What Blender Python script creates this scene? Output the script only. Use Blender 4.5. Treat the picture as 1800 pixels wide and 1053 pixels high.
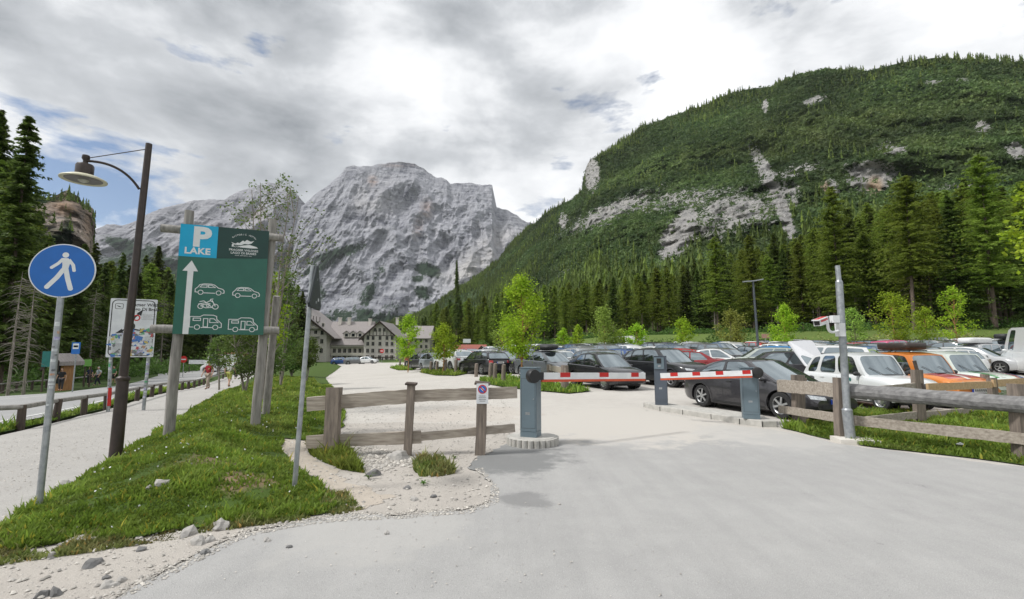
import bpy, bmesh, math, random
import numpy as np
from mathutils import Vector, Matrix, noise
from mathutils.bvhtree import BVHTree
from mathutils.geometry import delaunay_2d_cdt
PI = math.pi
R = math.radians
random.seed(7)
RNG = np.random.default_rng(11)
for o in list(bpy.data.objects):
    bpy.data.objects.remove(o)
S = bpy.context.scene
COL = S.collection
# ---------------------------------------------------------------- camera
FPX, CH = 820.0, 1.62
TILT = math.atan(90.0 / FPX)
cd = bpy.data.cameras.new('camera')
cam = bpy.data.objects.new('camera', cd); COL.objects.link(cam)
cd.sensor_width = 36.0; cd.lens = FPX / 1800.0 * 36.0
cd.clip_start = 0.05; cd.clip_end = 20000
cam.location = (0, 0, CH); cam.rotation_euler = (PI / 2 + TILT, 0, 0)
S.camera = cam
S.render.resolution_x = 1024; S.render.resolution_y = 599
# ---------------------------------------------------------------- world
SUN_EL, SUN_ROT = R(52), R(-105)
w = bpy.data.worlds.new('World'); S.world = w; w.use_nodes = True
nt = w.node_tree; N = nt.nodes; Lk = nt.links; N.clear()
out = N.new('ShaderNodeOutputWorld'); bg = N.new('ShaderNodeBackground'); Lk.new(bg.outputs[0], out.inputs[0])
bg.inputs[1].default_value = 0.1
sky = N.new('ShaderNodeTexSky'); sky.sky_type = 'NISHITA'; sky.sun_disc = False
sky.sun_elevation = SUN_EL; sky.sun_rotation = SUN_ROT; sky.altitude = 1500; sky.air_density = 1.0; sky.dust_density = 0.6; sky.ozone_density = 1.5
tc = N.new('ShaderNodeTexCoord')
sep = N.new('ShaderNodeSeparateXYZ'); Lk.new(tc.outputs['Generated'], sep.inputs[0])
def wm(op, a, b=None, clamp=False):
    m = N.new('ShaderNodeMath'); m.operation = op; m.use_clamp = clamp
    for i, v in enumerate((a, b)):
        if v is None: continue
        if isinstance(v, (int, float)): m.inputs[i].default_value = v
        else: Lk.new(v, m.inputs[i])
    return m.outputs[0]
zz = wm('ADD', wm('MAXIMUM', sep.outputs[2], 0.0), 0.22)
cx = wm('DIVIDE', sep.outputs[0], zz); cy = wm('DIVIDE', sep.outputs[1], zz)
cmb = N.new('ShaderNodeCombineXYZ'); Lk.new(cx, cmb.inputs[0]); Lk.new(cy, cmb.inputs[1])
def wnoise(scale, detail, rough, off, dist=0.0):
    mp = N.new('ShaderNodeMapping'); Lk.new(cmb.outputs[0], mp.inputs[0]); mp.inputs['Location'].default_value = off
    n = N.new('ShaderNodeTexNoise'); n.inputs['Scale'].default_value = scale; n.inputs['Detail'].default_value = detail
    n.inputs['Roughness'].default_value = rough; n.inputs['Distortion'].default_value = dist
    Lk.new(mp.outputs[0], n.inputs[0]); return n.outputs[0]
def wnoise3(scale, detail, rough, off, dist=0.0, sc=(1, 1, 2.1)):
    mp = N.new('ShaderNodeMapping'); Lk.new(tc.outputs['Generated'], mp.inputs[0]); mp.inputs['Location'].default_value = off; mp.inputs['Scale'].default_value = sc
    n = N.new('ShaderNodeTexNoise'); n.inputs['Scale'].default_value = scale; n.inputs['Detail'].default_value = detail
    n.inputs['Roughness'].default_value = rough; n.inputs['Distortion'].default_value = dist
    Lk.new(mp.outputs[0], n.inputs[0]); return n.outputs[0]
def wgauss(px, py, sx, sy):
    # soft region of the sky centred on a direction (its own tangent coordinates)
    u = (px - 900) / FPX; v = (526.5 - py) / FPX
    d = Vector((u, math.cos(TILT) - v * math.sin(TILT), math.sin(TILT) + v * math.cos(TILT))).normalized()
    kx, ky = d.x / (d.z + .22), d.y / (d.z + .22)
    a = wm('DIVIDE', wm('SUBTRACT', cx, kx), sx); b = wm('DIVIDE', wm('SUBTRACT', cy, ky), sy)
    r = wm('ADD', wm('MULTIPLY', a, a), wm('MULTIPLY', b, b))
    return wm('POWER', 2.718, wm('MULTIPLY', r, -1.0))
nA = wnoise3(3.6, 9, 0.55, (3.1, 1.7, 0.4), 0.15)      # shading of the clouds
nB = wnoise3(5.5, 9, 0.58, (7.3, 4.1, 2.0), 0.2, (1, 1, 2.8))       # coverage
nC = wnoise(0.6, 4, 0.5, (1.3, 9.1, 5.0))
dark = wm('ADD', wm('MULTIPLY', wgauss(130, 90, 1.0, 0.6), 0.11), wm('MULTIPLY', wgauss(700, 210, .6, .5), 0.10))
dark = wm('ADD', dark, wm('MULTIPLY', wgauss(880, 20, .2, .12), 0.14))
lite = wm('MULTIPLY', wgauss(1150, 100, 1.0, .55), 0.10)
shade = wm('SUBTRACT', wm('ADD', wm('ADD', wm('ADD', wm('MULTIPLY', wm('SUBTRACT', nA, .5), 1.25), 0.425), wm('MULTIPLY', nC, 0.15)), dark), lite)
cr = N.new('ShaderNodeValToRGB'); Lk.new(shade, cr.inputs[0])
e = cr.color_ramp.elements
e[0].position = 0.36; e[0].color = (9.3, 9.4, 9.5, 1)
e[1].position = 0.88; e[1].color = (2.6, 2.8, 3.05, 1)
m_ = e.new(0.50); m_.color = (7.7, 7.85, 8.05, 1)
m_ = e.new(0.63); m_.color = (5.3, 5.5, 5.75, 1)
gap = wm('ADD', wm('MULTIPLY', wgauss(165, 350, .30, .5), 0.27), wm('MULTIPLY', wgauss(1200, 165, .25, .14), 0.09))
gap = wm('ADD', gap, wm('MULTIPLY', wgauss(1450, 10, .3, .1), 0.08))
cov = wm('SUBTRACT', nB, gap)
cov = wm('MULTIPLY', wm('SUBTRACT', cov, 0.24), 8.0, True)
mx = N.new('ShaderNodeMix'); mx.data_type = 'RGBA'
Lk.new(cov, mx.inputs[0]); Lk.new(sky.outputs[0], mx.inputs[6]); Lk.new(cr.outputs[0], mx.inputs[7])
Lk.new(mx.outputs[2], bg.inputs[0])
# ---------------------------------------------------------------- sun
sl = bpy.data.lights.new('sun', 'SUN'); sl.energy = 2.7; sl.angle = R(8); sl.color = (1.0, 0.975, 0.94)
so = bpy.data.objects.new('sun', sl); COL.objects.link(so)
# sun_rotation 0 = +Y, positive towards +X (clockwise)
sd = Vector((math.sin(SUN_ROT) * math.cos(SUN_EL), math.cos(SUN_ROT) * math.cos(SUN_EL), math.sin(SUN_EL)))
so.rotation_euler = sd.to_track_quat('Z', 'Y').to_euler()
S.view_settings.view_transform = 'Standard'; S.view_settings.look = 'None'
S.view_settings.exposure = 0.26; S.view_settings.gamma = 1.0
S.render.engine = 'CYCLES'
# ---------------------------------------------------------------- pixel and ground helpers
def ray(px, py):
    u = (px - 900) / FPX; v = (526.5 - py) / FPX
    return Vector((u, math.cos(TILT) - v * math.sin(TILT), math.sin(TILT) + v * math.cos(TILT)))
def PX(px, py, y):
    d = ray(px, py); k = y / d.y
    return Vector((d.x * k, y, CH + d.z * k))
def sst(a, b, x):
    t = np.clip((x - a) / (b - a), 0, 1); return t * t * (3 - 2 * t)
def g0(x, y):
    x = np.clip(x, -75, 75)
    return (0.035 * np.minimum(x, 0) + .013 * np.maximum(x, 0)) * np.clip((y - 8) / 22.0, 0, 1) + .021 * np.clip(y - 24, 0, 44) * sst(-16, 3, x)
def gz(x, y): return float(g0(np.float64(x), np.float64(y)))
def GP(px, py, fn=None):
    fn = fn or gz
    d = ray(px, py); z = 0.0
    for _ in range(30):
        k = (z - CH) / d.z
        if k < 0 or k > 400: k = 400
        z = 0.5 * z + 0.5 * fn(d.x * k, d.y * k)
    return Vector((d.x * k, d.y * k, z))
# ---------------------------------------------------------------- objects helpers
def tag(o, label=None, cat=None, group=None, kind=None):
    if label: o['label'] = label
    if cat: o['category'] = cat
    if group: o['group'] = group
    if kind: o['kind'] = kind
    return o
def thing(name, label, cat, loc=(0, 0, 0), rotz=0.0, group=None):
    o = bpy.data.objects.new(name, None); COL.objects.link(o)
    o.location = loc; o.rotation_euler = (0, 0, rotz); o.empty_display_size = 0.2
    return tag(o, label, cat, group)
class MB:
    def __init__(s): s.v = []; s.f = []; s.m = []; s.cur = 0
    def add(s, vs, fs):
        b = len(s.v); s.v += [Vector(p) for p in vs]
        s.f += [tuple(i + b for i in f) for f in fs]; s.m += [s.cur] * len(fs); return s
    def box(s, c, sz, rz=0, rx=0, ry=0, taper=1.0):
        hx, hy, hz = sz[0] / 2, sz[1] / 2, sz[2] / 2
        M = Matrix.Rotation(rz, 3, 'Z') @ Matrix.Rotation(ry, 3, 'Y') @ Matrix.Rotation(rx, 3, 'X')
        vs = []
        for z in (-hz, hz):
            t = taper if z > 0 else 1
            for x, y in ((-hx, -hy), (hx, -hy), (hx, hy), (-hx, hy)):
                vs.append(M @ Vector((x * t, y * t, z)) + Vector(c))
        return s.add(vs, [(0, 3, 2, 1), (4, 5, 6, 7), (0, 1, 5, 4), (1, 2, 6, 5), (2, 3, 7, 6), (3, 0, 4, 7)])
    def beam(s, a, b, w, h, n=1, wob=0.0, up=(0, 0, 1), seed=0):
        a = Vector(a); b = Vector(b); d = (b - a).normalized(); side = d.cross(Vector(up)).normalized(); u = side.cross(d)
        r = random.Random(seed); vs = []; fs = []
        for i in range(n + 1):
            p = a.lerp(b, i / n)
            for sx, sy in ((-1, -1), (1, -1), (1, 1), (-1, 1)):
                vs.append(p + side * (sx * w / 2 * (1 + r.uniform(-wob, wob))) + u * (sy * h / 2 * (1 + r.uniform(-wob, wob))))
        for i in range(n):
            for k in range(4):
                fs.append((i * 4 + k, i * 4 + (k + 1) % 4, i * 4 + 4 + (k + 1) % 4, i * 4 + 4 + k))
        fs += [(3, 2, 1, 0), tuple(n * 4 + k for k in range(4))]
        return s.add(vs, fs)
    def tube(s, pts, rad, seg=10, cap=True):
        pts = [Vector(p) for p in pts]; n = len(pts)
        if not hasattr(rad, '__len__'): rad = [rad] * n
        t0 = (pts[1] - pts[0]).normalized()
        ref = Vector((0, 0, 1)) if abs(t0.z) < .9 else Vector((1, 0, 0))
        vs = []; fs = []
        for i, p in enumerate(pts):
            t = (pts[min(i + 1, n - 1)] - pts[max(i - 1, 0)]).normalized()
            a = t.cross(ref).normalized(); b = t.cross(a)
            for k in range(seg):
                an = 2 * PI * k / seg
                vs.append(p + (a * math.cos(an) + b * math.sin(an)) * rad[i])
        for i in range(n - 1):
            for k in range(seg):
                fs.append((i * seg + k, i * seg + (k + 1) % seg, (i + 1) * seg + (k + 1) % seg, (i + 1) * seg + k))
        if cap: fs += [tuple(reversed(range(seg))), tuple((n - 1) * seg + k for k in range(seg))]
        return s.add(vs, fs)
    def lathe(s, prof, c=(0, 0, 0), seg=24, axis='Z', M=None, cap=True):
        c = Vector(c); vs = []; fs = []; n = len(prof)
        for r, z in prof:
            for k in range(seg):
                an = 2 * PI * k / seg
                p = Vector((r * math.cos(an), r * math.sin(an), z))
                if axis == 'Y': p = Vector((p.x, p.z, p.y))
                if axis == 'X': p = Vector((p.z, p.x, p.y))
                if M is not None: p = M @ p
                vs.append(p + c)
        for i in range(n - 1):
            for k in range(seg):
                fs.append((i * seg + k, i * seg + (k + 1) % seg, (i + 1) * seg + (k + 1) % seg, (i + 1) * seg + k))
        if cap: fs += [tuple(reversed(range(seg))), tuple((n - 1) * seg + k for k in range(seg))]
        return s.add(vs, fs)
    def prism(s, poly, fr, d0, d1):
        # poly in 2-D of a frame fr(a,b,d)->Vector
        n = len(poly)
        vs = [fr(a, b, d0) for a, b in poly] + [fr(a, b, d1) for a, b in poly]
        fs = [tuple(reversed(range(n))), tuple(n + k for k in range(n))]
        fs += [(k, (k + 1) % n, n + (k + 1) % n, n + k) for k in range(n)]
        return s.add(vs, fs)
    def stroke(s, pts, wd, fr, off, closed=False, th=0.0):
        pts = [Vector(p) for p in pts]; n = len(pts); vs = []; fs = []
        for i in range(n):
            if closed: a, b = pts[i - 1], pts[(i + 1) % n]
            else: a, b = pts[max(i - 1, 0)], pts[min(i + 1, n - 1)]
            p = pts[i]; d1 = (p - a); d2 = (b - p)
            if d1.length < 1e-9: d1 = d2
            if d2.length < 1e-9: d2 = d1
            d1.normalize(); d2.normalize(); t = (d1 + d2)
            if t.length < 1e-6: t = d2
            t.normalize(); nn = Vector((-t.y, t.x)); c = max(.5, t.dot(d2))
            q = nn * (wd / 2 / c)
            vs += [fr(p.x - q.x, p.y - q.y, off), fr(p.x + q.x, p.y + q.y, off)]
        for i in range(n if closed else n - 1):
            j = (i + 1) % n
            fs.append((2 * i, 2 * j, 2 * j + 1, 2 * i + 1))
        return s.add(vs, fs)
    def build(s, name, mats, parent=None, smooth=None, local=False, fixn=True):
        if not isinstance(mats, (list, tuple)): mats = [mats]
        off = Vector((0, 0, 0)) if (parent is None or local) else wloc(parent)
        me = bpy.data.meshes.new(name)
        me.from_pydata([tuple(p - off) for p in s.v], [], s.f)
        for m in mats: me.materials.append(m)
        if len(mats) > 1: me.polygons.foreach_set('material_index', s.m)
        if smooth is not None or fixn:
            bm = bmesh.new(); bm.from_mesh(me)
            if fixn: bmesh.ops.recalc_face_normals(bm, faces=bm.faces)
            if smooth is not None:
                for f in bm.faces: f.smooth = True
                for e_ in bm.edges:
                    if len(e_.link_faces) == 2 and e_.calc_face_angle(0) > smooth: e_.smooth = False
            bm.to_mesh(me); bm.free()
        me.validate(); me.update()
        o = bpy.data.objects.new(name, me); COL.objects.link(o)
        if parent is not None: o.parent = parent
        return o
def wloc(o):
    p = Vector((0, 0, 0))
    while o is not None:
        p += o.location; o = o.parent
    return p
def npmesh(name, V, F, mat, parent=None, col=None, smooth=False, nsides=3, colname='tint'):
    me = bpy.data.meshes.new(name); V = np.asarray(V, dtype=np.float32); F = np.asarray(F, dtype=np.int32)
    me.vertices.add(len(V)); me.vertices.foreach_set('co', V.ravel())
    nf = len(F); me.loops.add(nf * nsides); me.loops.foreach_set('vertex_index', F.ravel())
    me.polygons.add(nf); me.polygons.foreach_set('loop_start', np.arange(nf, dtype=np.int32) * nsides)
    me.polygons.foreach_set('loop_total', np.full(nf, nsides, dtype=np.int32))
    if smooth: me.polygons.foreach_set('use_smooth', np.ones(nf, dtype=bool))
    me.update(calc_edges=True); me.validate()
    if col is not None:
        a = me.color_attributes.new(colname, 'FLOAT_COLOR', 'POINT')
        c4 = np.ones((len(V), 4), dtype=np.float32); c4[:, :col.shape[1]] = col; a.data.foreach_set('color', c4.ravel())
    me.materials.append(mat)
    o = bpy.data.objects.new(name, me); COL.objects.link(o)
    if parent is not None: o.parent = parent
    return o
def copy_tree(o, parent=None):
    c = o.copy(); COL.objects.link(c)
    if parent is not None: c.parent = parent
    for ch in o.children: copy_tree(ch, c)
    return c
def evald(o):
    bpy.context.view_layer.update()
    dg = bpy.context.evaluated_depsgraph_get()
    return bpy.data.meshes.new_from_object(o.evaluated_get(dg), depsgraph=dg)
# ---------------------------------------------------------------- materials
MATS = {}
def newmat(name):
    m = bpy.data.materials.new(name); m.use_nodes = True; MATS[name] = m
    return m, m.node_tree.nodes, m.node_tree.links, m.node_tree.nodes['Principled BSDF']
def ncoord(N, L, scale=(1, 1, 1), rot=(0, 0, 0), kind='Object'):
    t = N.new('ShaderNodeTexCoord'); mp = N.new('ShaderNodeMapping')
    if kind == 'World':
        t = N.new('ShaderNodeNewGeometry'); L.new(t.outputs['Position'], mp.inputs[0])
    else: L.new(t.outputs[kind], mp.inputs[0])
    mp.inputs['Scale'].default_value = scale; mp.inputs['Rotation'].default_value = rot
    return mp.outputs[0]
def nnoise(N, L, co, scale, detail=4, rough=.55, dist=0.0):
    n = N.new('ShaderNodeTexNoise'); n.inputs['Scale'].default_value = scale; n.inputs['Detail'].default_value = detail
    n.inputs['Roughness'].default_value = rough; n.inputs['Distortion'].default_value = dist
    L.new(co, n.inputs[0]); return n.outputs[0]
def nramp(N, L, fac, stops, interp='LINEAR'):
    r = N.new('ShaderNodeValToRGB'); L.new(fac, r.inputs[0]); r.color_ramp.interpolation = interp
    e = r.color_ramp.elements
    while len(e) < len(stops): e.new(0.5)
    for i, (p, c) in enumerate(stops):
        e[i].position = p; e[i].color = (*c, 1) if len(c) == 3 else c
    return r.outputs[0]
def nmix(N, L, fac, a, b, bt='MIX'):
    m = N.new('ShaderNodeMix'); m.data_type = 'RGBA'; m.blend_type = bt
    for i, v in ((0, fac), (6, a), (7, b)):
        if isinstance(v, (int, float)): m.inputs[i].default_value = v
        elif isinstance(v, tuple): m.inputs[i].default_value = (*v, 1)
        else: L.new(v, m.inputs[i])
    return m.outputs[2]
def nmath(N, L, op, a, b=None, clamp=False):
    m = N.new('ShaderNodeMath'); m.operation = op; m.use_clamp = clamp
    for i, v in enumerate((a, b)):
        if v is None: continue
        if isinstance(v, (int, float)): m.inputs[i].default_value = v
        else: L.new(v, m.inputs[i])
    return m.outputs[0]
def nbump(N, L, h, P, strength=.3, dist=.02):
    b = N.new('ShaderNodeBump'); b.inputs['Strength'].default_value = strength; b.inputs['Distance'].default_value = dist
    L.new(h, b.inputs['Height']); L.new(b.outputs[0], P.inputs['Normal'])
def mat(name, c1, c2=None, scale=6, rough=.6, bump=0, bdist=.01, stretch=(1, 1, 1), metal=0, detail=5, coat=0, spec=.5, lo=.35, hi=.65, kind='Object', emit=None):
    m, N, L, P = newmat(name)
    P.inputs['Roughness'].default_value = rough; P.inputs['Metallic'].default_value = metal
    P.inputs['Specular IOR Level'].default_value = spec; P.inputs['Coat Weight'].default_value = coat
    c2 = c2 or tuple(min(1, c * .82) for c in c1)
    co = ncoord(N, L, stretch, kind=kind); n = nnoise(N, L, co, scale, detail)
    L.new(nramp(N, L, n, [(lo, c1), (hi, c2)]), P.inputs['Base Color'])
    if bump: nbump(N, L, n, P, bump, bdist)
    return m
mat('galv', (.40, .42, .43), (.27, .29, .31), 14, .42, metal=.55)
mat('galv_dark', (.10, .115, .13), (.07, .08, .09), 8, .5, metal=.3)
mat('brown_metal', (.050, .036, .030), (.034, .025, .022), 10, .4, metal=.2)
mat('cream', (.62, .60, .45), (.5, .47, .34), 8, .5)
mat('lamp_dish', (.10, .085, .075), (.07, .06, .055), 8, .35)
mat('lamp_glass', (.55, .53, .48), (.4, .4, .38), 8, .15)
mat('white_paint', (.78, .79, .79), (.68, .69, .70), 5, .4)
mat('white_sign', (.72, .74, .76), (.62, .64, .67), 5, .35)
mat('symbol_white', (.76, .78, .78), (.70, .72, .73), 9, .4)
mat('blue_sign', (.005, .135, .50), (.004, .12, .44), 5, .3, spec=.6)
mat('cyan_sign', (.0, .40, .68), (.0, .37, .63), 5, .35)
mat('green_sign', (.026, .135, .098), (.022, .118, .086), 4, .4)
mat('darkgreen_sign', (.007, .048, .040), (.006, .040, .034), 4, .4)
mat('sign_back', (.035, .045, .05), (.028, .036, .04), 10, .55)
mat('black', (.012, .012, .013), (.02, .02, .02), 12, .5)
mat('red_paint', (.55, .02, .018), (.48, .02, .018), 9, .35)
mat('orange_strip', (.62, .10, .03), (.55, .07, .03), 9, .5)
mat('cabinet', (.145, .195, .225), (.128, .175, .205), 3, .42, metal=.1)
mat('cabinet_dark', (.085, .103, .13), (.073, .09, .115), 3, .45)
mat('concrete', (.50, .485, .45), (.38, .37, .34), 7, .85, .4, .01)
mat('wood_post', (.26, .215, .175), (.12, .10, .085), 9, .8, .6, .012, (3.2, 3.2, .35), detail=8, lo=.3, hi=.7)
mat('wood_rail', (.44, .39, .33), (.23, .195, .16), 8, .8, .6, .012, (.35, 3.5, 3.5), detail=8, lo=.3, hi=.7)
mat('wood_grey', (.34, .325, .30), (.17, .16, .148), 8, .8, .6, .012, (3, 3, .35), detail=8, lo=.3, hi=.7)
mat('wood_new', (.60, .42, .24), (.46, .31, .17), 6, .7, .3, .008, (.35, 3.5, 3.5), detail=6)
mat('wood_dark', (.10, .075, .06), (.055, .042, .035), 8, .85, .5, .01, (3, 3, .4))
mat('stone', (.46, .44, .41), (.28, .27, .255), 9, .9, .6, .02, detail=8)
mat('stone_dark', (.20, .195, .19), (.12, .12, .12), 9, .9, .6, .02)
mat('rubber', (.018, .018, .019), (.03, .03, .03), 20, .85)
mat('alloy', (.55, .56, .57), (.45, .46, .47), 12, .3, metal=.8)
mat('chrome', (.7, .7, .7), (.6, .6, .6), 12, .15, metal=.9)
mat('plastic_dark', (.025, .026, .028), (.018, .019, .02), 12, .55)
mat('plate', (.72, .73, .72), (.66, .67, .66), 20, .4)
mat('plate_blue', (.01, .06, .42), (.01, .05, .36), 20, .4)
mat('lamp_red', (.45, .012, .012), (.33, .01, .01), 14, .12, coat=.6)
mat('lamp_clear', (.55, .58, .60), (.32, .34, .36), 22, .08, coat=.8)
mat('terracotta', (.30, .09, .06), (.22, .07, .05), 12, .8)
mat('plaster', (.68, .645, .59), (.58, .55, .50), 2, .9, .2, .02, detail=8)
mat('plaster_light', (.60, .57, .50), (.50, .47, .41), 2, .9)
mat('roof_grey', (.33, .30, .29), (.23, .21, .205), 3, .8, .3, .05, (1, 6, 1))
mat('timber', (.045, .03, .022), (.03, .02, .015), 5, .8)
mat('window_dark', (.035, .04, .045), (.02, .022, .025), 3, .12)
mat('skin', (.50, .31, .22), (.44, .27, .19), 8, .6)
mat('teal_sheet', (.01, .16, .15), (.01, .13, .12), 4, .6)
def carpaint():
    m, N, L, P = newmat('car_paint')
    oi = N.new('ShaderNodeObjectInfo'); L.new(oi.outputs['Color'], P.inputs['Base Color'])
    co = ncoord(N, L); n = nnoise(N, L, co, 30, 4)
    L.new(nramp(N, L, n, [(.3, (.26, .26, .26)), (.75, (.42, .42, .42))]), P.inputs['Roughness'])
    P.inputs['Metallic'].default_value = .15; P.inputs['Coat Weight'].default_value = .8; P.inputs['Coat Roughness'].default_value = .06
carpaint()
def clothmat():
    m, N, L, P = newmat('cloth')
    oi = N.new('ShaderNodeObjectInfo'); co = ncoord(N, L); n = nnoise(N, L, co, 18, 4)
    L.new(nmix(N, L, 1.0, oi.outputs['Color'], nramp(N, L, n, [(.3, (1, 1, 1)), (.7, (.78, .78, .78))]), 'MULTIPLY'), P.inputs['Base Color'])
    P.inputs['Roughness'].default_value = .9
clothmat()
def glassmat():
    m, N, L, P = newmat('car_glass')
    co = ncoord(N, L); n = nnoise(N, L, co, 2.2, 3)
    L.new(nramp(N, L, n, [(.4, (.015, .018, .02)), (.65, (.05, .06, .065))]), P.inputs['Base Color'])
    P.inputs['Roughness'].default_value = .04; P.inputs['IOR'].default_value = 1.7; P.inputs['Specular IOR Level'].default_value = .75
    gl = N.new('ShaderNodeBsdfGlossy'); gl.inputs['Color'].default_value = (.72, .86, .92, 1); gl.inputs['Roughness'].default_value = .03
    mxs = N.new('ShaderNodeMixShader'); mxs.inputs[0].default_value = .30; L.new(P.outputs[0], mxs.inputs[1]); L.new(gl.outputs[0], mxs.inputs[2]); L.new(mxs.outputs[0], N['Material Output'].inputs[0])
glassmat()
def leafmat(name, ca, cb, cc, scale=1.2, trans=.35, tint=True):
    m, N, L, P = newmat(name)
    co = ncoord(N, L); n = nnoise(N, L, co, scale, 3)
    oi = N.new('ShaderNodeObjectInfo')
    col = nramp(N, L, n, [(.3, ca), (.5, cb), (.7, cc)])
    if tint:
        at = N.new('ShaderNodeAttribute'); at.attribute_name = 'tint'
        col = nmix(N, L, 1.0, col, at.outputs['Color'], 'MULTIPLY')
    hs = N.new('ShaderNodeHueSaturation'); L.new(col, hs.inputs['Color'])
    L.new(nmath(N, L, 'ADD', nmath(N, L, 'MULTIPLY', oi.outputs['Random'], .5), .75), hs.inputs['Value'])
    L.new(nmath(N, L, 'ADD', nmath(N, L, 'MULTIPLY', oi.outputs['Random'], .03), .485), hs.inputs['Hue'])
    P.inputs['Roughness'].default_value = .6; P.inputs['Specular IOR Level'].default_value = .25
    L.new(hs.outputs[0], P.inputs['Base Color'])
    tr = N.new('ShaderNodeBsdfTranslucent'); L.new(hs.outputs[0], tr.inputs[0])
    mxs = N.new('ShaderNodeMixShader'); mxs.inputs[0].default_value = trans
    L.new(P.outputs[0], mxs.inputs[1]); L.new(tr.outputs[0], mxs.inputs[2])
    L.new(mxs.outputs[0], N['Material Output'].inputs[0])
    return m
leafmat('spruce_needles', (.072, .112, .026), (.110, .158, .035), (.155, .205, .048), .35, .42)
leafmat('larch_needles', (.155, .225, .036), (.225, .30, .05), (.29, .36, .07), .35, .48)
leafmat('maple_leaves', (.20, .34, .018), (.31, .47, .028), (.42, .56, .05), 1.6, .4)
leafmat('olive_leaves', (.18, .20, .04), (.24, .26, .05), (.30, .30, .07), 1.6, .35)
leafmat('pale_leaves', (.20, .31, .05), (.28, .41, .07), (.37, .50, .11), 1.6, .35)
leafmat('birch_leaves', (.075, .13, .028), (.12, .19, .042), (.18, .26, .06), 1.6, .35)
leafmat('shrub_leaves', (.05, .10, .02), (.08, .15, .03), (.12, .20, .04), 1.6, .35)
leafmat('grass_blades', (.14, .215, .030), (.205, .29, .045), (.29, .355, .085), .9, .45)
leafmat('dry_grass', (.30, .26, .12), (.24, .26, .09), (.17, .24, .05), 3, .3)
mat('bark', (.16, .12, .095), (.075, .055, .045), 5, .9, .6, .03, (3, 3, .5))
mat('bark_grey', (.30, .27, .23), (.16, .14, .12), 5, .9, .6, .03, (3, 3, .5))
mat('bark_orange', (.42, .22, .09), (.28, .14, .06), 5, .8, .4, .02, (3, 3, .5))
# ================================================================ GROUND
def groundmat(name, ca, cb, speck, spk=.25, sc=28, bump=.5, rough=.95, patch=None, fine=140, tracks=None, wet=None):
    m, N, L, P = newmat(name)
    co = ncoord(N, L, kind='World')
    big = nnoise(N, L, co, .35, 5, .6); mid = nnoise(N, L, co, 2.3, 6, .65); fn = nnoise(N, L, co, fine, 3, .7)
    col = nramp(N, L, nmath(N, L, 'ADD', nmath(N, L, 'MULTIPLY', big, .5), nmath(N, L, 'MULTIPLY', mid, .5)), [(.36, ca), (.64, cb)])
    v = N.new('ShaderNodeTexVoronoi'); v.inputs['Scale'].default_value = sc; L.new(co, v.inputs[0])
    hs = nramp(N, L, v.outputs['Color'], [(.0, speck[0]), (1, speck[1])])
    pm = nramp(N, L, v.outputs['Distance'], [(.12, (1, 1, 1)), (.38, (0, 0, 0))])
    sel = N.new('ShaderNodeSeparateColor'); L.new(v.outputs['Color'], sel.inputs[0])
    on = nmath(N, L, 'GREATER_THAN', sel.outputs[0], 1 - spk)
    pm = nmath(N, L, 'MULTIPLY', pm, on)
    col = nmix(N, L, pm, col, hs)
    col = nmix(N, L, .5, col, nramp(N, L, fn, [(.28, (.45, .45, .45)), (.68, (1.3, 1.3, 1.3))]), 'MULTIPLY')
    if tracks:
        mp = N.new('ShaderNodeMapping'); L.new(co, mp.inputs[0]); mp.inputs['Rotation'].default_value = (0, 0, R(-28)); mp.inputs['Scale'].default_value = (4.5, .3, 1)
        tn = nnoise(N, L, mp.outputs[0], 1.0, 5, .6); col = nmix(N, L, tracks, col, nramp(N, L, tn, [(.38, (.72, .72, .72)), (.6, (1.18, 1.17, 1.15))]), 'MULTIPLY')
        cv = N.new('ShaderNodeTexVoronoi'); cv.feature = 'DISTANCE_TO_EDGE'; cv.inputs['Scale'].default_value = .55; dn = nnoise(N, L, co, 1.7, 5, .7)
        va = N.new('ShaderNodeVectorMath'); va.operation = 'ADD'; L.new(co, va.inputs[0]); L.new(dn, va.inputs[1]); L.new(va.outputs[0], cv.inputs[0])
        ck = nmath(N, L, 'MULTIPLY', nmath(N, L, 'LESS_THAN', cv.outputs['Distance'], .006), nmath(N, L, 'GREATER_THAN', mid, .63)); col = nmix(N, L, nmath(N, L, 'MULTIPLY', ck, .35), col, (.16, .16, .155))
    if patch:
        for (x, y, r, cc, am) in patch:
            g = N.new('ShaderNodeNewGeometry'); mp = N.new('ShaderNodeMapping'); L.new(g.outputs['Position'], mp.inputs[0])
            mp.inputs['Location'].default_value = (-x, -y, 0)
            ln = N.new('ShaderNodeVectorMath'); ln.operation = 'LENGTH'; L.new(mp.outputs[0], ln.inputs[0])
            q = nmath(N, L, 'SUBTRACT', 1.0, nmath(N, L, 'DIVIDE', ln.outputs['Value'], r))
            q = nmath(N, L, 'ADD', q, nmath(N, L, 'MULTIPLY', nmath(N, L, 'SUBTRACT', mid, .5), 1.6))
            q = nmath(N, L, 'MULTIPLY', nmath(N, L, 'MULTIPLY', q, 3.0, True), am)
            col = nmix(N, L, q, col, cc)
    L.new(col, P.inputs['Base Color']); P.inputs['Roughness'].default_value = rough; P.inputs['Specular IOR Level'].default_value = .2
    h = nmath(N, L, 'ADD', nmath(N, L, 'MULTIPLY', fn, .5), nmath(N, L, 'ADD', nmath(N, L, 'MULTIPLY', pm, .8), mid))
    nbump(N, L, h, P, bump, .02)
    return m
groundmat('gravel', (.50, .465, .42), (.41, .38, .345), ((.30, .28, .26), (.68, .65, .60)), .35, 30, .7)
groundmat('gravel_path', (.46, .445, .42), (.39, .375, .355), ((.33, .31, .29), (.62, .60, .56)), .3, 38, .6)
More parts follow.
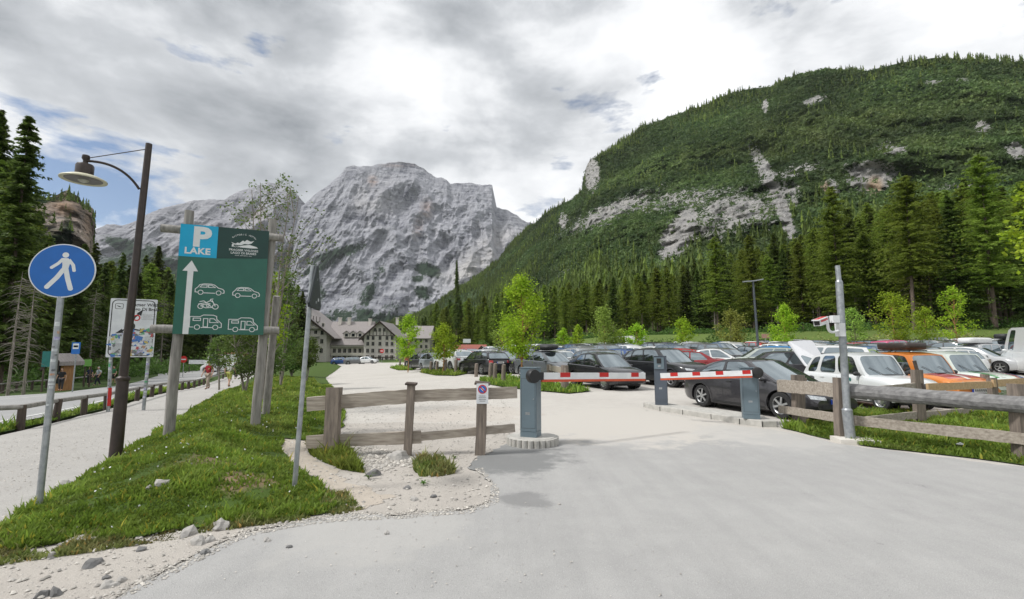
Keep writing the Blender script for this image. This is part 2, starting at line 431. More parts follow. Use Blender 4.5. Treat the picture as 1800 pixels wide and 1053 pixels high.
groundmat('gravel_lot', (.545, .52, .48), (.465, .44, .405), ((.38, .36, .33), (.66, .63, .59)), .2, 22, .5,
          patch=[(2.2, 10.9, 1.9, (.40, .345, .285), .5), (-1.2, 12.5, 2.0, (.48, .42, .36), .35)])
groundmat('dirt', (.54, .48, .41), (.44, .39, .33), ((.30, .27, .23), (.56, .52, .46)), .25, 34, .8)
groundmat('asphalt', (.41, .405, .395), (.345, .341, .334), ((.20, .20, .20), (.60, .60, .59)), .45, 75, .45, tracks=.12,
          patch=[(-.15, 7.3, 1.15, (.17, .175, .175), .75), (.15, 5.3, .33, (.18, .18, .18), .6), (2.2, 9.5, 1.6, (.50, .48, .45), .8), (3.2, 11.6, 3.4, (.505, .48, .44), 1.0), (1.3, 10.6, 2.2, (.505, .48, .44), 1.0), (5.0, 9.2, 1.6, (.455, .445, .425), .7), (.0, 8.3, 1.0, (.27, .27, .265), .6), (-1.3, 4.6, 1.0, (.44, .43, .41), .6)])
groundmat('asphalt_left', (.37, .37, .365), (.31, .31, .308), ((.2, .2, .2), (.4, .4, .4)), .3, 50, .3)
groundmat('turf', (.075, .125, .022), (.055, .09, .02), ((.09, .07, .04), (.12, .16, .04)), .3, 18, .8,
          patch=[(-3.0, 5.5, .45, (.26, .18, .12), .9), (-3.7, 6.0, .5, (.24, .17, .115), .8)])
groundmat('forest_floor', (.06, .10, .024), (.045, .075, .02), ((.08, .07, .04), (.10, .13, .035)), .3, 2.2, .6)
groundmat('meadow', (.12, .18, .04), (.10, .14, .035), ((.16, .17, .06), (.17, .22, .06)), .3, 2.2, .6)

def polydist(X, Y, poly):
    # signed distance (positive inside)
    P = np.array(poly); n = len(P); inside = np.zeros(X.shape, bool); d = np.full(X.shape, 1e9)
    for i in range(n):
        x1, y1 = P[i]; x2, y2 = P[(i + 1) % n]
        c = ((y1 > Y) != (y2 > Y)) & (X < (x2 - x1) * (Y - y1) / (y2 - y1 + 1e-12) + x1)
        inside ^= c
        t = np.clip(((X - x1) * (x2 - x1) + (Y - y1) * (y2 - y1)) / ((x2 - x1) ** 2 + (y2 - y1) ** 2 + 1e-12), 0, 1)
        d = np.minimum(d, np.hypot(X - x1 - t * (x2 - x1), Y - y1 - t * (y2 - y1)))
    return np.where(inside, d, -d)
def wob(poly, amp, step, seed=0, keep=()):
    out = []; n = len(poly)
    for i in range(n):
        a = Vector(poly[i]); b = Vector(poly[(i + 1) % n]); L_ = (b - a).length
        k = max(1, min(60, int(L_ / step))); nn = Vector((-(b - a).y, (b - a).x)).normalized() if L_ > 1e-6 else Vector((0, 0))
        for j in range(k):
            p = a.lerp(b, j / k)
            q = noise.noise(Vector((p.x / step * .35 + seed, p.y / step * .35, seed * 1.7))) + .5 * noise.noise(Vector((p.x / step + seed, p.y / step, 3)))
            p = p + nn * q * amp * (1 if i not in keep else 0)
            out.append((p.x, p.y))
    return out
def sheet(name, poly, zfn, mat_, near=.25, far=4.0, y0=4, kind='structure', label=None, cat=None, parent=None, smooth=True):
    P = [Vector(p) for p in poly]
    xs = [p.x for p in P]; ys = [p.y for p in P]
    pts = list(P); n = len(P)
    y = min(ys)
    gx = []; gy = []
    while y < max(ys):
        st = min(far, near * max(1, y / y0))
        row = np.arange(min(xs), max(xs), st); gx.append(row + RNG.uniform(-.2, .2, len(row)) * st); gy.append(np.full(len(row), y) + RNG.uniform(-.2, .2, len(row)) * st); y += st
    gx = np.concatenate(gx); gy = np.concatenate(gy)
    d = polydist(gx, gy, poly); ok = d > near * .4 * np.maximum(1, gy / y0)
    pts += [Vector((a, b)) for a, b in zip(gx[ok], gy[ok])]
    r = delaunay_2d_cdt(pts, [(i, (i + 1) % n) for i in range(n)], [tuple(range(n))], 1, 1e-5)
    V = np.array([(p[0], p[1]) for p in r[0]])
    Z = zfn(V[:, 0], V[:, 1])
    F = np.array([f for f in r[2] if len(f) == 3])
    a = V[F[:, 1]] - V[F[:, 0]]; b = V[F[:, 2]] - V[F[:, 0]]
    flip = (a[:, 0] * b[:, 1] - a[:, 1] * b[:, 0]) < 0; F[flip] = F[flip][:, ::-1]
    o = npmesh(name, np.c_[V, Z], F, MATS[mat_], smooth=smooth)
    tag(o, label, cat, None, kind)
    return o
def G2(px, py):
    p = GP(px, py); return (p.x, p.y)
# base terrain in rings round the car park, running out under the mountains
def base_terrain():
    rr = np.concatenate([np.linspace(.0, 60, 50), np.geomspace(64, 7000, 50)]); aa = np.linspace(0, 2 * PI, 181)[:-1]
    A, Rr = np.meshgrid(aa, rr); X = Rr * np.sin(A); Y = Rr * np.cos(A)
    Z = g0(X, Y) - .06
    V = np.c_[X.ravel(), Y.ravel(), Z.ravel()]; n = len(aa); F = []
    for i in range(len(rr) - 1):
        k = np.arange(n); F.append(np.c_[i * n + k, i * n + (k + 1) % n, (i + 1) * n + (k + 1) % n, (i + 1) * n + k])
    F = np.concatenate(F)[:, ::-1]
    o = npmesh('ground', V, F, MATS['forest_floor'], smooth=True, nsides=4); o['kind'] = 'structure'
base_terrain()
BANK = [(-5.6, 3.3)] + [G2(*p) for p in ((-60, 975), (60, 962), (140, 950), (240, 945), (300, 936), (360, 930), (430, 920), (520, 912), (575, 905), (592, 893), (588, 878), (572, 862), (540, 838), (505, 812), (490, 788), (497, 772), (538, 775), (600, 752), (608, 725), (596, 700), (582, 678), (572, 664), (590, 652), (600, 644), (585, 638), (540, 638), (500, 643), (470, 652), (430, 671), (390, 690), (345, 716), (300, 745), (250, 774), (200, 805), (130, 848), (60, 888), (0, 925), (-50, 950))]
BANKW = wob(BANK, .10, .22, 3)
def bankh(x, y):
    d = polydist(np.asarray(x, float), np.asarray(y, float), BANK)
    h = .34 * sst(0, 1.5, d) * (0.55 + .45 * sst(3.5, 7.0, y)) * (1 - .45 * sst(9, 20, y))
    return h
_nzc = {}
def rough2(x, y, s, amp):
    x = np.atleast_1d(x); y = np.atleast_1d(y)
    return np.array([noise.noise(Vector((a * s, b * s, .3))) for a, b in zip(x.ravel(), y.ravel())]).reshape(x.shape) * amp
def bank_z(x, y):
    x = np.asarray(x, float); y = np.asarray(y, float)
    d = polydist(x, y, BANK)
    return g0(x, y) + bankh(x, y) + np.where(d > .15, rough2(x, y, 1.6, .05) * np.clip((d - .15) * 3, 0, 1), 0) + .02
def bz(x, y): return float(bank_z(np.array([x]), np.array([y]))[0])
# gravel lot: all the pale ground round the barriers and out to the far parked rows
LOT = [(-9, 2.0), (-1.2, 1.2), (0, 1.2), (2.5, 2.6)] + [(12, 9)] + [(20, 13), (40, 22), (75, 40), (80, 66), (52, 74), (30, 82), (0, 92), (-20, 104), (-40, 112), (-62, 120), (-60, 95), (-40, 76), (-27, 60), (-13.8, 35), (-8, 20), (-6, 15), (-5, 10), (-3.6, 7.2), (-3, 6.2), (-2.6, 5.2), (-3.0, 4.4), (-5, 4.0), (-9, 4.0)]
sheet('gravel_lot', LOT, lambda x, y: g0(x, y) - .012 + np.where(y < 11, 0.0, 0.0), 'gravel_lot', .3, 3.0)
VERGE = [(-8, 1.2)] + [G2(*p) for p in ((150, 1075), (260, 1022), (345, 975), (430, 935), (520, 920), (600, 907), (680, 906), (760, 902), (820, 896), (860, 882), (866, 862), (850, 838), (822, 822), (835, 806), (868, 792), (905, 772), (900, 748), (800, 745), (700, 742), (600, 745), (540, 758), (500, 758), (478, 785))] + [(-3.2, 5.6), (-4.4, 5.0), (-8, 5.0)]
sheet('gravel_verge', wob(VERGE, .05, .12, 5), lambda x, y: g0(x, y) - .002, 'gravel', .14, 2)
ROAD = [(-8, 1.0)] + [G2(*p) for p in ((150, 1075), (260, 1022), (345, 975), (430, 935), (520, 920), (600, 907), (680, 906), (760, 902), (820, 896), (860, 882), (866, 862), (850, 838), (822, 822), (835, 806), (868, 792), (905, 772), (915, 750), (940, 735), (1000, 722), (1120, 716), (1140, 722), (1240, 742), (1365, 756), (1440, 772), (1490, 782), (1560, 792), (1680, 806), (1800, 822), (1950, 842))] + [(9, 3), (9, -6), (-8, -6)]
sheet('entrance_road', wob(ROAD, .11, .07, 9), lambda x, y: g0(x, y) + .0008, 'asphalt', .2, 2)
DIRT = [G2(*p) for p in ((484, 768), (500, 764), (540, 778), (560, 812), (600, 842), (640, 858), (690, 872), (640, 893), (596, 902), (582, 868), (548, 838), (512, 812), (490, 796))]
sheet('dirt_track', wob(DIRT, .13, .07, 2), lambda x, y: g0(x, y) + .0015, 'dirt', .1, 1)
# footpath left of the bank and the road beyond it
def GL(px, py): return G2(px, py)
PATHL = [(-9.6, 4.0), (-8.6, 6.0), (-9.6, 8.4), (-10.6, 11), (-12.2, 14.6), (-15.2, 20), (-20.6, 31), (-27, 44), (-36, 62), (-50, 86), (-46, 88), (-33, 64), (-24, 46), (-17.0, 31), (-12.2, 21), (-8.6, 15), (-6.4, 10.6), (-5.2, 8), (-4.0, 6), (-4.2, 3.2), (-9, 3.0)]
sheet('footpath', wob(PATHL, .06, .3, 6), lambda x, y: g0(x, y) + .004, 'gravel_path', .25, 3)
ROADL = [(-13, 3), (-10.4, 7), (-11.2, 10), (-13.2, 14.8), (-16.4, 20.5), (-22, 31), (-30, 46), (-46, 76), (-62, 106), (-78, 104), (-57, 76), (-45, 60), (-36, 46), (-31, 38), (-27.5, 29), (-25, 22), (-24, 16), (-24, 3)]
sheet('road', ROADL, lambda x, y: g0(x, y) + .0, 'asphalt_left', .5, 3)
def strip(name, pts, w_, z, mat_):
    P = [Vector(p) for p in pts]; L1 = []; L2 = []
    Q = []
    for a, b in zip(P, P[1:]): Q += [a.lerp(b, i / 8) for i in range(8)]
    Q.append(P[-1])
    for i, p in enumerate(Q):
        t = (Q[min(i + 1, len(Q) - 1)] - Q[max(i - 1, 0)]).normalized(); n = Vector((-t.y, t.x)) * w_ / 2; L1.append(p + n); L2.append(p - n)
    V = [(p.x, p.y, gz(p.x, p.y) + z) for p in L1 + L2]; n = len(Q)
    o = npmesh(name, V, [(i + n, i + 1 + n, i + 1, i) for i in range(n - 1)], MATS[mat_], nsides=4); o['kind'] = 'structure'
mat('road_paint', (.66, .66, .64), (.50, .50, .49), 9, .8)
strip('road_marking', [(-11.2, 5), (-10.95, 7.2), (-11.75, 10.2), (-13.7, 14.9), (-16.9, 20.6), (-22.6, 31.2), (-30.8, 46.5), (-46.5, 75)], .13, .006, 'road_paint')
strip('road_marking', [(-21.0, 8), (-20.5, 14), (-21.6, 21), (-24.6, 28.5), (-28.6, 37)], .13, .006, 'road_paint')
sheet('road_strip_grass', wob([(-10.3, 4.0), (-9.0, 6.4), (-9.9, 8.6), (-10.9, 11.2), (-12.6, 14.8), (-15.6, 20.2), (-21, 31), (-29, 46), (-29.9, 46), (-21.9, 31), (-16.2, 20.4), (-13.0, 15), (-11.3, 11.3), (-10.3, 8.7), (-9.6, 6.6), (-10.9, 4.0)], .06, .3, 8), lambda x, y: g0(x, y) + .02, 'turf', .2, 2)
sheet('grass_bank', BANKW, bank_z, 'turf', .12, 2.0)
VERGER = [G2(*p) for p in ((1375, 752), (1400, 744), (1370, 728), (1440, 716), (1560, 722), (1640, 728), (1700, 726), (1850, 712), (2000, 700), (2000, 850), (1800, 818), (1680, 802), (1560, 789), (1490, 779), (1440, 768))]
sheet('grass_verge', wob(VERGER, .05, .2, 4), lambda x, y: g0(x, y) + .006, 'turf', .2, 2)
TUFTP = [G2(*p) for p in ((538, 778), (560, 784), (600, 792), (622, 806), (640, 832), (600, 826), (568, 812), (545, 800))]
sheet('grass_patch_fence', wob(TUFTP, .03, .1, 4), lambda x, y: g0(x, y) + .012, 'turf', .1, 1)
TUFT2 = [G2(*p) for p in ((728, 815), (742, 808), (770, 810), (796, 822), (800, 832), (775, 838), (740, 838), (728, 828))]
ISL = {'a': [(842, 668), (870, 664), (940, 668), (1000, 680), (1040, 688), (1000, 692), (930, 686), (880, 680), (850, 674)],
       'b': [(738, 655), (760, 651), (800, 652), (822, 657), (800, 661), (765, 660)],
       'c': [(686, 647), (705, 644), (735, 647), (725, 651), (700, 651)]}
for k, pl in ISL.items():
    ISL[k] = [G2(*p) for p in pl]
    sheet('grass_island', wob(ISL[k], .08, .4, 4), lambda x, y: g0(x, y) + .03, 'turf', .5, 2)
sheet('grass_strip', wob([(-12.5, 20), (-13.5, 20)] + [(-28, 20.5), (-27.5, 18.5), (-20, 18.2), (-16.5, 18.6)], .1, .5, 3), lambda x, y: g0(x, y) + .02, 'turf', .5, 2) if False else None
sheet('meadow_slope', [(120, 26.2), (84, 42.7), (58, 54.7), (32, 66.8), (6, 78.8), (-14, 88), (-30, 104), (-20, 150), (0, 150), (40, 132), (110, 110), (150, 60), (150, 20)],
      lambda x, y: g0(x, y) - .03 + 3.6 * sst(0, 26, (x * .42 + y * .907) - (x * 0 + 74 + .12 * np.maximum(0, 0))) * sst(-16, 25, x), 'meadow', 1.5, 4)
# ---------------------------------------------------------------- grass
def blades(name, poly, zfn, n, hgt, mat_, wid=.006, bias=1.6, minlen=.5, clump=.6, seed=1, nearw=0.0009):
    rng = np.random.default_rng(seed); P = np.array(poly); x0, y0 = P.min(0); x1, y1 = P.max(0)
    X = np.empty(0); Y = np.empty(0)
    while len(X) < n:
        # more blades nearer the camera
        y = y0 + (y1 - y0) * rng.random(n * 4) ** bias; x = rng.uniform(x0, x1, n * 4)
        d = polydist(x, y, poly)
        q = np.array([noise.noise(Vector((a * 2.2, b * 2.2, seed))) + .7 * noise.noise(Vector((a * 7, b * 7, seed))) for a, b in zip(x, y)]) if clump else np.zeros(len(x))
        ok = (d > 0) & (rng.random(len(x)) < (1 - clump) + clump * (q + .5) * 1.2)
        for (sx_, sy_, sr_) in ((-3.05, 5.55, .26), (-3.7, 6.05, .30), (-2.75, 5.2, .14)):
            ok &= ~((np.hypot((x - sx_) / 1.5, y - sy_) < sr_ * (1 + q)) & (rng.random(len(x)) < .85))
        X = np.concatenate([X, x[ok]]); Y = np.concatenate([Y, y[ok]])
    X = X[:n]; Y = Y[:n]; Z = zfn(X, Y) - .01
    q = np.array([noise.noise(Vector((a * 1.3, b * 1.3, seed + 5))) for a, b in zip(X, Y)])
    q2 = np.array([noise.noise(Vector((a * 5, b * 5, seed + 9))) for a, b in zip(X, Y)])
    H = hgt * (minlen + rng.random(n)) * np.clip(1 + 1.2 * q + .9 * q2, .3, 2.2) * np.where(rng.random(n) < .03, 1.8, 1); W = (wid + nearw * Y) * (0.7 + .6 * rng.random(n))
    an = rng.uniform(0, 2 * PI, n); ln = rng.uniform(.15, .9, n); la = rng.uniform(0, 2 * PI, n)
    dx, dy = np.cos(an) * W, np.sin(an) * W; lx, ly = np.cos(la) * ln * H, np.sin(la) * ln * H
    V = np.empty((n, 5, 3), np.float32)
    V[:, 0] = np.c_[X - dx, Y - dy, Z]; V[:, 1] = np.c_[X + dx, Y + dy, Z]
    V[:, 2] = np.c_[X - dx * .8 + lx * .4, Y - dy * .8 + ly * .4, Z + H * .6]; V[:, 3] = np.c_[X + dx * .8 + lx * .4, Y + dy * .8 + ly * .4, Z + H * .6]
    V[:, 4] = np.c_[X + lx, Y + ly, Z + H]
    b = (np.arange(n) * 5)[:, None]
    F = np.concatenate([b + np.array([[0, 1, 3]]), b + np.array([[0, 3, 2]]), b + np.array([[2, 3, 4]])])
    t = np.clip(.85 + .55 * q[:, None] + .3 * rng.standard_normal((n, 1)) * .5 + .25 * q2[:, None], .35, 1.6)
    c = np.c_[t, t, t]; dry = rng.random(n) < .06; c[dry] *= np.array([1.9, 1.25, 1.2])
    c = np.repeat(c, 5, 0)
    o = npmesh(name, V.reshape(-1, 3), F, MATS[mat_], col=c); o['kind'] = 'stuff'
    return o
def gtag(o, label): o['label'] = label; o['category'] = 'grass'
bankn = [p for p in BANKW if p[1] < 30]
gtag(blades('grass', [p for p in BANKW if p[1] < 26], bank_z, 200000, .043, 'grass_blades', bias=2.2, seed=2, clump=.85), 'bright green grass covering the raised bank under the green sign')
# far rest of the bank, sparser and coarser
gtag(blades('grass', [(-24, 44), (-13.8, 33), (-8, 20), (-5.2, 10), (-6.6, 10), (-10.5, 18), (-18, 33)], bank_z, 26000, .07, 'grass_blades', wid=.012, bias=1.2, seed=3), 'bright green grass on the far end of the bank beside the pale lot')
gtag(blades('grass', wob(VERGER, .05, .2, 4), lambda x, y: g0(x, y) + .016, 60000, .065, 'grass_blades', wid=.007, bias=1.1, seed=4), 'long green grass under the wooden fence at the right of the entrance road')
gtag(blades('grass', TUFTP, lambda x, y: g0(x, y) + .012, 5500, .085, 'grass_blades', bias=1, seed=5), 'green tuft of grass at the foot of the left fence post')
gtag(blades('grass', TUFT2, lambda x, y: g0(x, y) + .0, 2600, .07, 'dry_grass', bias=1, seed=6, clump=.9), 'half dry olive grass tuft on the gravel under the left fence')
for i, (k, pl) in enumerate(ISL.items()):
    gtag(blades('grass', pl, lambda x, y: g0(x, y) + .03, 5000, .14, 'grass_blades', wid=.012, bias=1, seed=20 + i, clump=.3), {'a': 'grass island with stubby posts behind the left barrier cabinet', 'b': 'small grass island with posts under the leafy sapling left of the black estate car', 'c': 'farthest small grass island at the left end of the parked cars'}[k])
EDGE = [G2(*p) for p in ((575, 866), (600, 862), (620, 878), (640, 895), (596, 905), (520, 916), (430, 927), (300, 950), (180, 968), (60, 985), (-40, 1000), (-40, 950), (300, 925), (560, 895))]
gtag(blades('grass', EDGE, lambda x, y: g0(x, y) + .0, 9000, .04, 'dry_grass', bias=1, seed=9, clump=1.0), 'short yellowing grass fringe along the front foot of the bank')
ROADG = [(-9.9, 4.0), (-9.0, 6.4), (-9.9, 8.6), (-10.9, 11.2), (-12.6, 14.8), (-15.6, 20.2), (-21, 31), (-21.9, 31), (-16.2, 20.4), (-13.0, 15), (-11.3, 11.3), (-10.3, 8.7), (-9.6, 6.6), (-10.6, 4.0)]
gtag(blades('grass', ROADG, lambda x, y: g0(x, y) + .02, 16000, .10, 'grass_blades', wid=.009, bias=1.2, seed=10, clump=.4), 'narrow strip of grass under the low rail between footpath and road')
def flowers(poly, n, zfn, hgt, seed, label):
    rng = np.random.default_rng(seed); P = np.array(poly); x0, y0 = P.min(0); x1, y1 = P.max(0); y = y0 + (y1 - y0) * rng.random(n * 6) ** 1.8; x = rng.uniform(x0, x1, n * 6)
    ok = polydist(x, y, poly) > .1; X = x[ok][:n]; Y = y[ok][:n]; n = len(X); Z = zfn(X, Y) + hgt * rng.uniform(.5, 1.2, n); s = .006 + .0012 * Y
    C = np.c_[X, Y, Z]; a = rng.standard_normal((n, 3)); a /= np.linalg.norm(a, axis=1)[:, None]; b = np.cross(a, rng.standard_normal((n, 3))); b /= np.linalg.norm(b, axis=1)[:, None]; s = s[:, None]
    V = np.stack([C - a * s, C - b * s, C + a * s, C + b * s], 1); o = npmesh('flowers', V.reshape(-1, 3), np.arange(n * 4).reshape(n, 4), MATS['white_paint'], nsides=4); tag(o, label, 'flowers', None, 'stuff')
flowers([p for p in BANKW if p[1] < 14], 150, bank_z, .045, 3, 'tiny white clover flowers sprinkled over the grass bank')
# a few broad weeds on the gravel
def weed(px, py, s, label):
    p = GP(px, py); r = random.Random(int(px)); mb = MB()
    for i in range(13):
        a = r.uniform(0, 2 * PI); l = s * r.uniform(.6, 1.2); h = l * r.uniform(.5, 1.1); d = Vector((math.cos(a), math.sin(a), 0)); q = Vector((-d.y, d.x, 0)) * l * .11
        mb.add([p, p + d * l * .45 - q + Vector((0, 0, h * .7)), p + d * l + Vector((0, 0, h * .6)), p + d * l * .45 + q + Vector((0, 0, h * .7))], [(0, 1, 2, 3)])
    o = mb.build('weed', MATS['shrub_leaves'], fixn=False); tag(o, label, 'weed')
    a = o.data.color_attributes.new('tint', 'FLOAT_COLOR', 'POINT'); a.data.foreach_set('color', np.ones(len(o.data.vertices) * 4))
weed(778, 812, .12, 'broad leaved weed to the right of the dry tuft under the left fence')
weed(745, 852, .09, 'small spreading weed on the gravel in front of the dry tuft')
weed(800, 806, .08, 'pointed green weed at the edge of the dark asphalt patch')
weed(648, 842, .10, 'dusty weed beside the stones at the dirt track')
# ---------------------------------------------------------------- stones
def stone_mesh(name, p, sx, sy, sz, seed, mat_='stone', rz=0):
    bm = bmesh.new(); bmesh.ops.create_icosphere(bm, subdivisions=2, radius=1)
    M = Matrix.Rotation(rz, 3, 'Z')
    for v in bm.verts:
        k = 1 + .55 * noise.noise(v.co * 1.2 + Vector((seed, 0, 0))) + .28 * noise.noise(v.co * 2.7 + Vector((0, seed, 0)))
        c = v.co * k; c = Vector((c.x * sx, c.y * sy, max(-.3, c.z) * sz)); v.co = M @ c
    for f in bm.faces: f.smooth = True
    for e_ in bm.edges:
        if len(e_.link_faces) == 2 and e_.calc_face_angle(0) > .22: e_.smooth = False
    me = bpy.data.meshes.new(name); bm.to_mesh(me); bm.free(); me.materials.append(MATS[mat_])
    o = bpy.data.objects.new(name, me); COL.objects.link(o); o.location = p; return o
STN = [(388, 922, 15, 9, 'stone', 'pale angular stone lying highest at the grass edge'), (330, 936, 15, 9, 'stone', 'white stone left of the cluster at the foot of the bank'), (349, 951, 15, 8, 'stone', 'rounded tan stone in front of the cluster at the bank foot'),
       (368, 949, 8, 6, 'stone', 'small white stone right of the rounded tan stone'), (360, 971, 10, 5, 'stone_dark', 'dark flat stone at the asphalt edge below the cluster'), (247, 966, 8, 4, 'stone_dark', 'small brown stone alone on the gravel left of the cluster'),
       (162, 990, 16, 6, 'stone_dark', 'grey shard lying tilted on the gravel'), (140, 949, 24, 7, 'stone', 'long low pale stone half in the grass at bottom left'), (112, 957, 7, 5, 'stone', 'little white stone left of the long low stone'),
       (90, 977, 10, 6, 'stone', 'pale stone on the gravel under the blue sign'), (192, 1027, 14, 7, 'stone', 'flat pale stone near the bottom edge of the gravel'), (212, 1020, 9, 5, 'stone', 'small pale stone behind the flat one near the bottom'),
       (186, 1015, 7, 4, 'stone_dark', 'little brown stone left of two pale ones near the bottom'), (78, 1044, 11, 8, 'stone_dark', 'left of two dark lumps at the bottom left'), (98, 1042, 11, 9, 'stone_dark', 'right of two dark lumps at the bottom left'),
       (658, 832, 14, 8, 'stone_dark', 'brownish stone at the end of the grass tuft under the left fence'), (470, 949, 8, 4, 'stone', 'pale stone lying on the asphalt edge'), (508, 961, 6, 3, 'stone_dark', 'small dark stone on the asphalt'),
       (680, 937, 6, 4, 'stone', 'small white stone on the asphalt in front of the fence'), (727, 877, 8, 4, 'stone', 'flat tan stone in the middle of the gravel tongue'), (763, 872, 7, 3, 'stone_dark', 'reddish flat stone on the gravel tongue'),
       (715, 857, 8, 3, 'stone_dark', 'grey flat stone beside the small weed'), (282, 850, 12, 9, 'stone', 'pale stone exposed in the bare soil of the bank'), (262, 858, 7, 6, 'stone', 'smaller pale stone left of the one in the bare soil'),
       (110, 852, 14, 7, 'stone', 'pale stone in the grass behind the blue sign post'), (983, 886, 4, 2, 'stone', 'tiny pale stone alone on the middle of the asphalt'), (214, 938, 7, 4, 'stone', 'white stone in the grass fringe right of the long low one')]
for i, (px, py, hw, hh, m_, lb) in enumerate(STN):
    fn = bz if py < 930 and px < 500 else gz
    p = GP(px, py + hh * .4, fn); k = p.y / FPX
    tag(stone_mesh('stone', p, hw * k * .95, hw * k * .7, hh * k * 1.3, i * 3.7 + 1, m_, i * 1.3), lb, 'stone')
p = GP(700, 806); tag(stone_mesh('stone', p, .20, .13, .12, 55, 'stone', .3), 'large cream stone propped against the hanging middle fence post', 'stone')
def pebbles(poly, n, smin, smax, seed, mat_, label, zoff=0.004, far=1.0):
    rng = np.random.default_rng(seed); P = np.array(poly); x0, y0 = P.min(0); x1, y1 = P.max(0)
    base = np.array([(1, 0, 0), (.5, .86, 0), (-.5, .8, 0), (-1, 0, 0), (-.5, -.86, 0), (.5, -.8, 0), (.45, .25, .8), (-.3, .35, .9), (-.1, -.45, .75)], float)
    fc = np.array([(0, 1, 6), (1, 7, 6), (1, 2, 7), (2, 3, 7), (3, 8, 7), (3, 4, 8), (4, 5, 8), (5, 6, 8), (5, 0, 6), (6, 7, 8)])
    xs = []; ys = []
    while sum(map(len, xs)) < n:
        y = y0 + (y1 - y0) * rng.random(n) ** far; x = rng.uniform(x0, x1, n); ok = polydist(x, y, poly) > .02
        xs.append(x[ok]); ys.append(y[ok])
    X = np.concatenate(xs)[:n]; Y = np.concatenate(ys)[:n]; Sz = smin + (smax - smin) * rng.random(n) ** 3
    an = rng.uniform(0, 6.28, n); c, s_ = np.cos(an), np.sin(an)
    B = base[None] * (1 + .3 * rng.standard_normal((n, 9, 3)) * .6) * (Sz[:, None, None] * np.array([1, .75, .6]))
    V = np.empty_like(B); V[:, :, 0] = B[:, :, 0] * c[:, None] - B[:, :, 1] * s_[:, None] + X[:, None]; V[:, :, 1] = B[:, :, 0] * s_[:, None] + B[:, :, 1] * c[:, None] + Y[:, None]
    V[:, :, 2] = B[:, :, 2] + (g0(X, Y) + zoff)[:, None]
    F = (np.arange(n) * 9)[:, None, None] + fc[None]
    t = np.repeat(rng.uniform(.6, 1.25, (n, 1)), 9, 0)
    o = npmesh('pebbles', V.reshape(-1, 3), F.reshape(-1, 3), MATS[mat_], col=np.c_[t, t, t]); tag(o, label, 'pebbles', None, 'stuff')
def pebmat():
    m, N, L, P = newmat('pebble'); co = ncoord(N, L); n = nnoise(N, L, co, 8, 4)
    at = N.new('ShaderNodeAttribute'); at.attribute_name = 'tint'
    L.new(nmix(N, L, 1.0, nramp(N, L, n, [(.35, (.52, .49, .44)), (.65, (.40, .38, .35))]), at.outputs['Color'], 'MULTIPLY'), P.inputs['Base Color']); P.inputs['Roughness'].default_value = .9
pebmat()
pebbles(VERGE, 5200, .006, .026, 1, 'pebble', 'loose pale gravel between the bank, the fence and the asphalt')
pebbles([G2(*p) for p in ((600, 800), (640, 780), (720, 800), (800, 800), (830, 790), (720, 818), (660, 832), (630, 822))], 900, .012, .045, 2, 'pebble', 'heap of coarse gravel under the left fence')
pebbles([(-9.2, 4.4), (-8.2, 6.2), (-9.2, 8.6), (-10.2, 11), (-12, 14.6), (-10.2, 14.6), (-7.9, 10.6), (-6.6, 8), (-5.7, 6), (-5.6, 4.2)], 4500, .005, .016, 12, 'pebble', 'fine loose gravel on the footpath', .005, 1.6)
EDG = wob(ROAD, .11, .07, 9)
pebbles([G2(*p) for p in ((150, 1060), (250, 1012), (345, 968), (430, 928), (520, 913), (600, 900), (700, 898), (820, 890), (858, 878), (860, 850), (830, 824), (850, 822), (880, 860), (880, 886), (830, 904), (700, 914), (600, 918), (520, 928), (440, 944), (360, 984), (270, 1030), (170, 1075))], 2600, .004, .018, 8, 'pebble', 'gravel spilt over the edge of the asphalt')
pebbles([G2(*p) for p in ((345, 1053), (430, 940), (700, 915), (870, 890), (1100, 860), (1300, 1053))], 260, .003, .010, 3, 'pebble', 'scattered grit on the asphalt', .008)
pebbles([G2(*p) for p in ((600, 745), (600, 690), (900, 690), (905, 745))], 2200, .008, .03, 4, 'pebble', 'loose gravel behind the left fence', -.005)

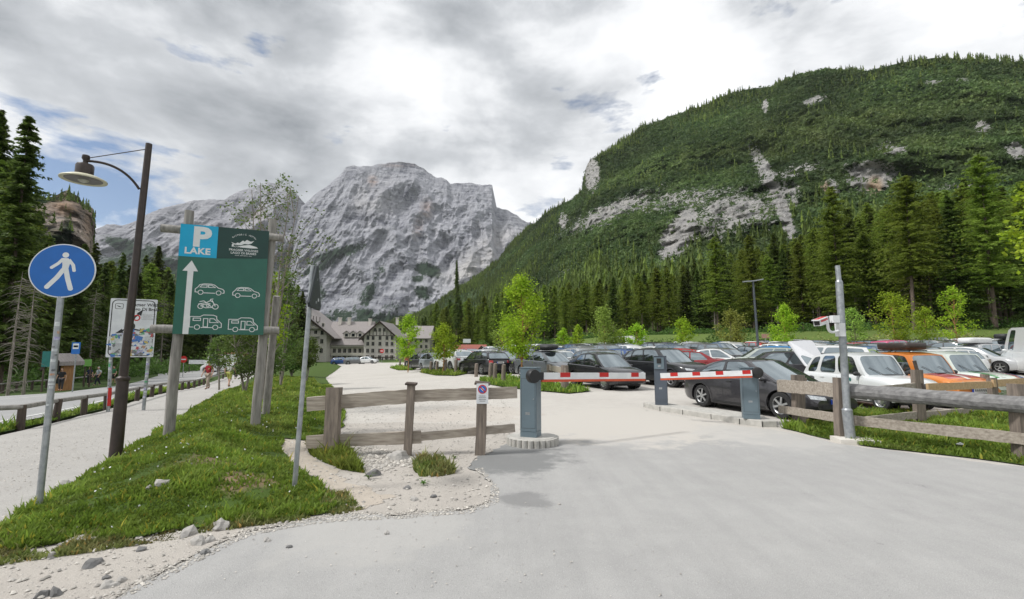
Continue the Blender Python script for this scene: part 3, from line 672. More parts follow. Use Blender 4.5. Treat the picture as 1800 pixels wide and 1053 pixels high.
# ================================================================ MOUNTAINS
def azel(px, py):
    d = ray(px, py); return math.atan2(d.x, d.y), d.z / math.hypot(d.x, d.y)
def azpx(az):  # pixel column of a bearing at the horizon
    return 900 + FPX * math.tan(az) * math.cos(TILT)
def fbm(P, octv=4, seed=0.0, lac=2.1, gain=.5):
    out_ = np.empty(len(P))
    for i, p in enumerate(P):
        out_[i] = noise.fractal(Vector((p[0] + seed, p[1], p[2])), gain and 1.0, lac, octv)
    return out_
def ridged(P, octv=5, seed=0.0):
    return np.array([noise.ridged_multi_fractal(Vector((p[0] + seed, p[1], p[2])), 0.9, 2.15, octv, 1.0, 2.0) for p in P])
def mountain(name, sil, r0f, r1f, nA_, nT, pz, qr, mat_, relief, rscale, seed, cuts, base=-2.0, edge=.012, cols=None, rstretch=(1, 1, 1), blobs=None, micro=0, msc=10):
    # sil: silhouette as bearing/elevation pairs; the slope runs from distance r0 at its foot to r1 at its ridge
    s = sorted(azel(*p) for p in sil); az = np.linspace(s[0][0], s[-1][0], nA_)
    el = np.interp(az, [a for a, b in s], [b for a, b in s])
    T = np.linspace(0, 1, nT); A, TT = np.meshgrid(az, T)
    r0 = r0f(az)[None]; r1 = r1f(az)[None]
    Rr = r0 + (r1 - r0) * TT ** qr
    e0 = (base - CH) / r0
    E = e0 + (el[None] - e0) * TT ** pz
    X = Rr * np.sin(A); Y = Rr * np.cos(A); Z = CH + Rr * E
    P = np.c_[X.ravel() * rstretch[0], Y.ravel() * rstretch[1], Z.ravel() * rstretch[2]] / rscale
    n = ridged(P, 6, seed).reshape(A.shape); n = (n - n.mean()) / (n.std() + 1e-9)
    n2 = fbm(P * 3.1, 4, seed + 7).reshape(A.shape)
    fade = np.sin(np.clip(TT, 0, 1) * PI) ** .6
    d = relief * (-n * .5 + n2 * .35) * fade
    if micro:
        mm = fbm(np.c_[X.ravel(), Y.ravel(), Z.ravel() * 1.2] / msc, 3, seed + 3).reshape(A.shape); d = d + micro * mm * np.minimum(1, fade * 2)
    # displace towards / away from the camera and keep the height: buttresses and gullies
    Rn = Rr + d
    E = E + fade * n2 * edge * .4 + (TT > .8) * (TT - .8) * 5 * n2 * edge
    Z = CH + Rr * E + d * .15
    X = Rn * np.sin(A); Y = Rn * np.cos(A)
    # the back side, falling away behind the ridge
    rows = [np.stack([X, Y, Z], -1)]
    bk = []
    for k, (dr, dz) in enumerate(((.06, -.04), (.25, -.35), (.5, -1.0))):
        rr = Rn[-1] + (r1[0] - r0[0]) * dr; zb = Z[-1] + (Z[-1] - base) * dz
        bk.append(np.stack([rr * np.sin(az), rr * np.cos(az), zb], -1)[None])
    V = np.concatenate(rows + bk, 0); nr = V.shape[0]
    idx = np.arange(nr * nA_).reshape(nr, nA_)
    F = np.stack([idx[:-1, :-1], idx[:-1, 1:], idx[1:, 1:], idx[1:, :-1]], -1).reshape(-1, 4)
    col = None
    if blobs is not None:
        PXc = 900 + FPX * np.tan(A); 
        # true image columns and rows of each vertex, to lay the outcrops where they stand
        st, ct = math.sin(TILT), math.cos(TILT)
        f_ = Y * ct + (Z - CH) * st; up_ = -Y * st + (Z - CH) * ct
        UX = 900 + FPX * X / f_; UY = 526.5 - FPX * up_ / f_
        col = np.zeros(V.shape[:2] + (3,))
        for ch, bl in enumerate(blobs):
            m_ = np.zeros(A.shape)
            for (bx, by, rx, ry, rot, am) in bl:
                c, s2 = math.cos(R(rot)), math.sin(R(rot)); dx, dy = UX - bx, UY - by
                u_, v_ = (dx * c + dy * s2) / rx, (-dx * s2 + dy * c) / ry
                m_ = np.maximum(m_, am * np.clip(1.35 - np.sqrt(u_ * u_ + v_ * v_) * .85, 0, 1))
            col[:nT, :, ch] = m_
        col = col.reshape(-1, 3)
    o = npmesh(name, V.reshape(-1, 3), F, MATS[mat_], smooth=True, nsides=4, col=col, colname='zones'); o['kind'] = 'structure'
    return o, (az, T, np.stack([X, Y, Z], -1), col.reshape(V.shape[0], nA_, 3)[:nT] if col is not None else None)
def zonesplit(N, L):
    at = N.new('ShaderNodeAttribute'); at.attribute_name = 'zones'; sp = N.new('ShaderNodeSeparateColor'); L.new(at.outputs['Color'], sp.inputs[0]); return sp.outputs
def rockmat(name, light, mid_, darkc, green, sc, strat, gthr=.5, orange=(.36, .20, .12), warm=None):
    m, N, L, P = newmat(name)
    co = ncoord(N, L, (1 / sc,) * 3, kind='World')
    mp = N.new('ShaderNodeMapping'); L.new(co, mp.inputs[0]); mp.inputs['Rotation'].default_value = strat; mp.inputs['Scale'].default_value = (.55, .8, 5.2)
    st = nnoise(N, L, mp.outputs[0], 5.0, 9, .68, .5)
    mp2 = N.new('ShaderNodeMapping'); L.new(co, mp2.inputs[0]); mp2.inputs['Rotation'].default_value = (0, .35, .2); mp2.inputs['Scale'].default_value = (4.5, 1.5, .9)
    gu = nnoise(N, L, mp2.outputs[0], 3.0, 9, .68, .7)
    big = nnoise(N, L, co, 1.6, 6, .6)
    fine = nnoise(N, L, co, 26, 6, .7)
    v = nmath(N, L, 'ADD', nmath(N, L, 'MULTIPLY', st, .42), nmath(N, L, 'ADD', nmath(N, L, 'MULTIPLY', gu, .34), nmath(N, L, 'MULTIPLY', big, .24)))
    col = nramp(N, L, v, [(.405, darkc), (.468, mid_), (.555, light)])  # dark stops of strata and gullies also put relief shading into the colour
    col = nmix(N, L, .5, col, nramp(N, L, fine, [(.3, (.55, .55, .57)), (.68, (1.3, 1.3, 1.3))]), 'MULTIPLY')
    z = zonesplit(N, L)
    gm = nmath(N, L, 'ADD', nmath(N, L, 'MULTIPLY', z[0], 1.0), nmath(N, L, 'MULTIPLY', nmath(N, L, 'SUBTRACT', nmath(N, L, 'ADD', nmath(N, L, 'MULTIPLY', gu, .6), nmath(N, L, 'MULTIPLY', fine, .4)), .5), 2.6))
    gm = nmath(N, L, 'MULTIPLY', nmath(N, L, 'SUBTRACT', gm, gthr), 5.0, True)
    col = nmix(N, L, gm, col, nmix(N, L, fine, tuple(c * .8 for c in green), tuple(c * 1.25 for c in green)))
    om = nmath(N, L, 'MULTIPLY', nmath(N, L, 'MULTIPLY', z[1], nmath(N, L, 'MULTIPLY', nmath(N, L, 'SUBTRACT', st, .38), 5.0, True)), .8, True)
    col = nmix(N, L, om, col, orange)
    col = nmix(N, L, nmath(N, L, 'MULTIPLY', z[2], nmath(N, L, 'MULTIPLY', nmath(N, L, 'SUBTRACT', big, .3), 3.0, True)), col, (.60, .58, .56))
    L.new(col, P.inputs['Base Color']); P.inputs['Roughness'].default_value = .95; P.inputs['Specular IOR Level'].default_value = .1
    h = nmath(N, L, 'ADD', nmath(N, L, 'ADD', st, gu), nmath(N, L, 'MULTIPLY', fine, .35))
    nbump(N, L, h, P, 1.0, sc * .065)
    return m
rockmat('massif_rock', (.49, .495, .53), (.32, .325, .36), (.11, .115, .145), (.030, .055, .030), 420, (0, R(28), 0), .78)
rockmat('ridge_rock', (.48, .48, .51), (.32, .32, .35), (.11, .11, .135), (.028, .055, .028), 420, (0, R(-22), 0), .72)
rockmat('cliff_rock', (.48, .40, .33), (.30, .25, .22), (.10, .095, .09), (.022, .045, .018), 75, (0, R(8), 0), .55, orange=(.42, .27, .17))
c1f = lambda v: (lambda az: np.full_like(az, float(v)))
MSIL = [(505, 470), (520, 400), (530, 360), (545, 350), (575, 325), (600, 306), (608, 295), (622, 291), (655, 291), (670, 287), (700, 286), (728, 287), (742, 297), (760, 309), (785, 315), (792, 323), (830, 323), (865, 325), (869, 345), (873, 364), (893, 369), (908, 376), (925, 392), (1000, 400), (1100, 440)]
MBL = [[(595, 445, 60, 13, -17, 1.2), (560, 470, 50, 12, -20, 1.0), (645, 520, 16, 32, 25, 1.1), (752, 474, 34, 15, 15, 1.25), (735, 490, 20, 10, 0, 1.0), (640, 555, 30, 22, 20, 1.1), (690, 548, 30, 30, 20, .9), (745, 515, 25, 16, 20, 1.1), (665, 480, 12, 25, 30, .9), (560, 520, 30, 26, 0, .9), (700, 565, 130, 20, 0, 1.2), (600, 560, 80, 24, 0, 1.0), (420, 540, 140, 50, 0, 1.0)],
       [(655, 318, 8, 8, 0, .9), (750, 368, 10, 16, 0, .6), (735, 400, 8, 18, 10, .45), (700, 290, 24, 4, 0, .5)],
       [(845, 450, 70, 24, -38, .9), (670, 355, 30, 40, 30, .45), (640, 345, 18, 36, 25, .4), (820, 480, 30, 12, -20, 1.0)]]
mountain('mountain', MSIL, c1f(1900), c1f(3100), 640, 260, .82, 1.0, 'massif_rock', 85, 230, 3.3, None, base=-20, edge=.004, micro=10, msc=50, rstretch=(1, .5, .2), blobs=MBL)
RSIL = [(60, 470), (110, 450), (165, 404), (185, 397), (215, 396), (240, 386), (270, 372), (330, 356), (372, 350), (395, 352), (410, 343), (440, 328), (470, 322), (500, 326), (515, 333), (528, 350), (545, 372), (640, 440), (700, 480)]
RBL = [[(230, 440, 60, 14, 25, 1.25), (280, 450, 40, 14, 40, 1.1), (210, 425, 40, 10, 5, 1.1), (300, 470, 70, 26, 0, 1.1), (520, 470, 40, 30, 0, 1.0), (470, 440, 30, 12, -30, .8), (240, 500, 140, 60, 0, 1.4)],
       [(450, 380, 20, 10, 0, .5)], [(330, 400, 40, 12, -30, .3)]]
mountain('mountain_ridge', RSIL, c1f(2300), c1f(3500), 420, 120, .8, 1.0, 'ridge_rock', 120, 300, 9.1, None, base=-20, edge=.005, micro=12, msc=60, rstretch=(1, .5, .22), blobs=RBL)
CSIL = [(-500, 60), (-300, 140), (-60, 250), (0, 292), (30, 312), (45, 330), (80, 336), (118, 334), (140, 340), (150, 352), (163, 372), (166, 395), (164, 440), (172, 470), (190, 520), (210, 600)]
CBL = [[(60, 345, 60, 12, 0, 1.5), (20, 340, 40, 50, 0, 1.5), (130, 345, 30, 7, 20, 1.0), (118, 410, 12, 40, 0, .9), (60, 420, 60, 30, 0, 1.3)],
       [(115, 365, 24, 18, 0, 1.0), (90, 395, 20, 14, 0, .8), (155, 395, 8, 26, 0, .8)], [(92, 392, 20, 14, 0, .5)]]
_, CLIFF = mountain('cliff_hill', CSIL, c1f(230), c1f(430), 300, 110, .7, 1.0, 'cliff_rock', 26, 60, 4.2, None, base=-4, edge=.02, blobs=CBL)
# the wooded hill on the right
HSIL = [(560, 600), (640, 585), (700, 566), (735, 553), (790, 520), (850, 478), (900, 430), (930, 398), (975, 366), (1010, 346), (1026, 336), (1026, 318), (1030, 300), (1037, 286), (1060, 272), (1100, 245), (1150, 218), (1200, 196), (1250, 180), (1300, 164), (1400, 135), (1450, 124), (1500, 117), (1600, 109), (1680, 104), (1750, 103), (1800, 108), (1950, 100), (2300, 90), (2800, 140), (3600, 250)]
HBL = [[(1040, 308, 14, 28, 0, 1.5), (1075, 372, 105, 20, -24, .98), (1190, 352, 130, 24, -8, .84), (1290, 372, 100, 45, -5, .92), (1232, 392, 60, 40, 30, .8), (1195, 412, 24, 52, 32, 1.6), (1352, 315, 16, 60, -28, 1.25), (1378, 375, 12, 60, -20, 1.45), (1385, 345, 30, 34, 0, .9), (1400, 300, 60, 14, -15, .75), (1530, 312, 50, 30, 0, 1.2), (1460, 330, 26, 18, 0, .95), (1570, 262, 36, 14, 0, .85), (1345, 187, 6, 11, 0, 1.6), (1432, 176, 26, 7, -18, 1.0), (1640, 145, 22, 5, -8, .9), (1690, 140, 18, 5, 0, .8), (1728, 222, 18, 10, 0, 1.1), (1788, 265, 20, 14, 25, 1.3), (1480, 372, 30, 10, 0, .7), (990, 390, 10, 16, 0, 1.1), (1670, 330, 70, 10, 0, .7), (1130, 480, 60, 10, -15, .5), (985, 480, 30, 16, -15, .55)],
       [(1447, 333, 9, 14, 0, 1.3), (1538, 330, 12, 16, 0, 1.4)],
       [(1505, 215, 190, 26, -8, .9), (1440, 240, 90, 24, 0, 1.0), (1250, 270, 90, 16, -8, .8), (1600, 260, 120, 20, 5, .8), (1350, 265, 80, 20, 0, .6), (1150, 300, 80, 12, -15, .7), (1700, 175, 80, 16, 0, .6)]]
def hillmat():
    m, N, L, P = newmat('hill_green')
    co = ncoord(N, L, kind='World')
    a = nnoise(N, L, co, .012, 6, .6); b = nnoise(N, L, co, .11, 7, .65); c = nnoise(N, L, co, .5, 5, .7)
    mp = N.new('ShaderNodeMapping'); L.new(co, mp.inputs[0]); mp.inputs['Scale'].default_value = (.5, .5, 3.5); mp.inputs['Rotation'].default_value = (0, R(12), 0)
    st = nnoise(N, L, mp.outputs[0], .03, 8, .65, .4)
    z = zonesplit(N, L)
    gcol = nramp(N, L, nmath(N, L, 'ADD', nmath(N, L, 'MULTIPLY', a, .4), nmath(N, L, 'ADD', nmath(N, L, 'MULTIPLY', b, .35), nmath(N, L, 'MULTIPLY', c, .25))), [(.40, (.024, .046, .020)), (.50, (.052, .088, .032)), (.60, (.10, .135, .05))])
    gcol = nmix(N, L, nmath(N, L, 'MULTIPLY', z[2], nmath(N, L, 'MULTIPLY', nmath(N, L, 'SUBTRACT', st, .40), 4.0, True), True), gcol, nmix(N, L, c, (.075, .115, .036), (.15, .18, .065)))
    rk = nnoise(N, L, co, .085, 9, .75, .3)
    mp2 = N.new('ShaderNodeMapping'); L.new(co, mp2.inputs[0]); mp2.inputs['Scale'].default_value = (1.6, 1.6, .5)
    r2 = nnoise(N, L, mp2.outputs[0], .09, 8, .7)
    rcol = nramp(N, L, nmath(N, L, 'ADD', nmath(N, L, 'MULTIPLY', r2, .6), nmath(N, L, 'MULTIPLY', c, .4)), [(.36, (.17, .17, .175)), (.47, (.40, .39, .38)), (.62, (.62, .60, .57))])
    rcol = nmix(N, L, z[1], rcol, (.55, .42, .30))
    rm = nmath(N, L, 'ADD', z[0], nmath(N, L, 'MULTIPLY', nmath(N, L, 'SUBTRACT', nmath(N, L, 'ADD', nmath(N, L, 'MULTIPLY', rk, .55), nmath(N, L, 'MULTIPLY', c, .45)), .5), 4.2))
    rm = nmath(N, L, 'MULTIPLY', nmath(N, L, 'SUBTRACT', rm, .70), 9.0, True)
    L.new(nmix(N, L, rm, gcol, rcol), P.inputs['Base Color'])
    P.inputs['Roughness'].default_value = .95; P.inputs['Specular IOR Level'].default_value = .1
    h = nmath(N, L, 'ADD', nmath(N, L, 'MULTIPLY', b, 1.0), nmath(N, L, 'ADD', nmath(N, L, 'MULTIPLY', c, .35), r2)); nbump(N, L, h, P, 1.0, 7.0)
hillmat()
def hr0(az): return np.interp(az, [azel(600, 600)[0], azel(760, 600)[0], azel(900, 600)[0], azel(1150, 600)[0], azel(1400, 600)[0], azel(1800, 600)[0], 1.5], [330, 250, 195, 150, 125, 100, 100])
def hr1(az): return np.interp(az, [azel(600, 600)[0], azel(900, 600)[0], azel(1050, 600)[0], azel(1400, 600)[0], azel(1800, 600)[0], 1.5], [900, 900, 700, 640, 600, 600])
_, HILL = mountain('hill', HSIL, hr0, hr1, 900, 260, .93, 1.15, 'hill_green', 27, 120, 5.5, None, base=1.0, edge=.010, rstretch=(1, .5, .5), blobs=HBL, micro=4.5, msc=8)
# ================================================================ TREES
def tri_mesh(name, V, mat_, parent, tint):
    n = len(V); F = np.arange(n * 3).reshape(n, 3)
    return npmesh(name, V.reshape(-1, 3), F, MATS[mat_], parent=parent, col=np.repeat(np.c_[tint, tint, tint], 3, 0))
def conifer(name, H, seed, kind, z0f=.2, rad=.17, lean=0.0, bare=0):
    rng = np.random.default_rng(seed); root = bpy.data.objects.new(name, None); COL.objects.link(root)
    mb = MB(); tx = lambda z: Vector((math.sin(z * .11 + seed) * .12 + lean * z, math.cos(z * .09 + seed) * .12, z))
    zs = np.linspace(0, H, 14); mb.tube([tx(z) for z in zs], [max(.02, H * .0105 * (1 - z / H) ** .9 + .015) for z in zs], 8)
    if kind == 'dead': bare = 110
    for i in range(bare):
        z = H * rng.uniform(.06, z0f + (.75 if kind == 'dead' else .12)); a = rng.uniform(0, 6.28); l = rng.uniform(.5, 1.9) * (1 if kind != 'dead' else 1.1)
        p = tx(z); d = Vector((math.cos(a), math.sin(a), -.25)); mb.tube([p, p + d * l * .6, p + d * l + Vector((0, 0, -.2 * l))], [.028, .02, .006], 4)
    mb.build('trunk', MATS['bark_grey' if kind in ('dead', 'greytrunk') else 'bark'], root, smooth=1.2, local=True)
    if kind == 'dead': return root
    larch = kind == 'larch'
    nb = int(H * (17 if larch else 20)); z0 = H * z0f
    q = rng.random(nb) ** (1.05); Zb = z0 + (H - z0) * q
    rel = (Zb - z0) / (H - z0)
    prof = np.where(rel < .12, .55 + rel / .12 * .45, ((1 - rel) / .88) ** (.60 if larch else .80))
    Lb = H * rad * prof * rng.uniform(.35, 1.35, nb) + .18
    A = rng.uniform(0, 6.28, nb)
    # irregular sides: a crown is never a clean cone
    Lb *= 1 + .28 * np.sin(A * 2 + seed + Zb * .35) * (1 - rel)
    K = 8; tris = []; tint = []
    for k in range(K):
        s = (k + .5 + rng.uniform(-.4, .4, nb)) / K
        rr = Lb * s
        dz = (-.22 * rr + .02 * rr * rr) if not larch else (.10 * rr - .045 * rr * rr)
        px = np.cos(A) * rr; py = np.sin(A) * rr; pz = Zb + dz
        cx_ = np.sin(Zb * .11 + seed) * .12 + lean * Zb; cy_ = np.cos(Zb * .09 + seed) * .12
        for m in range(5):
            sd_ = rng.choice([-1, 1], nb) * rng.uniform(.3, 1.3, nb); an = A + sd_
            l = rng.uniform(.35, .85, nb) * (1.15 - .55 * s) * (.55 + .45 * (1 - rel)) * (H / 25) ** .5
            dd = np.c_[np.cos(an), np.sin(an), rng.uniform(-.65, .12, nb) if not larch else rng.uniform(-.55, .35, nb)] * l[:, None]
            wv = np.c_[-np.sin(an), np.cos(an), rng.uniform(-.9, .9, nb)] * (rng.uniform(.05, .12, nb) * (1.0 if larch else 1.25))[:, None]
            b0 = np.c_[px + cx_, py + cy_, pz + rng.uniform(-.12, .12, nb)]
            tris.append(np.stack([b0 - wv, b0 + wv, b0 + dd], 1)); tint.append(rng.uniform(.75, 1.2, nb) * (.9 + .2 * rng.random(nb)))
    npt = np.concatenate(tris).astype(np.float32)
    tri_mesh('crown', npt, 'larch_needles' if larch else 'spruce_needles', root, np.concatenate(tint))
    return root
def broadleaf(name, H, W, zc, seed, mat_='maple_leaves', leaf=.13, nl=2600, bark='bark', ncl=40, trunk_r=.04, open_=.22, stake=False, shape=1.0, multi=1):
    rng = np.random.default_rng(seed); root = bpy.data.objects.new(name, None); COL.objects.link(root)
    mb = MB(); top = H * .93
    base = []
    for t_ in range(multi):
        a = 6.28 * t_ / max(1, multi) + seed; sp = 0 if multi == 1 else .16 * W
        pts = [Vector((math.cos(a) * sp * z / H * 1.6 + .03 * math.sin(z * 2 + seed), math.sin(a) * sp * z / H * 1.6 + .03 * math.cos(z * 1.7), z)) for z in np.linspace(0, top, 9)]
        mb.tube(pts, [max(.008, trunk_r * (1 - i / 9) ** .8) for i in range(9)], 7); base.append(pts)
    cl = []
    for i in range(ncl):
        q = (i + rng.random()) / ncl; z = zc + (H - zc) * q
        w_ = W / 2 * (math.sin(PI * min(1, (q * .88 + .14) ** shape)) ** .65) * rng.uniform(.45, 1.08)
        a = rng.uniform(0, 6.28); tr = base[i % multi]
        org = tr[min(8, max(2, int((z - .22 * (H - zc)) / top * 8)))]
        tip = Vector((math.cos(a) * w_, math.sin(a) * w_, z)) + Vector((org.x, org.y, 0)) * .6
        mid_ = org.lerp(tip, .5) + Vector((0, 0, -.05 * w_))
        mb.tube([org, mid_, tip], [trunk_r * .35, trunk_r * .22, .004], 5)
        cl.append((tip, w_)); cl.append((mid_.lerp(tip, .4), w_ * .8))
    cl.append((Vector((base[0][-1].x, base[0][-1].y, H * .95)), .3 * W)); cl.append((Vector((0, 0, H * .86)), .3 * W))
    mb.build('trunk', MATS[bark], root, smooth=1.2, local=True)
    C = np.array([tuple(c[0]) for c in cl]); idx = rng.integers(0, len(C), nl)
    sz = W * open_ * .5
    P = C[idx] + rng.standard_normal((nl, 3)) * np.array([sz, sz, sz * .7]) * rng.uniform(.3, 1, (nl, 1))
    n1 = rng.standard_normal((nl, 3)); n1[:, 2] *= .5; n1 /= np.linalg.norm(n1, axis=1)[:, None]
    n2 = np.cross(n1, rng.standard_normal((nl, 3))); n2 /= np.linalg.norm(n2, axis=1)[:, None]
    s = leaf * rng.uniform(.6, 1.25, (nl, 1))
    V = np.stack([P - n1 * s * .5, P + n2 * s * .42 - n1 * s * .05, P + n1 * s * .62, P - n2 * s * .42 - n1 * s * .05], 1)
    F = np.arange(nl * 4).reshape(nl, 4)
    t = rng.uniform(.72, 1.25, (nl, 1)); c = np.repeat(np.repeat(t, 3, 1), 4, 0)
    npmesh('crown', V.reshape(-1, 3), F, MATS[mat_], parent=root, col=c, nsides=4)
    return root
SPR = [conifer('spruce_tree', 23, 5, 'spruce', .18, .19, bare=30), conifer('spruce_tree', 26, 1, 'spruce', .10, .15, bare=20), conifer('spruce_tree', 24, 2, 'spruce', .30, .14, bare=50), conifer('spruce_tree', 22, 3, 'spruce', .05, .17, bare=8), conifer('spruce_tree', 27, 4, 'greytrunk', .38, .13, bare=70)]
LAR = [conifer('larch_tree', 26, 11, 'larch', .24, .19, bare=20), conifer('larch_tree', 24, 12, 'larch', .36, .21, .012, bare=30), conifer('larch_tree', 25, 13, 'larch', .14, .17, bare=14), conifer('larch_tree', 25, 14, 'larch', .45, .20, -.01, bare=40)]
DEAD = [conifer('dead_spruce', 15, 21, 'dead')]
used = set()
def put(proto, name, loc, sc, rz, label, cat, group):
    if proto.name not in used: o = proto; used.add(proto.name)
    else: o = copy_tree(proto)
    o.location = loc; o.rotation_euler = (0, 0, rz); o.scale = (sc[0], sc[0], sc[1]) if hasattr(sc, '__len__') else (sc, sc, sc)
    return tag(o, label, cat, group)
rt = random.Random(5)
def hgz(x, y):
    m = 3.6 * float(sst(0, 26, (x * .42 + y * .907) - 74)) * float(sst(-16, 25, x))
    return gz(x, y) + m
# forest edge behind the car park: edge distance and height by picture column
colx = [735, 800, 900, 1000, 1150, 1300, 1400, 1500, 1600, 1800, 2000]
cold = [215, 185, 150, 132, 122, 112, 104, 95, 86, 76, 66]
colt = [548, 540, 512, 497, 474, 445, 420, 380, 345, 318, 290]
special = {1055: 'L', 1100: 'L'}
nfor = 0
rows = 5
for row in range(rows):
    px = 742 + row * 5
    while px < 1860:
        d = np.interp(px, colx, cold) * (1 + row * .085) * rt.uniform(.96, 1.05)
        u = (px - 900) / FPX; x = u * d * .9945; y = d
        z = hgz(x, y) + row * .8
        tp = np.interp(px, colx, colt) + rt.uniform(-14, 26) + row * 1.5
        Hh = ((616 - tp) / FPX) * d + CH - z
        Hh = max(7, Hh)
        kind = 'L' if rt.random() < (.62 if row < 3 else .4) else 'S'
        pr = rt.choice(LAR if kind == 'L' else SPR)
        bh = {'L': 25, 'S': 25}[kind]
        s = Hh / bh; sx = s * rt.uniform(.9, 1.15)
        sec = ['above the black estate car', 'behind the tallest sapling', 'between pale bush and card terminal', 'behind the saplings left of the street lamp', 'between the twin head lamp and the camera pole', 'behind the old wagons', 'at the right edge of the frame'][int(np.searchsorted([870, 985, 1165, 1325, 1480, 1690], px))]
        lb = ('larch' if kind == 'L' else 'dark spruce') + (' at the forest front ' if row < 2 else ' deep in the forest ') + sec; gr = 'trees: ' + lb
        put(pr, '', (x, y, z - .3), (sx, s), rt.uniform(0, 6.28), lb, 'tree', gr)
        nfor += 1
        px += (rt.uniform(2.6, 4.6) if row < 3 else rt.uniform(4.5, 6.5)) * FPX / d
# named big ones that stand out
for (px, tp, d, k, i, lb) in ((1608, 288, 74, 'L', 1, 'large larch with bare reddish lower trunk behind the two right saplings'), (1752, 270, 70, 'L', 0, 'tallest larch at the right edge of the forest'),
                              (1690, 300, 73, 'S', 3, 'tall thin brownish spruce between the two largest larches'), (1480, 318, 88, 'L', 2, 'wide pale larch behind the camera pole'),
                              (1325, 408, 100, 'L', 2, 'bright larch rising behind the twin head street lamp'), (1263, 418, 104, 'L', 0, 'bright larch left of the twin head street lamp')):
    x = (px - 900) / FPX * d; z = hgz(x, d); Hh = (616 - tp) / FPX * d + CH - z; pr = (LAR if k == 'L' else SPR)[i]
    put(pr, '', (x, d, z - .3), (Hh / 25 * 1.1, Hh / 25), px, lb, 'tree', None)
print('forest', nfor)
# left forest beside the road
colx = [-60, 0, 30, 55, 100, 170, 240, 300, 400, 520]; cold = [36, 40, 43, 46, 52, 66, 80, 92, 112, 135]; colt = [190, 285, 330, 405, 436, 446, 455, 460, 472, 505]
nl_ = 0
for row in range(5):
    px = -70 + row * 4
    while px < 530:
        d = np.interp(px, colx, cold) * (1 + row * .11) * rt.uniform(.96, 1.05); u = (px - 900) / FPX
        x, y = u * d * .995, d; z = gz(x, y) + .2 + row * .5
        tp = np.interp(px, colx, colt) + rt.uniform(-16, 45)
        Hh = (616 - tp) / FPX * d + CH - z
        kind = 'D' if (row == 0 and rt.random() < .22 and px < 330) else ('L' if rt.random() < .22 else 'S')
        pr = rt.choice({'L': LAR, 'S': SPR, 'D': DEAD}[kind]); s = Hh / (25 if kind != 'D' else 21)
        sec = ['at the left edge of the frame', 'behind the blue round sign', 'between the blue sign and the street lamp', 'behind the white direction board', 'behind the green parking sign', 'behind the right post of the green sign'][int(np.searchsorted([50, 120, 190, 290, 420], px))]
        lb = {'L': 'light green larch', 'S': 'dark spruce', 'D': 'bare dead spruce'}[kind] + (' at the left wood front ' if row < 2 else ' deep in the left wood ') + sec; gr = 'trees: ' + lb
        put(pr, '', (x, y, z - .3), (s * rt.uniform(.85, 1.1), s), rt.uniform(0, 6.28), lb, 'tree', gr); nl_ += 1
        px += rt.uniform(2.4, 4.2) * FPX / d
for (px, tp, d, pr, lb) in ((8, 222, 34, SPR[1], 'tallest spruce at the left edge, its thin top standing against the sky'), (30, 470, 26, DEAD[0], 'pale dead trunk nearest the left edge of the wood'), (52, 480, 28, DEAD[0], 'second pale dead trunk, just left of the blue sign post')):
    x = (px - 900) / FPX * d; z = gz(x, d); Hh = (616 - tp) / FPX * d + CH - z; s = Hh / (24 if pr is not DEAD[0] else 15)
    put(pr, '', (x, d, z - .2), (s * (1.0), s), px, lb, 'tree', None)
put(SPR[2], '', Vector(((802 - 900) / FPX * 180, 180, gz(-20, 180))), (0.62, ((616 - 478) / FPX * 180 + 4) / 22), .4, 'lone spruce whose top stands before the grey mountain left of the wooded hill', 'tree', None)
print('left', nl_)
# undergrowth at the feet of both woods
def undergrowth(name, path, n, w, hgt, mat_, label, seed, zf):
    rng = np.random.default_rng(seed); P = np.array(path, float)
    L_ = np.cumsum(np.r_[0, np.hypot(*np.diff(P, axis=0).T)]); t = rng.random(n) * L_[-1]
    X = np.interp(t, L_, P[:, 0]) + rng.normal(0, w, n); Y = np.interp(t, L_, P[:, 1]) + rng.normal(0, w * .6, n)
    cl = np.array([noise.noise(Vector((a * .25, b * .25, seed))) for a, b in zip(X, Y)]); Hh = hgt * np.clip(.55 + 1.3 * cl, .12, 1.6)
    Z = np.array([zf(a, b) for a, b in zip(X, Y)]) + rng.random(n) ** .8 * Hh
    P3 = np.c_[X, Y, Z]; s = rng.uniform(.12, .30, (n, 1)); a1 = rng.standard_normal((n, 3)); a1 /= np.linalg.norm(a1, axis=1)[:, None]; a2 = np.cross(a1, rng.standard_normal((n, 3))); a2 /= np.linalg.norm(a2, axis=1)[:, None]
    V = np.stack([P3 - a1 * s, P3 + a2 * s * .7, P3 + a1 * s], 1)
    t_ = np.clip(.9 + cl * .6 + .15 * rng.standard_normal(n), .4, 1.5)
    o = npmesh('undergrowth', V.reshape(-1, 3), np.arange(n * 3).reshape(n, 3), MATS[mat_], col=np.repeat(np.c_[t_, t_, t_], 3, 0)); tag(o, label, 'bushes', None, 'stuff')
undergrowth('u', [(-48, 34), (-46, 44), (-50, 56), (-56, 72), (-60, 90), (-56, 108)], 16000, 2.4, 2.3, 'shrub_leaves', 'green bushes and ferns under the trees on the left of the road', 3, gz)
undergrowth('u', [(86, 66), (70, 74), (50, 86), (30, 100), (8, 116), (-14, 135), (-34, 165)], 22000, 2.8, 1.5, 'shrub_leaves', 'low bushes and saplings under the forest edge behind the car park', 4, hgz)
undergrowth('u', [(42, 70), (30, 74), (14, 79), (0, 86), (-12, 98), (-24, 116)], 16000, 1.6, 2.4, 'shrub_leaves', 'bushes directly behind the farthest parked cars left of the street lamp', 6, hgz)
undergrowth('u', [(82, 52), (62, 62), (44, 70)], 9000, 3.5, 1.0, 'dry_grass', 'tall yellowish grass and herbs on the slope behind the parked cars at the right', 8, hgz)
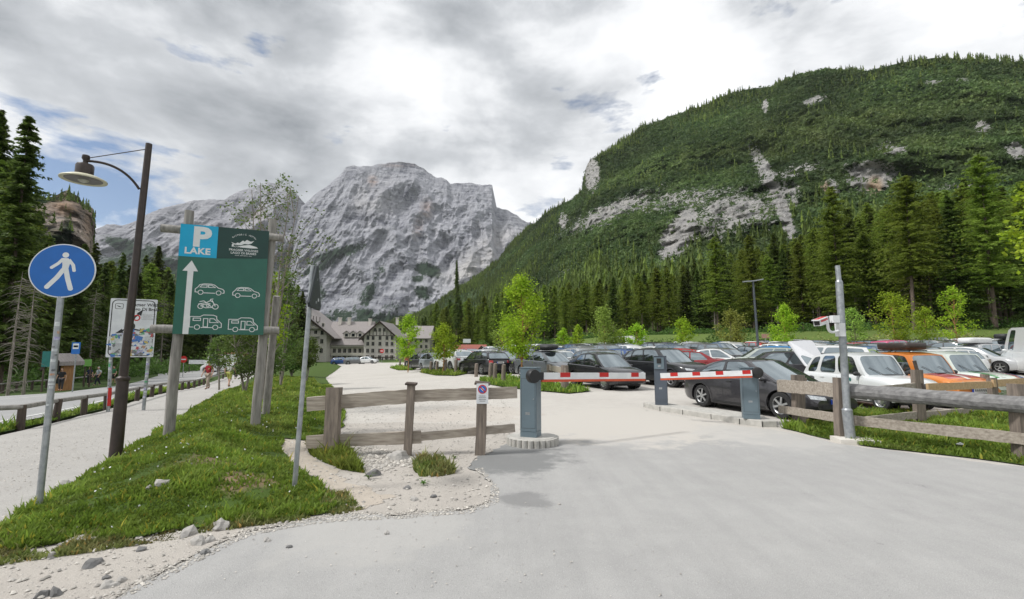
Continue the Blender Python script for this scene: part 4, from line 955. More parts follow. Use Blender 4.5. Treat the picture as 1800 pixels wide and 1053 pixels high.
# trees on the hillside: countless, one object
def hill_trees(name, data, n, label, wf, hf, seed, mat_='spruce_needles'):
    az, T, P, Z = data; rng = np.random.default_rng(seed)
    a = P[1:, :-1] - P[:-1, :-1]; b = P[:-1, 1:] - P[:-1, :-1]
    nrm = np.cross(b, a); area = np.linalg.norm(nrm[:, :, :2] * 0, axis=-1) + np.abs(nrm[:, :, 2]) * .6 + np.linalg.norm(nrm, axis=-1) * .4
    TT = np.broadcast_to(T[:-1, None], area.shape); AA = np.broadcast_to(az[None, :-1], area.shape)
    rock = Z[:-1, :-1, 0]; mead = Z[:-1, :-1, 2]
    q = np.array([noise.noise(Vector((p[0] * .013, p[1] * .013, p[2] * .02 + seed))) for p in P[:-1, :-1].reshape(-1, 3)]).reshape(area.shape)
    wgt = area * wf(TT, AA, rock, mead, q); wgt = wgt.ravel() / wgt.sum()
    idx = rng.choice(len(wgt), n, p=wgt); i, j = np.unravel_index(idx, area.shape)
    u, v = rng.random((n, 1)), rng.random((n, 1))
    B = P[i, j] + (P[i + 1, j] - P[i, j]) * u + (P[i, j + 1] - P[i, j]) * v
    H = hf(T[i], rng, n); W = H * rng.uniform(.13, .24, n)
    tiers, sp = 6, 6; V = np.empty((n, tiers * sp, 3, 3), np.float32)
    for t in range(tiers):
        zt = 1 - t / tiers * .92; zl = zt - .26 - .03 * t; r = .18 + .82 * (t + 1) / tiers
        for s in range(sp):
            an = rng.uniform(0, 6.28, n); rr = W * r * rng.uniform(.6, 1.25, n); w_ = .42
            zz_ = np.maximum(.02, zl + rng.uniform(-.05, .05, n)) * H
            V[:, t * sp + s, 0] = B + np.c_[np.zeros(n), np.zeros(n), H * zt]
            V[:, t * sp + s, 1] = B + np.c_[np.cos(an - w_) * rr, np.sin(an - w_) * rr, zz_]
            V[:, t * sp + s, 2] = B + np.c_[np.cos(an + w_) * rr, np.sin(an + w_) * rr, zz_]
    tt = rng.uniform(.7, 1.35, n) * np.clip(1 + q[i, j] * .8, .6, 1.6); light = rng.random(n) < .16
    c = np.c_[tt, tt, tt]; c[light] *= np.array([1.5, 1.45, 1.2])
    o = npmesh(name, V.reshape(-1, 3), np.arange(n * tiers * sp * 3).reshape(-1, 3), MATS[mat_], col=np.repeat(c, tiers * sp * 3, 0)); tag(o, label, 'trees', None, 'stuff')
def wf(T, A, rock, mead, q):
    base = .22 + 3.4 * np.clip(1 - T / .42, 0, 1) ** .7 + 1.0 * (T > .93) + 4.0 * (T > .97)
    base = base + 2.2 * np.clip((azel(1080, 500)[0] - A) / .25, 0, 1.2)
    base = base * np.clip(.45 + 2.2 * (q + .12), .08, 2.0) * (T > .07)
    return base * np.clip(1 - rock * 1.3, .02, 1) * np.clip(1 - mead * .75, .12, 1)
hill_trees('hillside_trees', HILL, 18000, 'spruces and larches growing all over the wooded hill on the right', wf, lambda T, rng, n: rng.uniform(6.0, 15.5, n) * np.interp(T, [0, .35, .5, .9, 1], [1.4, .95, .68, .6, .68]), 3)
def shrubs(name, data, n, label, seed):
    az, T, P, Z = data; rng = np.random.default_rng(seed)
    a = P[1:, :-1] - P[:-1, :-1]; b = P[:-1, 1:] - P[:-1, :-1]; ar = np.linalg.norm(np.cross(b, a), axis=-1); TT = np.broadcast_to(T[:-1, None], ar.shape)
    w_ = ar * (TT > .2) * np.clip(1.15 - Z[:-1, :-1, 0] * 1.15, .05, 1) * (np.broadcast_to(az[None, :-1], ar.shape) > azel(880, 500)[0]); w_ = w_.ravel() / w_.sum()
    i, j = np.unravel_index(rng.choice(len(w_), n, p=w_), ar.shape); u, v = rng.random((n, 1)), rng.random((n, 1))
    B = P[i, j] + (P[i + 1, j] - P[i, j]) * u + (P[i, j + 1] - P[i, j]) * v; s = rng.uniform(1.0, 3.2, n); V = np.empty((n, 9, 3, 3), np.float32)
    for k in range(9):
        C = B + rng.standard_normal((n, 3)) * (s * .45)[:, None] * np.array([1, 1, .45]) + np.c_[np.zeros(n), np.zeros(n), s * .35]; d1 = rng.standard_normal((n, 3)); d1 /= np.linalg.norm(d1, axis=1)[:, None]; d2 = np.cross(d1, rng.standard_normal((n, 3))); d2 /= np.linalg.norm(d2, axis=1)[:, None]
        q = (s * rng.uniform(.35, .7, n))[:, None]; V[:, k, 0] = C - d1 * q; V[:, k, 1] = C + d2 * q * .8; V[:, k, 2] = C + d1 * q
    cl = np.array([noise.noise(Vector((p[0] * .01, p[1] * .01, p[2] * .02 + 4))) for p in B]); tt = np.clip(.95 + cl * .9, .5, 1.6) * rng.uniform(.8, 1.2, n); mz = Z[i, j, 2]; tt = tt * (1 + .38 * mz); c = np.c_[tt * (.92 + .16 * mz), tt, tt * 1.08]
    o = npmesh(name, V.reshape(-1, 3), np.arange(n * 27).reshape(-1, 3), MATS['dwarf_pine'], col=np.repeat(c, 27, 0)); tag(o, label, 'bushes', None, 'stuff')
leafmat('dwarf_pine', (.070, .118, .036), (.115, .175, .05), (.17, .225, .072), .05, .3)
shrubs('dwarf_pines', HILL, 42000, 'low dwarf pines and shrubs carpeting the upper slope of the wooded hill', 4)
hill_trees('clifftop_trees', CLIFF, 700, 'small dark spruces on top of the pale cliff at the left', lambda T, A, r, m, q: (T > .86) * 1.0 + (T < .4) * .6 + r * .15, lambda T, rng, n: rng.uniform(3.5, 7.5, n), 5)
# ---------------------------------------------------------------- planted saplings and garden trees
def sapling(px, ytop, yb, wpx, d, label, ybase=None, mat_='maple_leaves', bark='bark_orange', seed=1, nl=3000, open_=.26, leafk=1.0, ncl=26, ztr=None, name='maple_sapling', **k):
    x = (px - 900) / FPX * d * .994; z = hgz(x, d) if px > 1000 else gz(x, d); sc = d / FPX
    H = (616 - ytop) * sc + CH - z; zc = (616 - yb) * sc + CH - z; W = wpx * sc
    o = broadleaf(name, H, W, max(.3, zc), seed, mat_, leaf=max(.09, sc * 2.5) * leafk, nl=int(nl * 1.35), bark=bark, ncl=ncl, trunk_r=.045, open_=open_, **k)
    o.location = (x, d, z); return tag(o, label, 'tree')
sapling(918, 486, 618, 82, 21.5, 'tallest bright green sapling, behind the left barrier cabinet', seed=3, nl=5600, open_=.26, ncl=40)
sapling(882, 572, 612, 34, 42, 'thin sapling with sparse leaves just left of the tallest sapling', seed=4, nl=900, mat_='pale_leaves')
sapling(780, 572, 625, 46, 34, 'round bright sapling behind the white SUV at the left end of the cars', seed=5)
sapling(718, 556, 626, 44, 40, 'bright sapling standing before the white wing of the hotel', seed=6)
sapling(991, 578, 606, 24, 62, 'small sapling furthest left of the row behind the crossover', seed=7, nl=900)
sapling(1016, 572, 606, 24, 60, 'narrow bright sapling left of the large pale shrub', seed=8, nl=900)
sapling(1063, 540, 606, 50, 58, 'large pale green bush shaped tree above the far cars', seed=9, nl=3000, mat_='pale_leaves', open_=.3)
sapling(1092, 580, 606, 24, 60, 'low yellow green sapling right of the large pale bush', seed=10, nl=900)
sapling(1120, 570, 605, 36, 58, 'round bright sapling left of the card terminal', seed=11, nl=1500)
sapling(1201, 561, 601, 38, 56, 'round bright sapling right of the card terminal', seed=12, nl=1500)
sapling(1286, 546, 604, 50, 50, 'olive brown leaved sapling left of the twin head street lamp', seed=13, mat_='olive_leaves', bark='bark')
sapling(1381, 536, 600, 44, 48, 'pointed bright sapling between street lamp and camera pole', seed=14, shape=.8)
sapling(1505, 541, 600, 38, 50, 'pale sparse sapling directly right of the camera pole', seed=15, mat_='pale_leaves', bark='bark', nl=1300)
sapling(1574, 512, 598, 62, 46, 'wide bright sapling second right of the camera pole', seed=16, nl=2800)
sapling(1632, 541, 596, 42, 48, 'short bright sapling between the two with orange trunks', seed=17, nl=1600)
sapling(1684, 504, 590, 62, 42, 'rightmost sapling, open crown on a long orange trunk', seed=18, nl=1900, open_=.17)
t_ = broadleaf('maple_sapling', 8.4, 3.4, 3.4, 30, 'maple_leaves', .17, 2600, 'bark', 26, .07, .2); t_.location = (22.75, 19, .6); tag(t_, 'tree at the right edge, only its lime green leaves in the frame', 'tree')
# rowan behind the green sign and the garden trees towards the hotel
def gtree(px, ytop, yb, wpx, d, label, **k):
    x = (px - 900) / FPX * d * .994; z = bz(x, d) if d < 40 else gz(x, d); sc = d / FPX
    H = (616 - ytop) * sc + CH - z; zc = (616 - yb) * sc + CH - z
    kw = dict(leaf=max(.06, sc * 3.2), nl=4200, bark='bark_grey', ncl=50, trunk_r=.05, open_=.14); kw.update(k)
    o = broadleaf(k.get('nm', 'rowan_tree'), H, wpx * sc, zc, kw.pop('seed', 40), kw.pop('mat_', 'birch_leaves'), **{a: b for a, b in kw.items() if a != 'nm'}); o.location = (x, d, z); return tag(o, label, 'tree')
gtree(468, 300, 480, 170, 12.5, 'slender sparse tree rising above and behind the green parking sign', seed=41, nl=1500, multi=5, trunk_r=.035, open_=.13, leaf=.065, ncl=44)
gtree(478, 480, 600, 56, 13.5, 'yellow green young tree just right of the green sign', seed=42, mat_='maple_leaves', nl=1100, leaf=.07, open_=.2)
gtree(497, 478, 640, 76, 22, 'mid green birch beside the warning sign post', seed=43, nl=5200, open_=.2, multi=3)
gtree(540, 596, 640, 40, 27, 'low bushy green tree left of the hotel front', seed=44, nl=3600, open_=.24, multi=2)
gtree(432, 575, 650, 90, 17, 'leafy tree hanging over the footpath behind the sign', seed=45, nl=4200, open_=.24, multi=2)
gtree(388, 590, 640, 46, 24, 'small tree beside the footpath where people walk', seed=46, nl=1800, open_=.24)
gtree(470, 600, 655, 56, 18, 'dark leaved bush at the top of the bank behind the right sign post', seed=47, nl=4000, open_=.3, mat_='birch_leaves', multi=3)
gtree(515, 606, 645, 56, 36, 'low broad bush at the end of the bank before the hotel', seed=48, nl=3600, open_=.3, mat_='shrub_leaves', multi=3)
# ================================================================ STREET OBJECTS
def bezline(p0, p1, p2, n=8):
    p0, p1, p2 = Vector(p0), Vector(p1), Vector(p2)
    return [(1 - t) ** 2 * p0 + 2 * t * (1 - t) * p1 + t * t * p2 for t in [i / n for i in range(n + 1)]]
def text(s, size, fr, off, mat_, name='lettering', parent=None, align='CENTER', bold=0.0, space=1.0, sx=1.0):
    c = bpy.data.curves.new('txt', 'FONT'); c.body = s; c.size = size; c.align_x = align; c.align_y = 'CENTER'; c.offset = bold * size; c.space_character = space; c.fill_mode = 'FRONT'; c.resolution_u = 3
    o = bpy.data.objects.new('txt', c); COL.objects.link(o); me = evald(o); bpy.data.objects.remove(o)
    mb = MB(); mb.add([fr(v.co.x * sx, v.co.y, off) for v in me.vertices], [tuple(p.vertices) for p in me.polygons])
    return mb.build(name, MATS[mat_], parent, fixn=False)
def frame(org, ux, uz):
    org = Vector(org); ux = Vector(ux).normalized(); uz = Vector(uz).normalized(); n = ux.cross(uz).normalized()
    # n points towards the viewer when ux runs right and uz up
    return lambda a, b, d=0.0: org + ux * a + uz * b + n * d
def circ(cx_, cy_, rx, ry=None, n=28): ry = ry or rx; return [(cx_ + rx * math.cos(2 * PI * i / n), cy_ + ry * math.sin(2 * PI * i / n)) for i in range(n)]
def rrect(x0, y0, x1, y1, r, n=5):
    out_ = []
    for cx_, cy_, a0 in ((x1 - r, y1 - r, 0), (x0 + r, y1 - r, 90), (x0 + r, y0 + r, 180), (x1 - r, y0 + r, 270)):
        out_ += [(cx_ + r * math.cos(R(a0 + 90 * i / n)), cy_ + r * math.sin(R(a0 + 90 * i / n))) for i in range(n + 1)]
    return out_
# ---- blue pedestrian sign
b = PX(68, 893, 5.02); top = PX(108, 512, 5.12); bs = thing('pedestrian_sign', 'round blue pedestrian sign on a grey pole covered with stickers', 'road sign', b)
mb = MB(); mb.tube([b - Vector((0, 0, .25)), top], .030, 16); mb.build('pole', MATS['galv'], bs, smooth=.6)
c = PX(111, 476, 5.10); ph = R(17.5); fr = frame(c, (math.cos(ph), math.sin(ph), 0), (.02, 0, 1))
mb = MB(); mb.prism(circ(0, 0, .300, n=64), fr, -.0, .008); d_ = mb.build('sign_plate', MATS['symbol_white'], bs)
mb = MB(); mb.prism(circ(0, 0, .288, n=64), fr, .0085, .011); mb.build('blue_face', MATS['blue_sign'], d_)
mb = MB(); q = .0125
mb.prism(circ(.012, .176, .030, n=24), fr, .011, q)
def limb(pts, wd): mb.stroke([(x * .3, y * .3) for x, y in pts], wd, fr, q)
limb([(-.02, .44), (-.14, .27), (-.33, .10)], .032); limb([(.15, .42), (.30, .22), (.345, .02)], .032)
mb.prism([(x * .3, y * .3) for x, y in ((-.06, .47), (.13, .47), (.21, .36), (.15, -.02), (-.03, -.02), (-.02, .2))], fr, .011, q + .0002)
limb([(.03, .05), (-.14, -.26), (-.40, -.62)], .046); limb([(.10, .05), (.18, -.28), (.30, -.66)], .046)
for x, y, r in ((-.33, .10, .016), (.345, .02, .016), (-.40, -.62, .023), (.30, -.66, .023)): mb.prism(circ(x * .3, y * .3, r, n=16), fr, .011, q + .0001)
mb.build('walking_figure', MATS['symbol_white'], d_)
mb = MB()
for dz in (.10, -.12): mb.box(c + Vector((.0, .022, dz)), (.09, .05, .03), rz=ph)
mb.build('clamp', MATS['galv_dark'], bs)
STK = [mat('sticker_white', (.62, .64, .64), (.45, .48, .5), 30, .5), mat('sticker_purple', (.28, .24, .5), (.5, .5, .6), 30, .5), mat('sticker_dark', (.06, .07, .08), (.3, .3, .3), 60, .5), mat('sticker_orange', (.5, .22, .1), (.4, .35, .3), 40, .5), mat('sticker_green', (.03, .3, .12), (.2, .4, .25), 40, .5), mat('sticker_blue', (.03, .10, .42), (.1, .25, .5), 40, .5), mat('sticker_red', (.5, .05, .05), (.4, .1, .1), 40, .5), mat('sticker_yellow', (.55, .45, .06), (.5, .4, .2), 40, .5)]
def pole_stickers(parent, a, b_, rad, items):
    # small printed labels wrapped round the pole
    a = Vector(a); b_ = Vector(b_)
    for t, wd, hg, ang, mi in items:
        mb = MB(); p = a.lerp(b_, t); n = 5
        vs = []
        for i in range(n + 1):
            an = ang + (i / n - .5) * wd / rad
            for dz in (-hg / 2, hg / 2): vs.append(p + Vector((math.sin(an) * (rad + .0012), -math.cos(an) * (rad + .0012), 0)) + (b_ - a).normalized() * dz)
        mb.add(vs, [(2 * i, 2 * i + 2, 2 * i + 3, 2 * i + 1) for i in range(n)]); mb.build('sticker', STK[mi], parent, fixn=False)
lo = b; pole_stickers(bs, b, top, .030, [(.84, .045, .045, .5, 0), (.77, .05, .035, .9, 1), (.715, .05, .03, .5, 0), (.69, .03, .02, 1, 2), (.665, .045, .03, .4, 0), (.62, .035, .025, .8, 2), (.60, .04, .02, .6, 3), (.575, .05, .03, .5, 0), (.555, .06, .02, .6, 0), (.54, .035, .025, .7, 0), (.46, .025, .02, .3, 0), (.73, .03, .02, .1, 2), (.80, .02, .03, 1.1, 3)])
# ---- street lamp
b = PX(203, 800, 7.25); st = thing('street_lamp', 'tall brown street lamp with a wide dish shaped shade hanging left', 'street lamp', b)
co_ = PX(216, 668, 7.3); tp = PX(262, 253, 7.4)
mb = MB(); mb.tube([b - Vector((0, 0, .3)), co_], [.088, .080], 18); mb.lathe([(.080, -.02), (.092, 0), (.092, .035), (.05, .07)], co_, 18); mb.build('base_sleeve', MATS['brown_metal'], st, smooth=.6)
mb = MB(); mb.tube([co_, tp], [.060, .046], 16); mb.build('pole', MATS['brown_metal'], st, smooth=.6)
hd = PX(150, 283, 6.95); aa = PX(245, 333, 7.35)
mb = MB(); mb.tube(bezline(hd + Vector((.03, 0, .0)), PX(215, 285, 7.1), aa, 14), [.020] * 15, 8); mb.build('arm', MATS['brown_metal'], st, smooth=.8)
mb = MB(); mb.tube([hd + Vector((.0, 0, .04)), PX(259, 262, 7.38)], .007, 6); mb.build('tie_rod', MATS['brown_metal'], st, smooth=.8)
lm = PX(147, 316, 6.95)
mb = MB(); mb.lathe([(.02, .40), (.045, .39), (.05, .34), (.03, .30), (.035, .26), (.10, .245), (.112, .22), (.112, .07), (.10, .055)], lm, 24); mb.build('lamp_cap', MATS['brown_metal'], st, smooth=.6)
mb = MB(); mb.lathe([(.10, .075), (.19, .055), (.278, .012), (.286, .0), (.283, -.012), (.225, .0), (.08, .01)], lm, 40); sh = mb.build('lamp_shade', MATS['cream'], st, smooth=.5)
mb = MB(); mb.lathe([(.01, -.004), (.215, -.006), (.23, -.001), (.23, .01)], lm, 40); mb.build('reflector', MATS['lamp_dish'], sh, smooth=.5)
mb = MB(); mb.lathe([(.01, -.05), (.04, -.04), (.065, -.02), (.07, -.002)], lm, 20); mb.build('bulb_glass', MATS['lamp_glass'], sh, smooth=.5)
# ---- big green parking sign
TL, TR, BL = PX(318, 393, 8.44), PX(473, 409, 9.0), PX(305, 587, 8.44)
ux = (TR - TL); bw = ux.length; ux.normalize(); uz = (TL - BL); bh = uz.length; uz = Vector((0, 0, 1))
ux.z = 0; ux.normalize(); fr = frame(TL, ux, (0, 0, 1)); nb_ = ux.cross(Vector((0, 0, 1)))
bh = TL.z - BL.z
P1b = PX(290, 745, 8.52); P2b = PX(441, 762, 9.12)
gs = thing('parking_sign', 'big green board with P LAKE, white arrow and vehicle symbols on wooden posts', 'sign', (P1b + P2b) / 2)
def Ff(s, t, d=0.0): return fr(s * bw, -t * bh, d)
mb = MB(); mb.prism([(0, 0), (bw, 0), (bw, -bh), (0, -bh)], fr, -.03, 0); bd = mb.build('board', MATS['green_sign'], gs)
fs = lambda a, b2, d=0.0: Ff(a, b2, d)
def flat(name, polys, m_, off, parent, f=fs):
    mb = MB()
    for p in polys: mb.prism(p, f, 0.0004, off)
    return mb.build(name, MATS[m_], parent)
flat('cyan_panel', [[(0, 0), (.412, 0), (.412, .298), (0, .298)]], 'cyan_sign', .003, bd)
flat('dark_panel', [[(.413, 0), (1, 0), (1, .270), (.413, .298)]], 'darkgreen_sign', .003, bd)
fT = lambda s, t: frame(Ff(s, t), ux, (0, 0, 1))
text('P', .50, fT(.235, .118), .006, 'symbol_white', 'letter_p', bd, bold=.045, sx=1.12)
text('LAKE', .165, fT(.20, .245), .006, 'symbol_white', 'lettering', bd, bold=.035, sx=1.05, space=1.05)
text('PRAGSER WILDSEE', .058, fT(.715, .207), .006, 'symbol_white', 'lettering', bd, bold=.012, sx=1.02)
text('LAGO DI BRAIES', .058, fT(.715, .235), .006, 'symbol_white', 'lettering', bd, bold=.012, sx=1.02)
text('HOTEL  RESTAURANT  LAKE', .022, fT(.715, .258), .006, 'symbol_white', 'lettering', bd, bold=.01)
for i, ch in enumerate('HISTORIC HOTEL'):
    a = R(148 - i * 116 / 13); text(ch, .042, fT(.715 + .155 * math.cos(a), .125 - .07 * math.sin(a)), .006, 'symbol_white', 'lettering', bd, bold=.01) if ch != ' ' else None
mb = MB(); F2 = fs
def spoly(pts): mb.prism(pts, F2, .0035, .006)
spoly([(.60, .155), (.64, .135), (.66, .140), (.70, .112), (.72, .122), (.745, .103), (.79, .118), (.83, .108), (.80, .135), (.76, .146), (.72, .143), (.68, .158)])
spoly([(.64, .172), (.70, .160), (.78, .150), (.86, .165), (.88, .178), (.80, .182), (.70, .180)]); spoly([(.575, .158), (.59, .148), (.60, .175), (.575, .178)])
for k in range(7): mb.stroke([(.60 + k * .018, .182), (.615 + k * .018, .165)], .004, F2, .0062)
for k in range(5): mb.stroke([(.57 + k * .012, .135 + k * .004), (.60 + k * .013, .158)], .004, F2, .0062)
mb.cur = 0
for a_, b_ in (((.69, .118), (.705, .14)), ((.735, .11), (.74, .138)), ((.77, .118), (.765, .135))): pass
mb.build('mountain_emblem', MATS['symbol_white'], bd, fixn=False)
flat('arrow', [[(.105, 1.0), (.168, 1.0), (.173, .430), (.110, .430)], [(.055, .430), (.222, .430), (.146, .332)]], 'symbol_white', .004, bd)
def sym(name, x0, y0, x1, y1, strokes, wd=.010, dots=()):
    mb = MB(); f = lambda a, b2, d=0.0: fr((x0 + (x1 - x0) * a) * bw, -(y0 + (y1 - y0) * b2) * bh, d)
    mw, mh = (x1 - x0) * bw, (y1 - y0) * bh; g = frame(f(0, 1), ux, (0, 0, 1))
    for cl, pts in strokes: mb.stroke([(a * mw, (1 - b2) * mh) for a, b2 in pts], wd, g, .005, cl)
    for a, b2, r in dots: mb.stroke(circ(a * mw, (1 - b2) * mh, r, n=18), wd * .9, g, .0055, True)
    return mb.build(name, MATS['symbol_white'], bd, fixn=False)
def carsym(x0, y0, x1, y1):
    sym('car_symbol', x0, y0, x1, y1, [(0, [(.10, .80), (.02, .78), (.02, .52), (.10, .34), (.16, .12), (.30, .03), (.55, .03), (.66, .12), (.78, .36), (.93, .46), (.98, .60), (.98, .80), (.92, .82)]), (0, [(.30, .84), (.68, .84)]), (1, [(.17, .33), (.24, .14), (.40, .12), (.40, .33)]), (1, [(.45, .33), (.45, .12), (.55, .13), (.68, .33)])], .013, [(.20, .80, .040), (.80, .80, .040)])
carsym(.200, .538, .53, .640); carsym(.615, .556, .935, .655)
sym('motorcycle_symbol', .240, .675, .470, .775, [(0, [(.15, .70), (.30, .55), (.55, .55), (.70, .80), (.40, .85), (.20, .70)]), (0, [(.10, .30), (.30, .22), (.42, .38), (.60, .18), (.72, .30)]), (0, [(.60, .18), (.62, .05), (.74, .02)]), (0, [(.68, .12), (.86, .70)]), (0, [(.05, .52), (.35, .40), (.62, .48)])], .014, [(.16, .72, .042), (.86, .72, .046), (.50, .66, .02)])
def campsym(x0, y0, x1, y1):
    sym('camper_symbol', x0, y0, x1, y1, [(0, [(.14, .86), (.02, .86), (.02, .16), (.32, .16), (.42, .04), (.72, .04), (.82, .12), (.83, .32), (.98, .60), (.98, .86), (.90, .88)]), (0, [(.36, .88), (.70, .88)]), (1, [(.12, .26), (.34, .26), (.34, .42), (.12, .42)]), (1, [(.43, .28), (.56, .28), (.56, .84), (.43, .84)]), (1, [(.62, .28), (.74, .28), (.88, .54), (.62, .54)])], .013, [(.25, .86, .042), (.80, .86, .042)])
campsym(.165, .820, .525, .955); campsym(.590, .838, .935, .970)
for (bp, tpx, nm) in ((P1b, PX(327, 368, 8.50), 0), (P2b, PX(476, 384, 9.08), 1)):
    mb = MB(); bp2 = bp - Vector((0, 0, .5)); tp2 = tpx + Vector((0, .10, 0)); bp2 = bp2 + Vector((0, .10, 0))
    mb.tube([bp2.lerp(tp2, i / 8) + Vector((.008 * math.sin(i * 2 + nm), 0, 0)) for i in range(9)], [.088, .088, .086, .085, .083, .081, .079, .077, .075], 14); mb.build('post', MATS['wood_grey'], gs, smooth=.7)
for (a, b2, z, r_) in (((-.22), 1.17, 0.045, .075), ((-.24), 1.18, .955, .078)):
    mb = MB(); A_ = Ff(a, z, -.11) ; B_ = Ff(b2, z, -.11)
    mb.tube([A_.lerp(B_, i / 10) for i in range(11)], [r_ * (1 + .04 * math.sin(i * 3)) for i in range(11)], 14); mb.build('cross_log', MATS['wood_grey'], gs, smooth=.7)
mb = MB(); A_ = PX(468, 705, 9.9); mb.tube([A_ - Vector((0, 0, .4)), PX(484, 520, 9.35) + Vector((0, .05, 0))], [.075, .065], 12); mb.build('brace', MATS['wood_grey'], gs, smooth=.7)
# ---- white information sign with stickers
TL, TR, BL, BR = PX(195, 524, 13.3), PX(277, 531, 13.75), PX(184, 628, 13.3), PX(269, 634, 13.75)
ux = TR - TL; ux.z = 0; bw = ux.length; ux.normalize(); bh = TL.z - BL.z
zt = TL.z; base = PX(220, 722, 13.6)
ws = thing('direction_board', 'white direction board on two tubes, lower half plastered with colourful stickers', 'sign', base)
org = TL.copy(); fr = frame(org, ux, (0, 0, 1)); mb = MB(); mb.prism(rrect(0, -bh, bw, 0, .03), fr, -.02, 0); bd = mb.build('board', MATS['white_sign'], ws)
mb = MB(); mb.stroke(rrect(.05, -bh + .04, bw - .05, -.045, .12), .022, fr, .003, True)
mb.stroke(rrect(.12, -.30, .30, -.15, .03), .012, fr, .003, True); mb.prism([(.14, -.20), (.22, -.22), (.27, -.255), (.20, -.245)], fr, .001, .003)
ccx, ccy = .63 * bw / 1.4, -.80
mb.stroke(circ(ccx, ccy, .10, n=24), .045, fr, .003, True)
mb.stroke([(ccx + .02, ccy + .1), (ccx + .10, ccy + .27), (ccx + .20, ccy + .39)], .04, fr, .0032); mb.prism([(ccx + .13, ccy + .38), (ccx + .28, ccy + .50), (ccx + .24, ccy + .31)], fr, .001, .0035)
mb.stroke([(ccx - .08, ccy - .08), (ccx - .22, ccy - .15)], .04, fr, .0032); mb.prism([(ccx - .18, ccy - .07), (ccx - .32, ccy - .20), (ccx - .14, ccy - .19)], fr, .001, .0035)
mb.stroke([(ccx + .08, ccy - .08), (ccx + .26, ccy - .12)], .04, fr, .0032); mb.prism([(ccx + .24, ccy - .05), (ccx + .40, ccy - .15), (ccx + .24, ccy - .20)], fr, .001, .0035)
mb.build('printed_lines', MATS['black'], bd, fixn=False)
g = lambda a, b2: frame(fr(a, b2, 0), ux, (0, 0, 1))
text('Pragser Wildsee', .125, g(.86, -.17), .003, 'black', 'lettering', bd, bold=.02); text('Lago Di Braies', .125, g(.84, -.30), .003, 'black', 'lettering', bd, bold=.02)
mb = MB(); mb.stroke(circ(ccx + .14, ccy + .25, .075, n=22), .032, fr, .004, True); mb.build('red_ring', MATS['red_paint'], bd, fixn=False)
mb = MB(); r_ = random.Random(8)
for i in range(4): mb.stroke([(ccx + .28, ccy + .33 - i * .035), (ccx + .28 + r_.uniform(.2, .3), ccy + .33 - i * .035)], .008, fr, .003)
mb.stroke(rrect(ccx + .26, ccy + .20, ccx + .60, ccy + .36, .02), .005, fr, .003, True)
for i in range(12): mb.stroke([(.14, -bh + .10 + i * .026), (.14 + r_.uniform(.3, .55), -bh + .10 + i * .026)], .008, fr, .003)
mb.build('small_print', MATS['sticker_dark'], bd, fixn=False)
mb = MB()
for i in range(190):
    x = r_.uniform(.05, bw - .05); t = r_.random() ** 1.25; y = -bh + .04 + t * (.80 if x > ccx else .62); w_, h_ = r_.uniform(.02, .075), r_.uniform(.015, .06)
    if x < .62 and y < -bh + .42 and r_.random() < .75: continue
    mb.cur = r_.choice([0, 0, 0, 1, 2, 2, 3, 4, 5, 5, 6, 7]); a = r_.uniform(-.5, .5)
    k = r_.choice([0, 1, 2])
    pts = circ(0, 0, w_, h_, 9) if k == 0 else [(-w_, -h_), (w_, -h_), (w_, h_), (-w_, h_)] if k == 1 else [(-w_, -h_), (w_, -h_ * .5), (w_ * .3, h_)]
    of = .0045 + i * .00004
    mb.add([fr(x + p[0] * math.cos(a) - p[1] * math.sin(a), y + p[0] * math.sin(a) + p[1] * math.cos(a), of) for p in pts], [tuple(range(len(pts)))])
mb.build('stickers', STK, bd, fixn=False)
tubes = []
for (px0, py0, px1, d) in ((192, 627, 187, 13.4), (258, 632, 249, 13.75)):
    p0 = PX(px0, py0, d); p1 = PX(px1, 724, d) - Vector((0, 0, .1)); off_ = Vector((0, .06, 0)); dr = (p0 - p1).normalized()
    mb = MB(); mb.tube([p1 + off_, p0 + off_ + dr * 1.3], .045, 12); tubes.append(mb.build('tube', MATS['galv'], ws, smooth=.6))
    pole_stickers(tubes[-1], p1 + off_, p0 + off_, .045, [(r_.uniform(.3, .98), .08, .05, r_.uniform(-.5, .7), r_.choice([0, 1, 4, 5, 2, 0])) for _ in range(12)])
mb = MB(); p0 = PX(190, 682, 13.4) + Vector((0, .06, 0)); p1 = PX(188, 714, 13.4) + Vector((0, .06, 0)); mb.tube([p1, p0], .047, 12); mb.build('red_band', MATS['red_paint'], ws, smooth=.6)
# ---- triangular warning sign seen from the side
b = PX(517, 850, 5.55); tp = PX(550, 468, 5.62); wn = thing('warning_sign', 'galvanised post with a triangular sign seen almost edge on from behind', 'road sign', b)
mb = MB(); mb.tube([b - Vector((0, 0, .2)), tp], .028, 14); mb.tube([tp, tp + Vector((0, 0, .01))], [.031, .03], 14); mb.build('post', MATS['galv'], wn, smooth=.6)
c = PX(551, 508, 5.62) + Vector((.03, .02, 0)); ay = R(101); fr = frame(c, (math.cos(ay), math.sin(ay), 0), (0.02, 0, 1))
tri = [(-.30, -.19), (-.27, -.235), (.27, -.235), (.30, -.19), (.03, .28), (-.03, .28)]
mb = MB(); mb.prism(tri, fr, -.003, .003); mb.prism([(x * 1.0, y) for x, y in tri], fr, -.028, -.026)
sg = mb.build('sign_plate', MATS['sign_back'], wn)
mb = MB(); mb.stroke(tri, .012, fr, -.006, True); mb.prism([(x * 1.02, y * 1.02) for x, y in tri], fr, -.0255, -.0035); mb.build('rim', MATS['sign_back'], sg)
mb = MB()
for dz in (.12, -.16): mb.box(c + Vector((-.03, 0, dz)), (.07, .035, .03)); 
mb.build('bracket', MATS['galv'], wn)
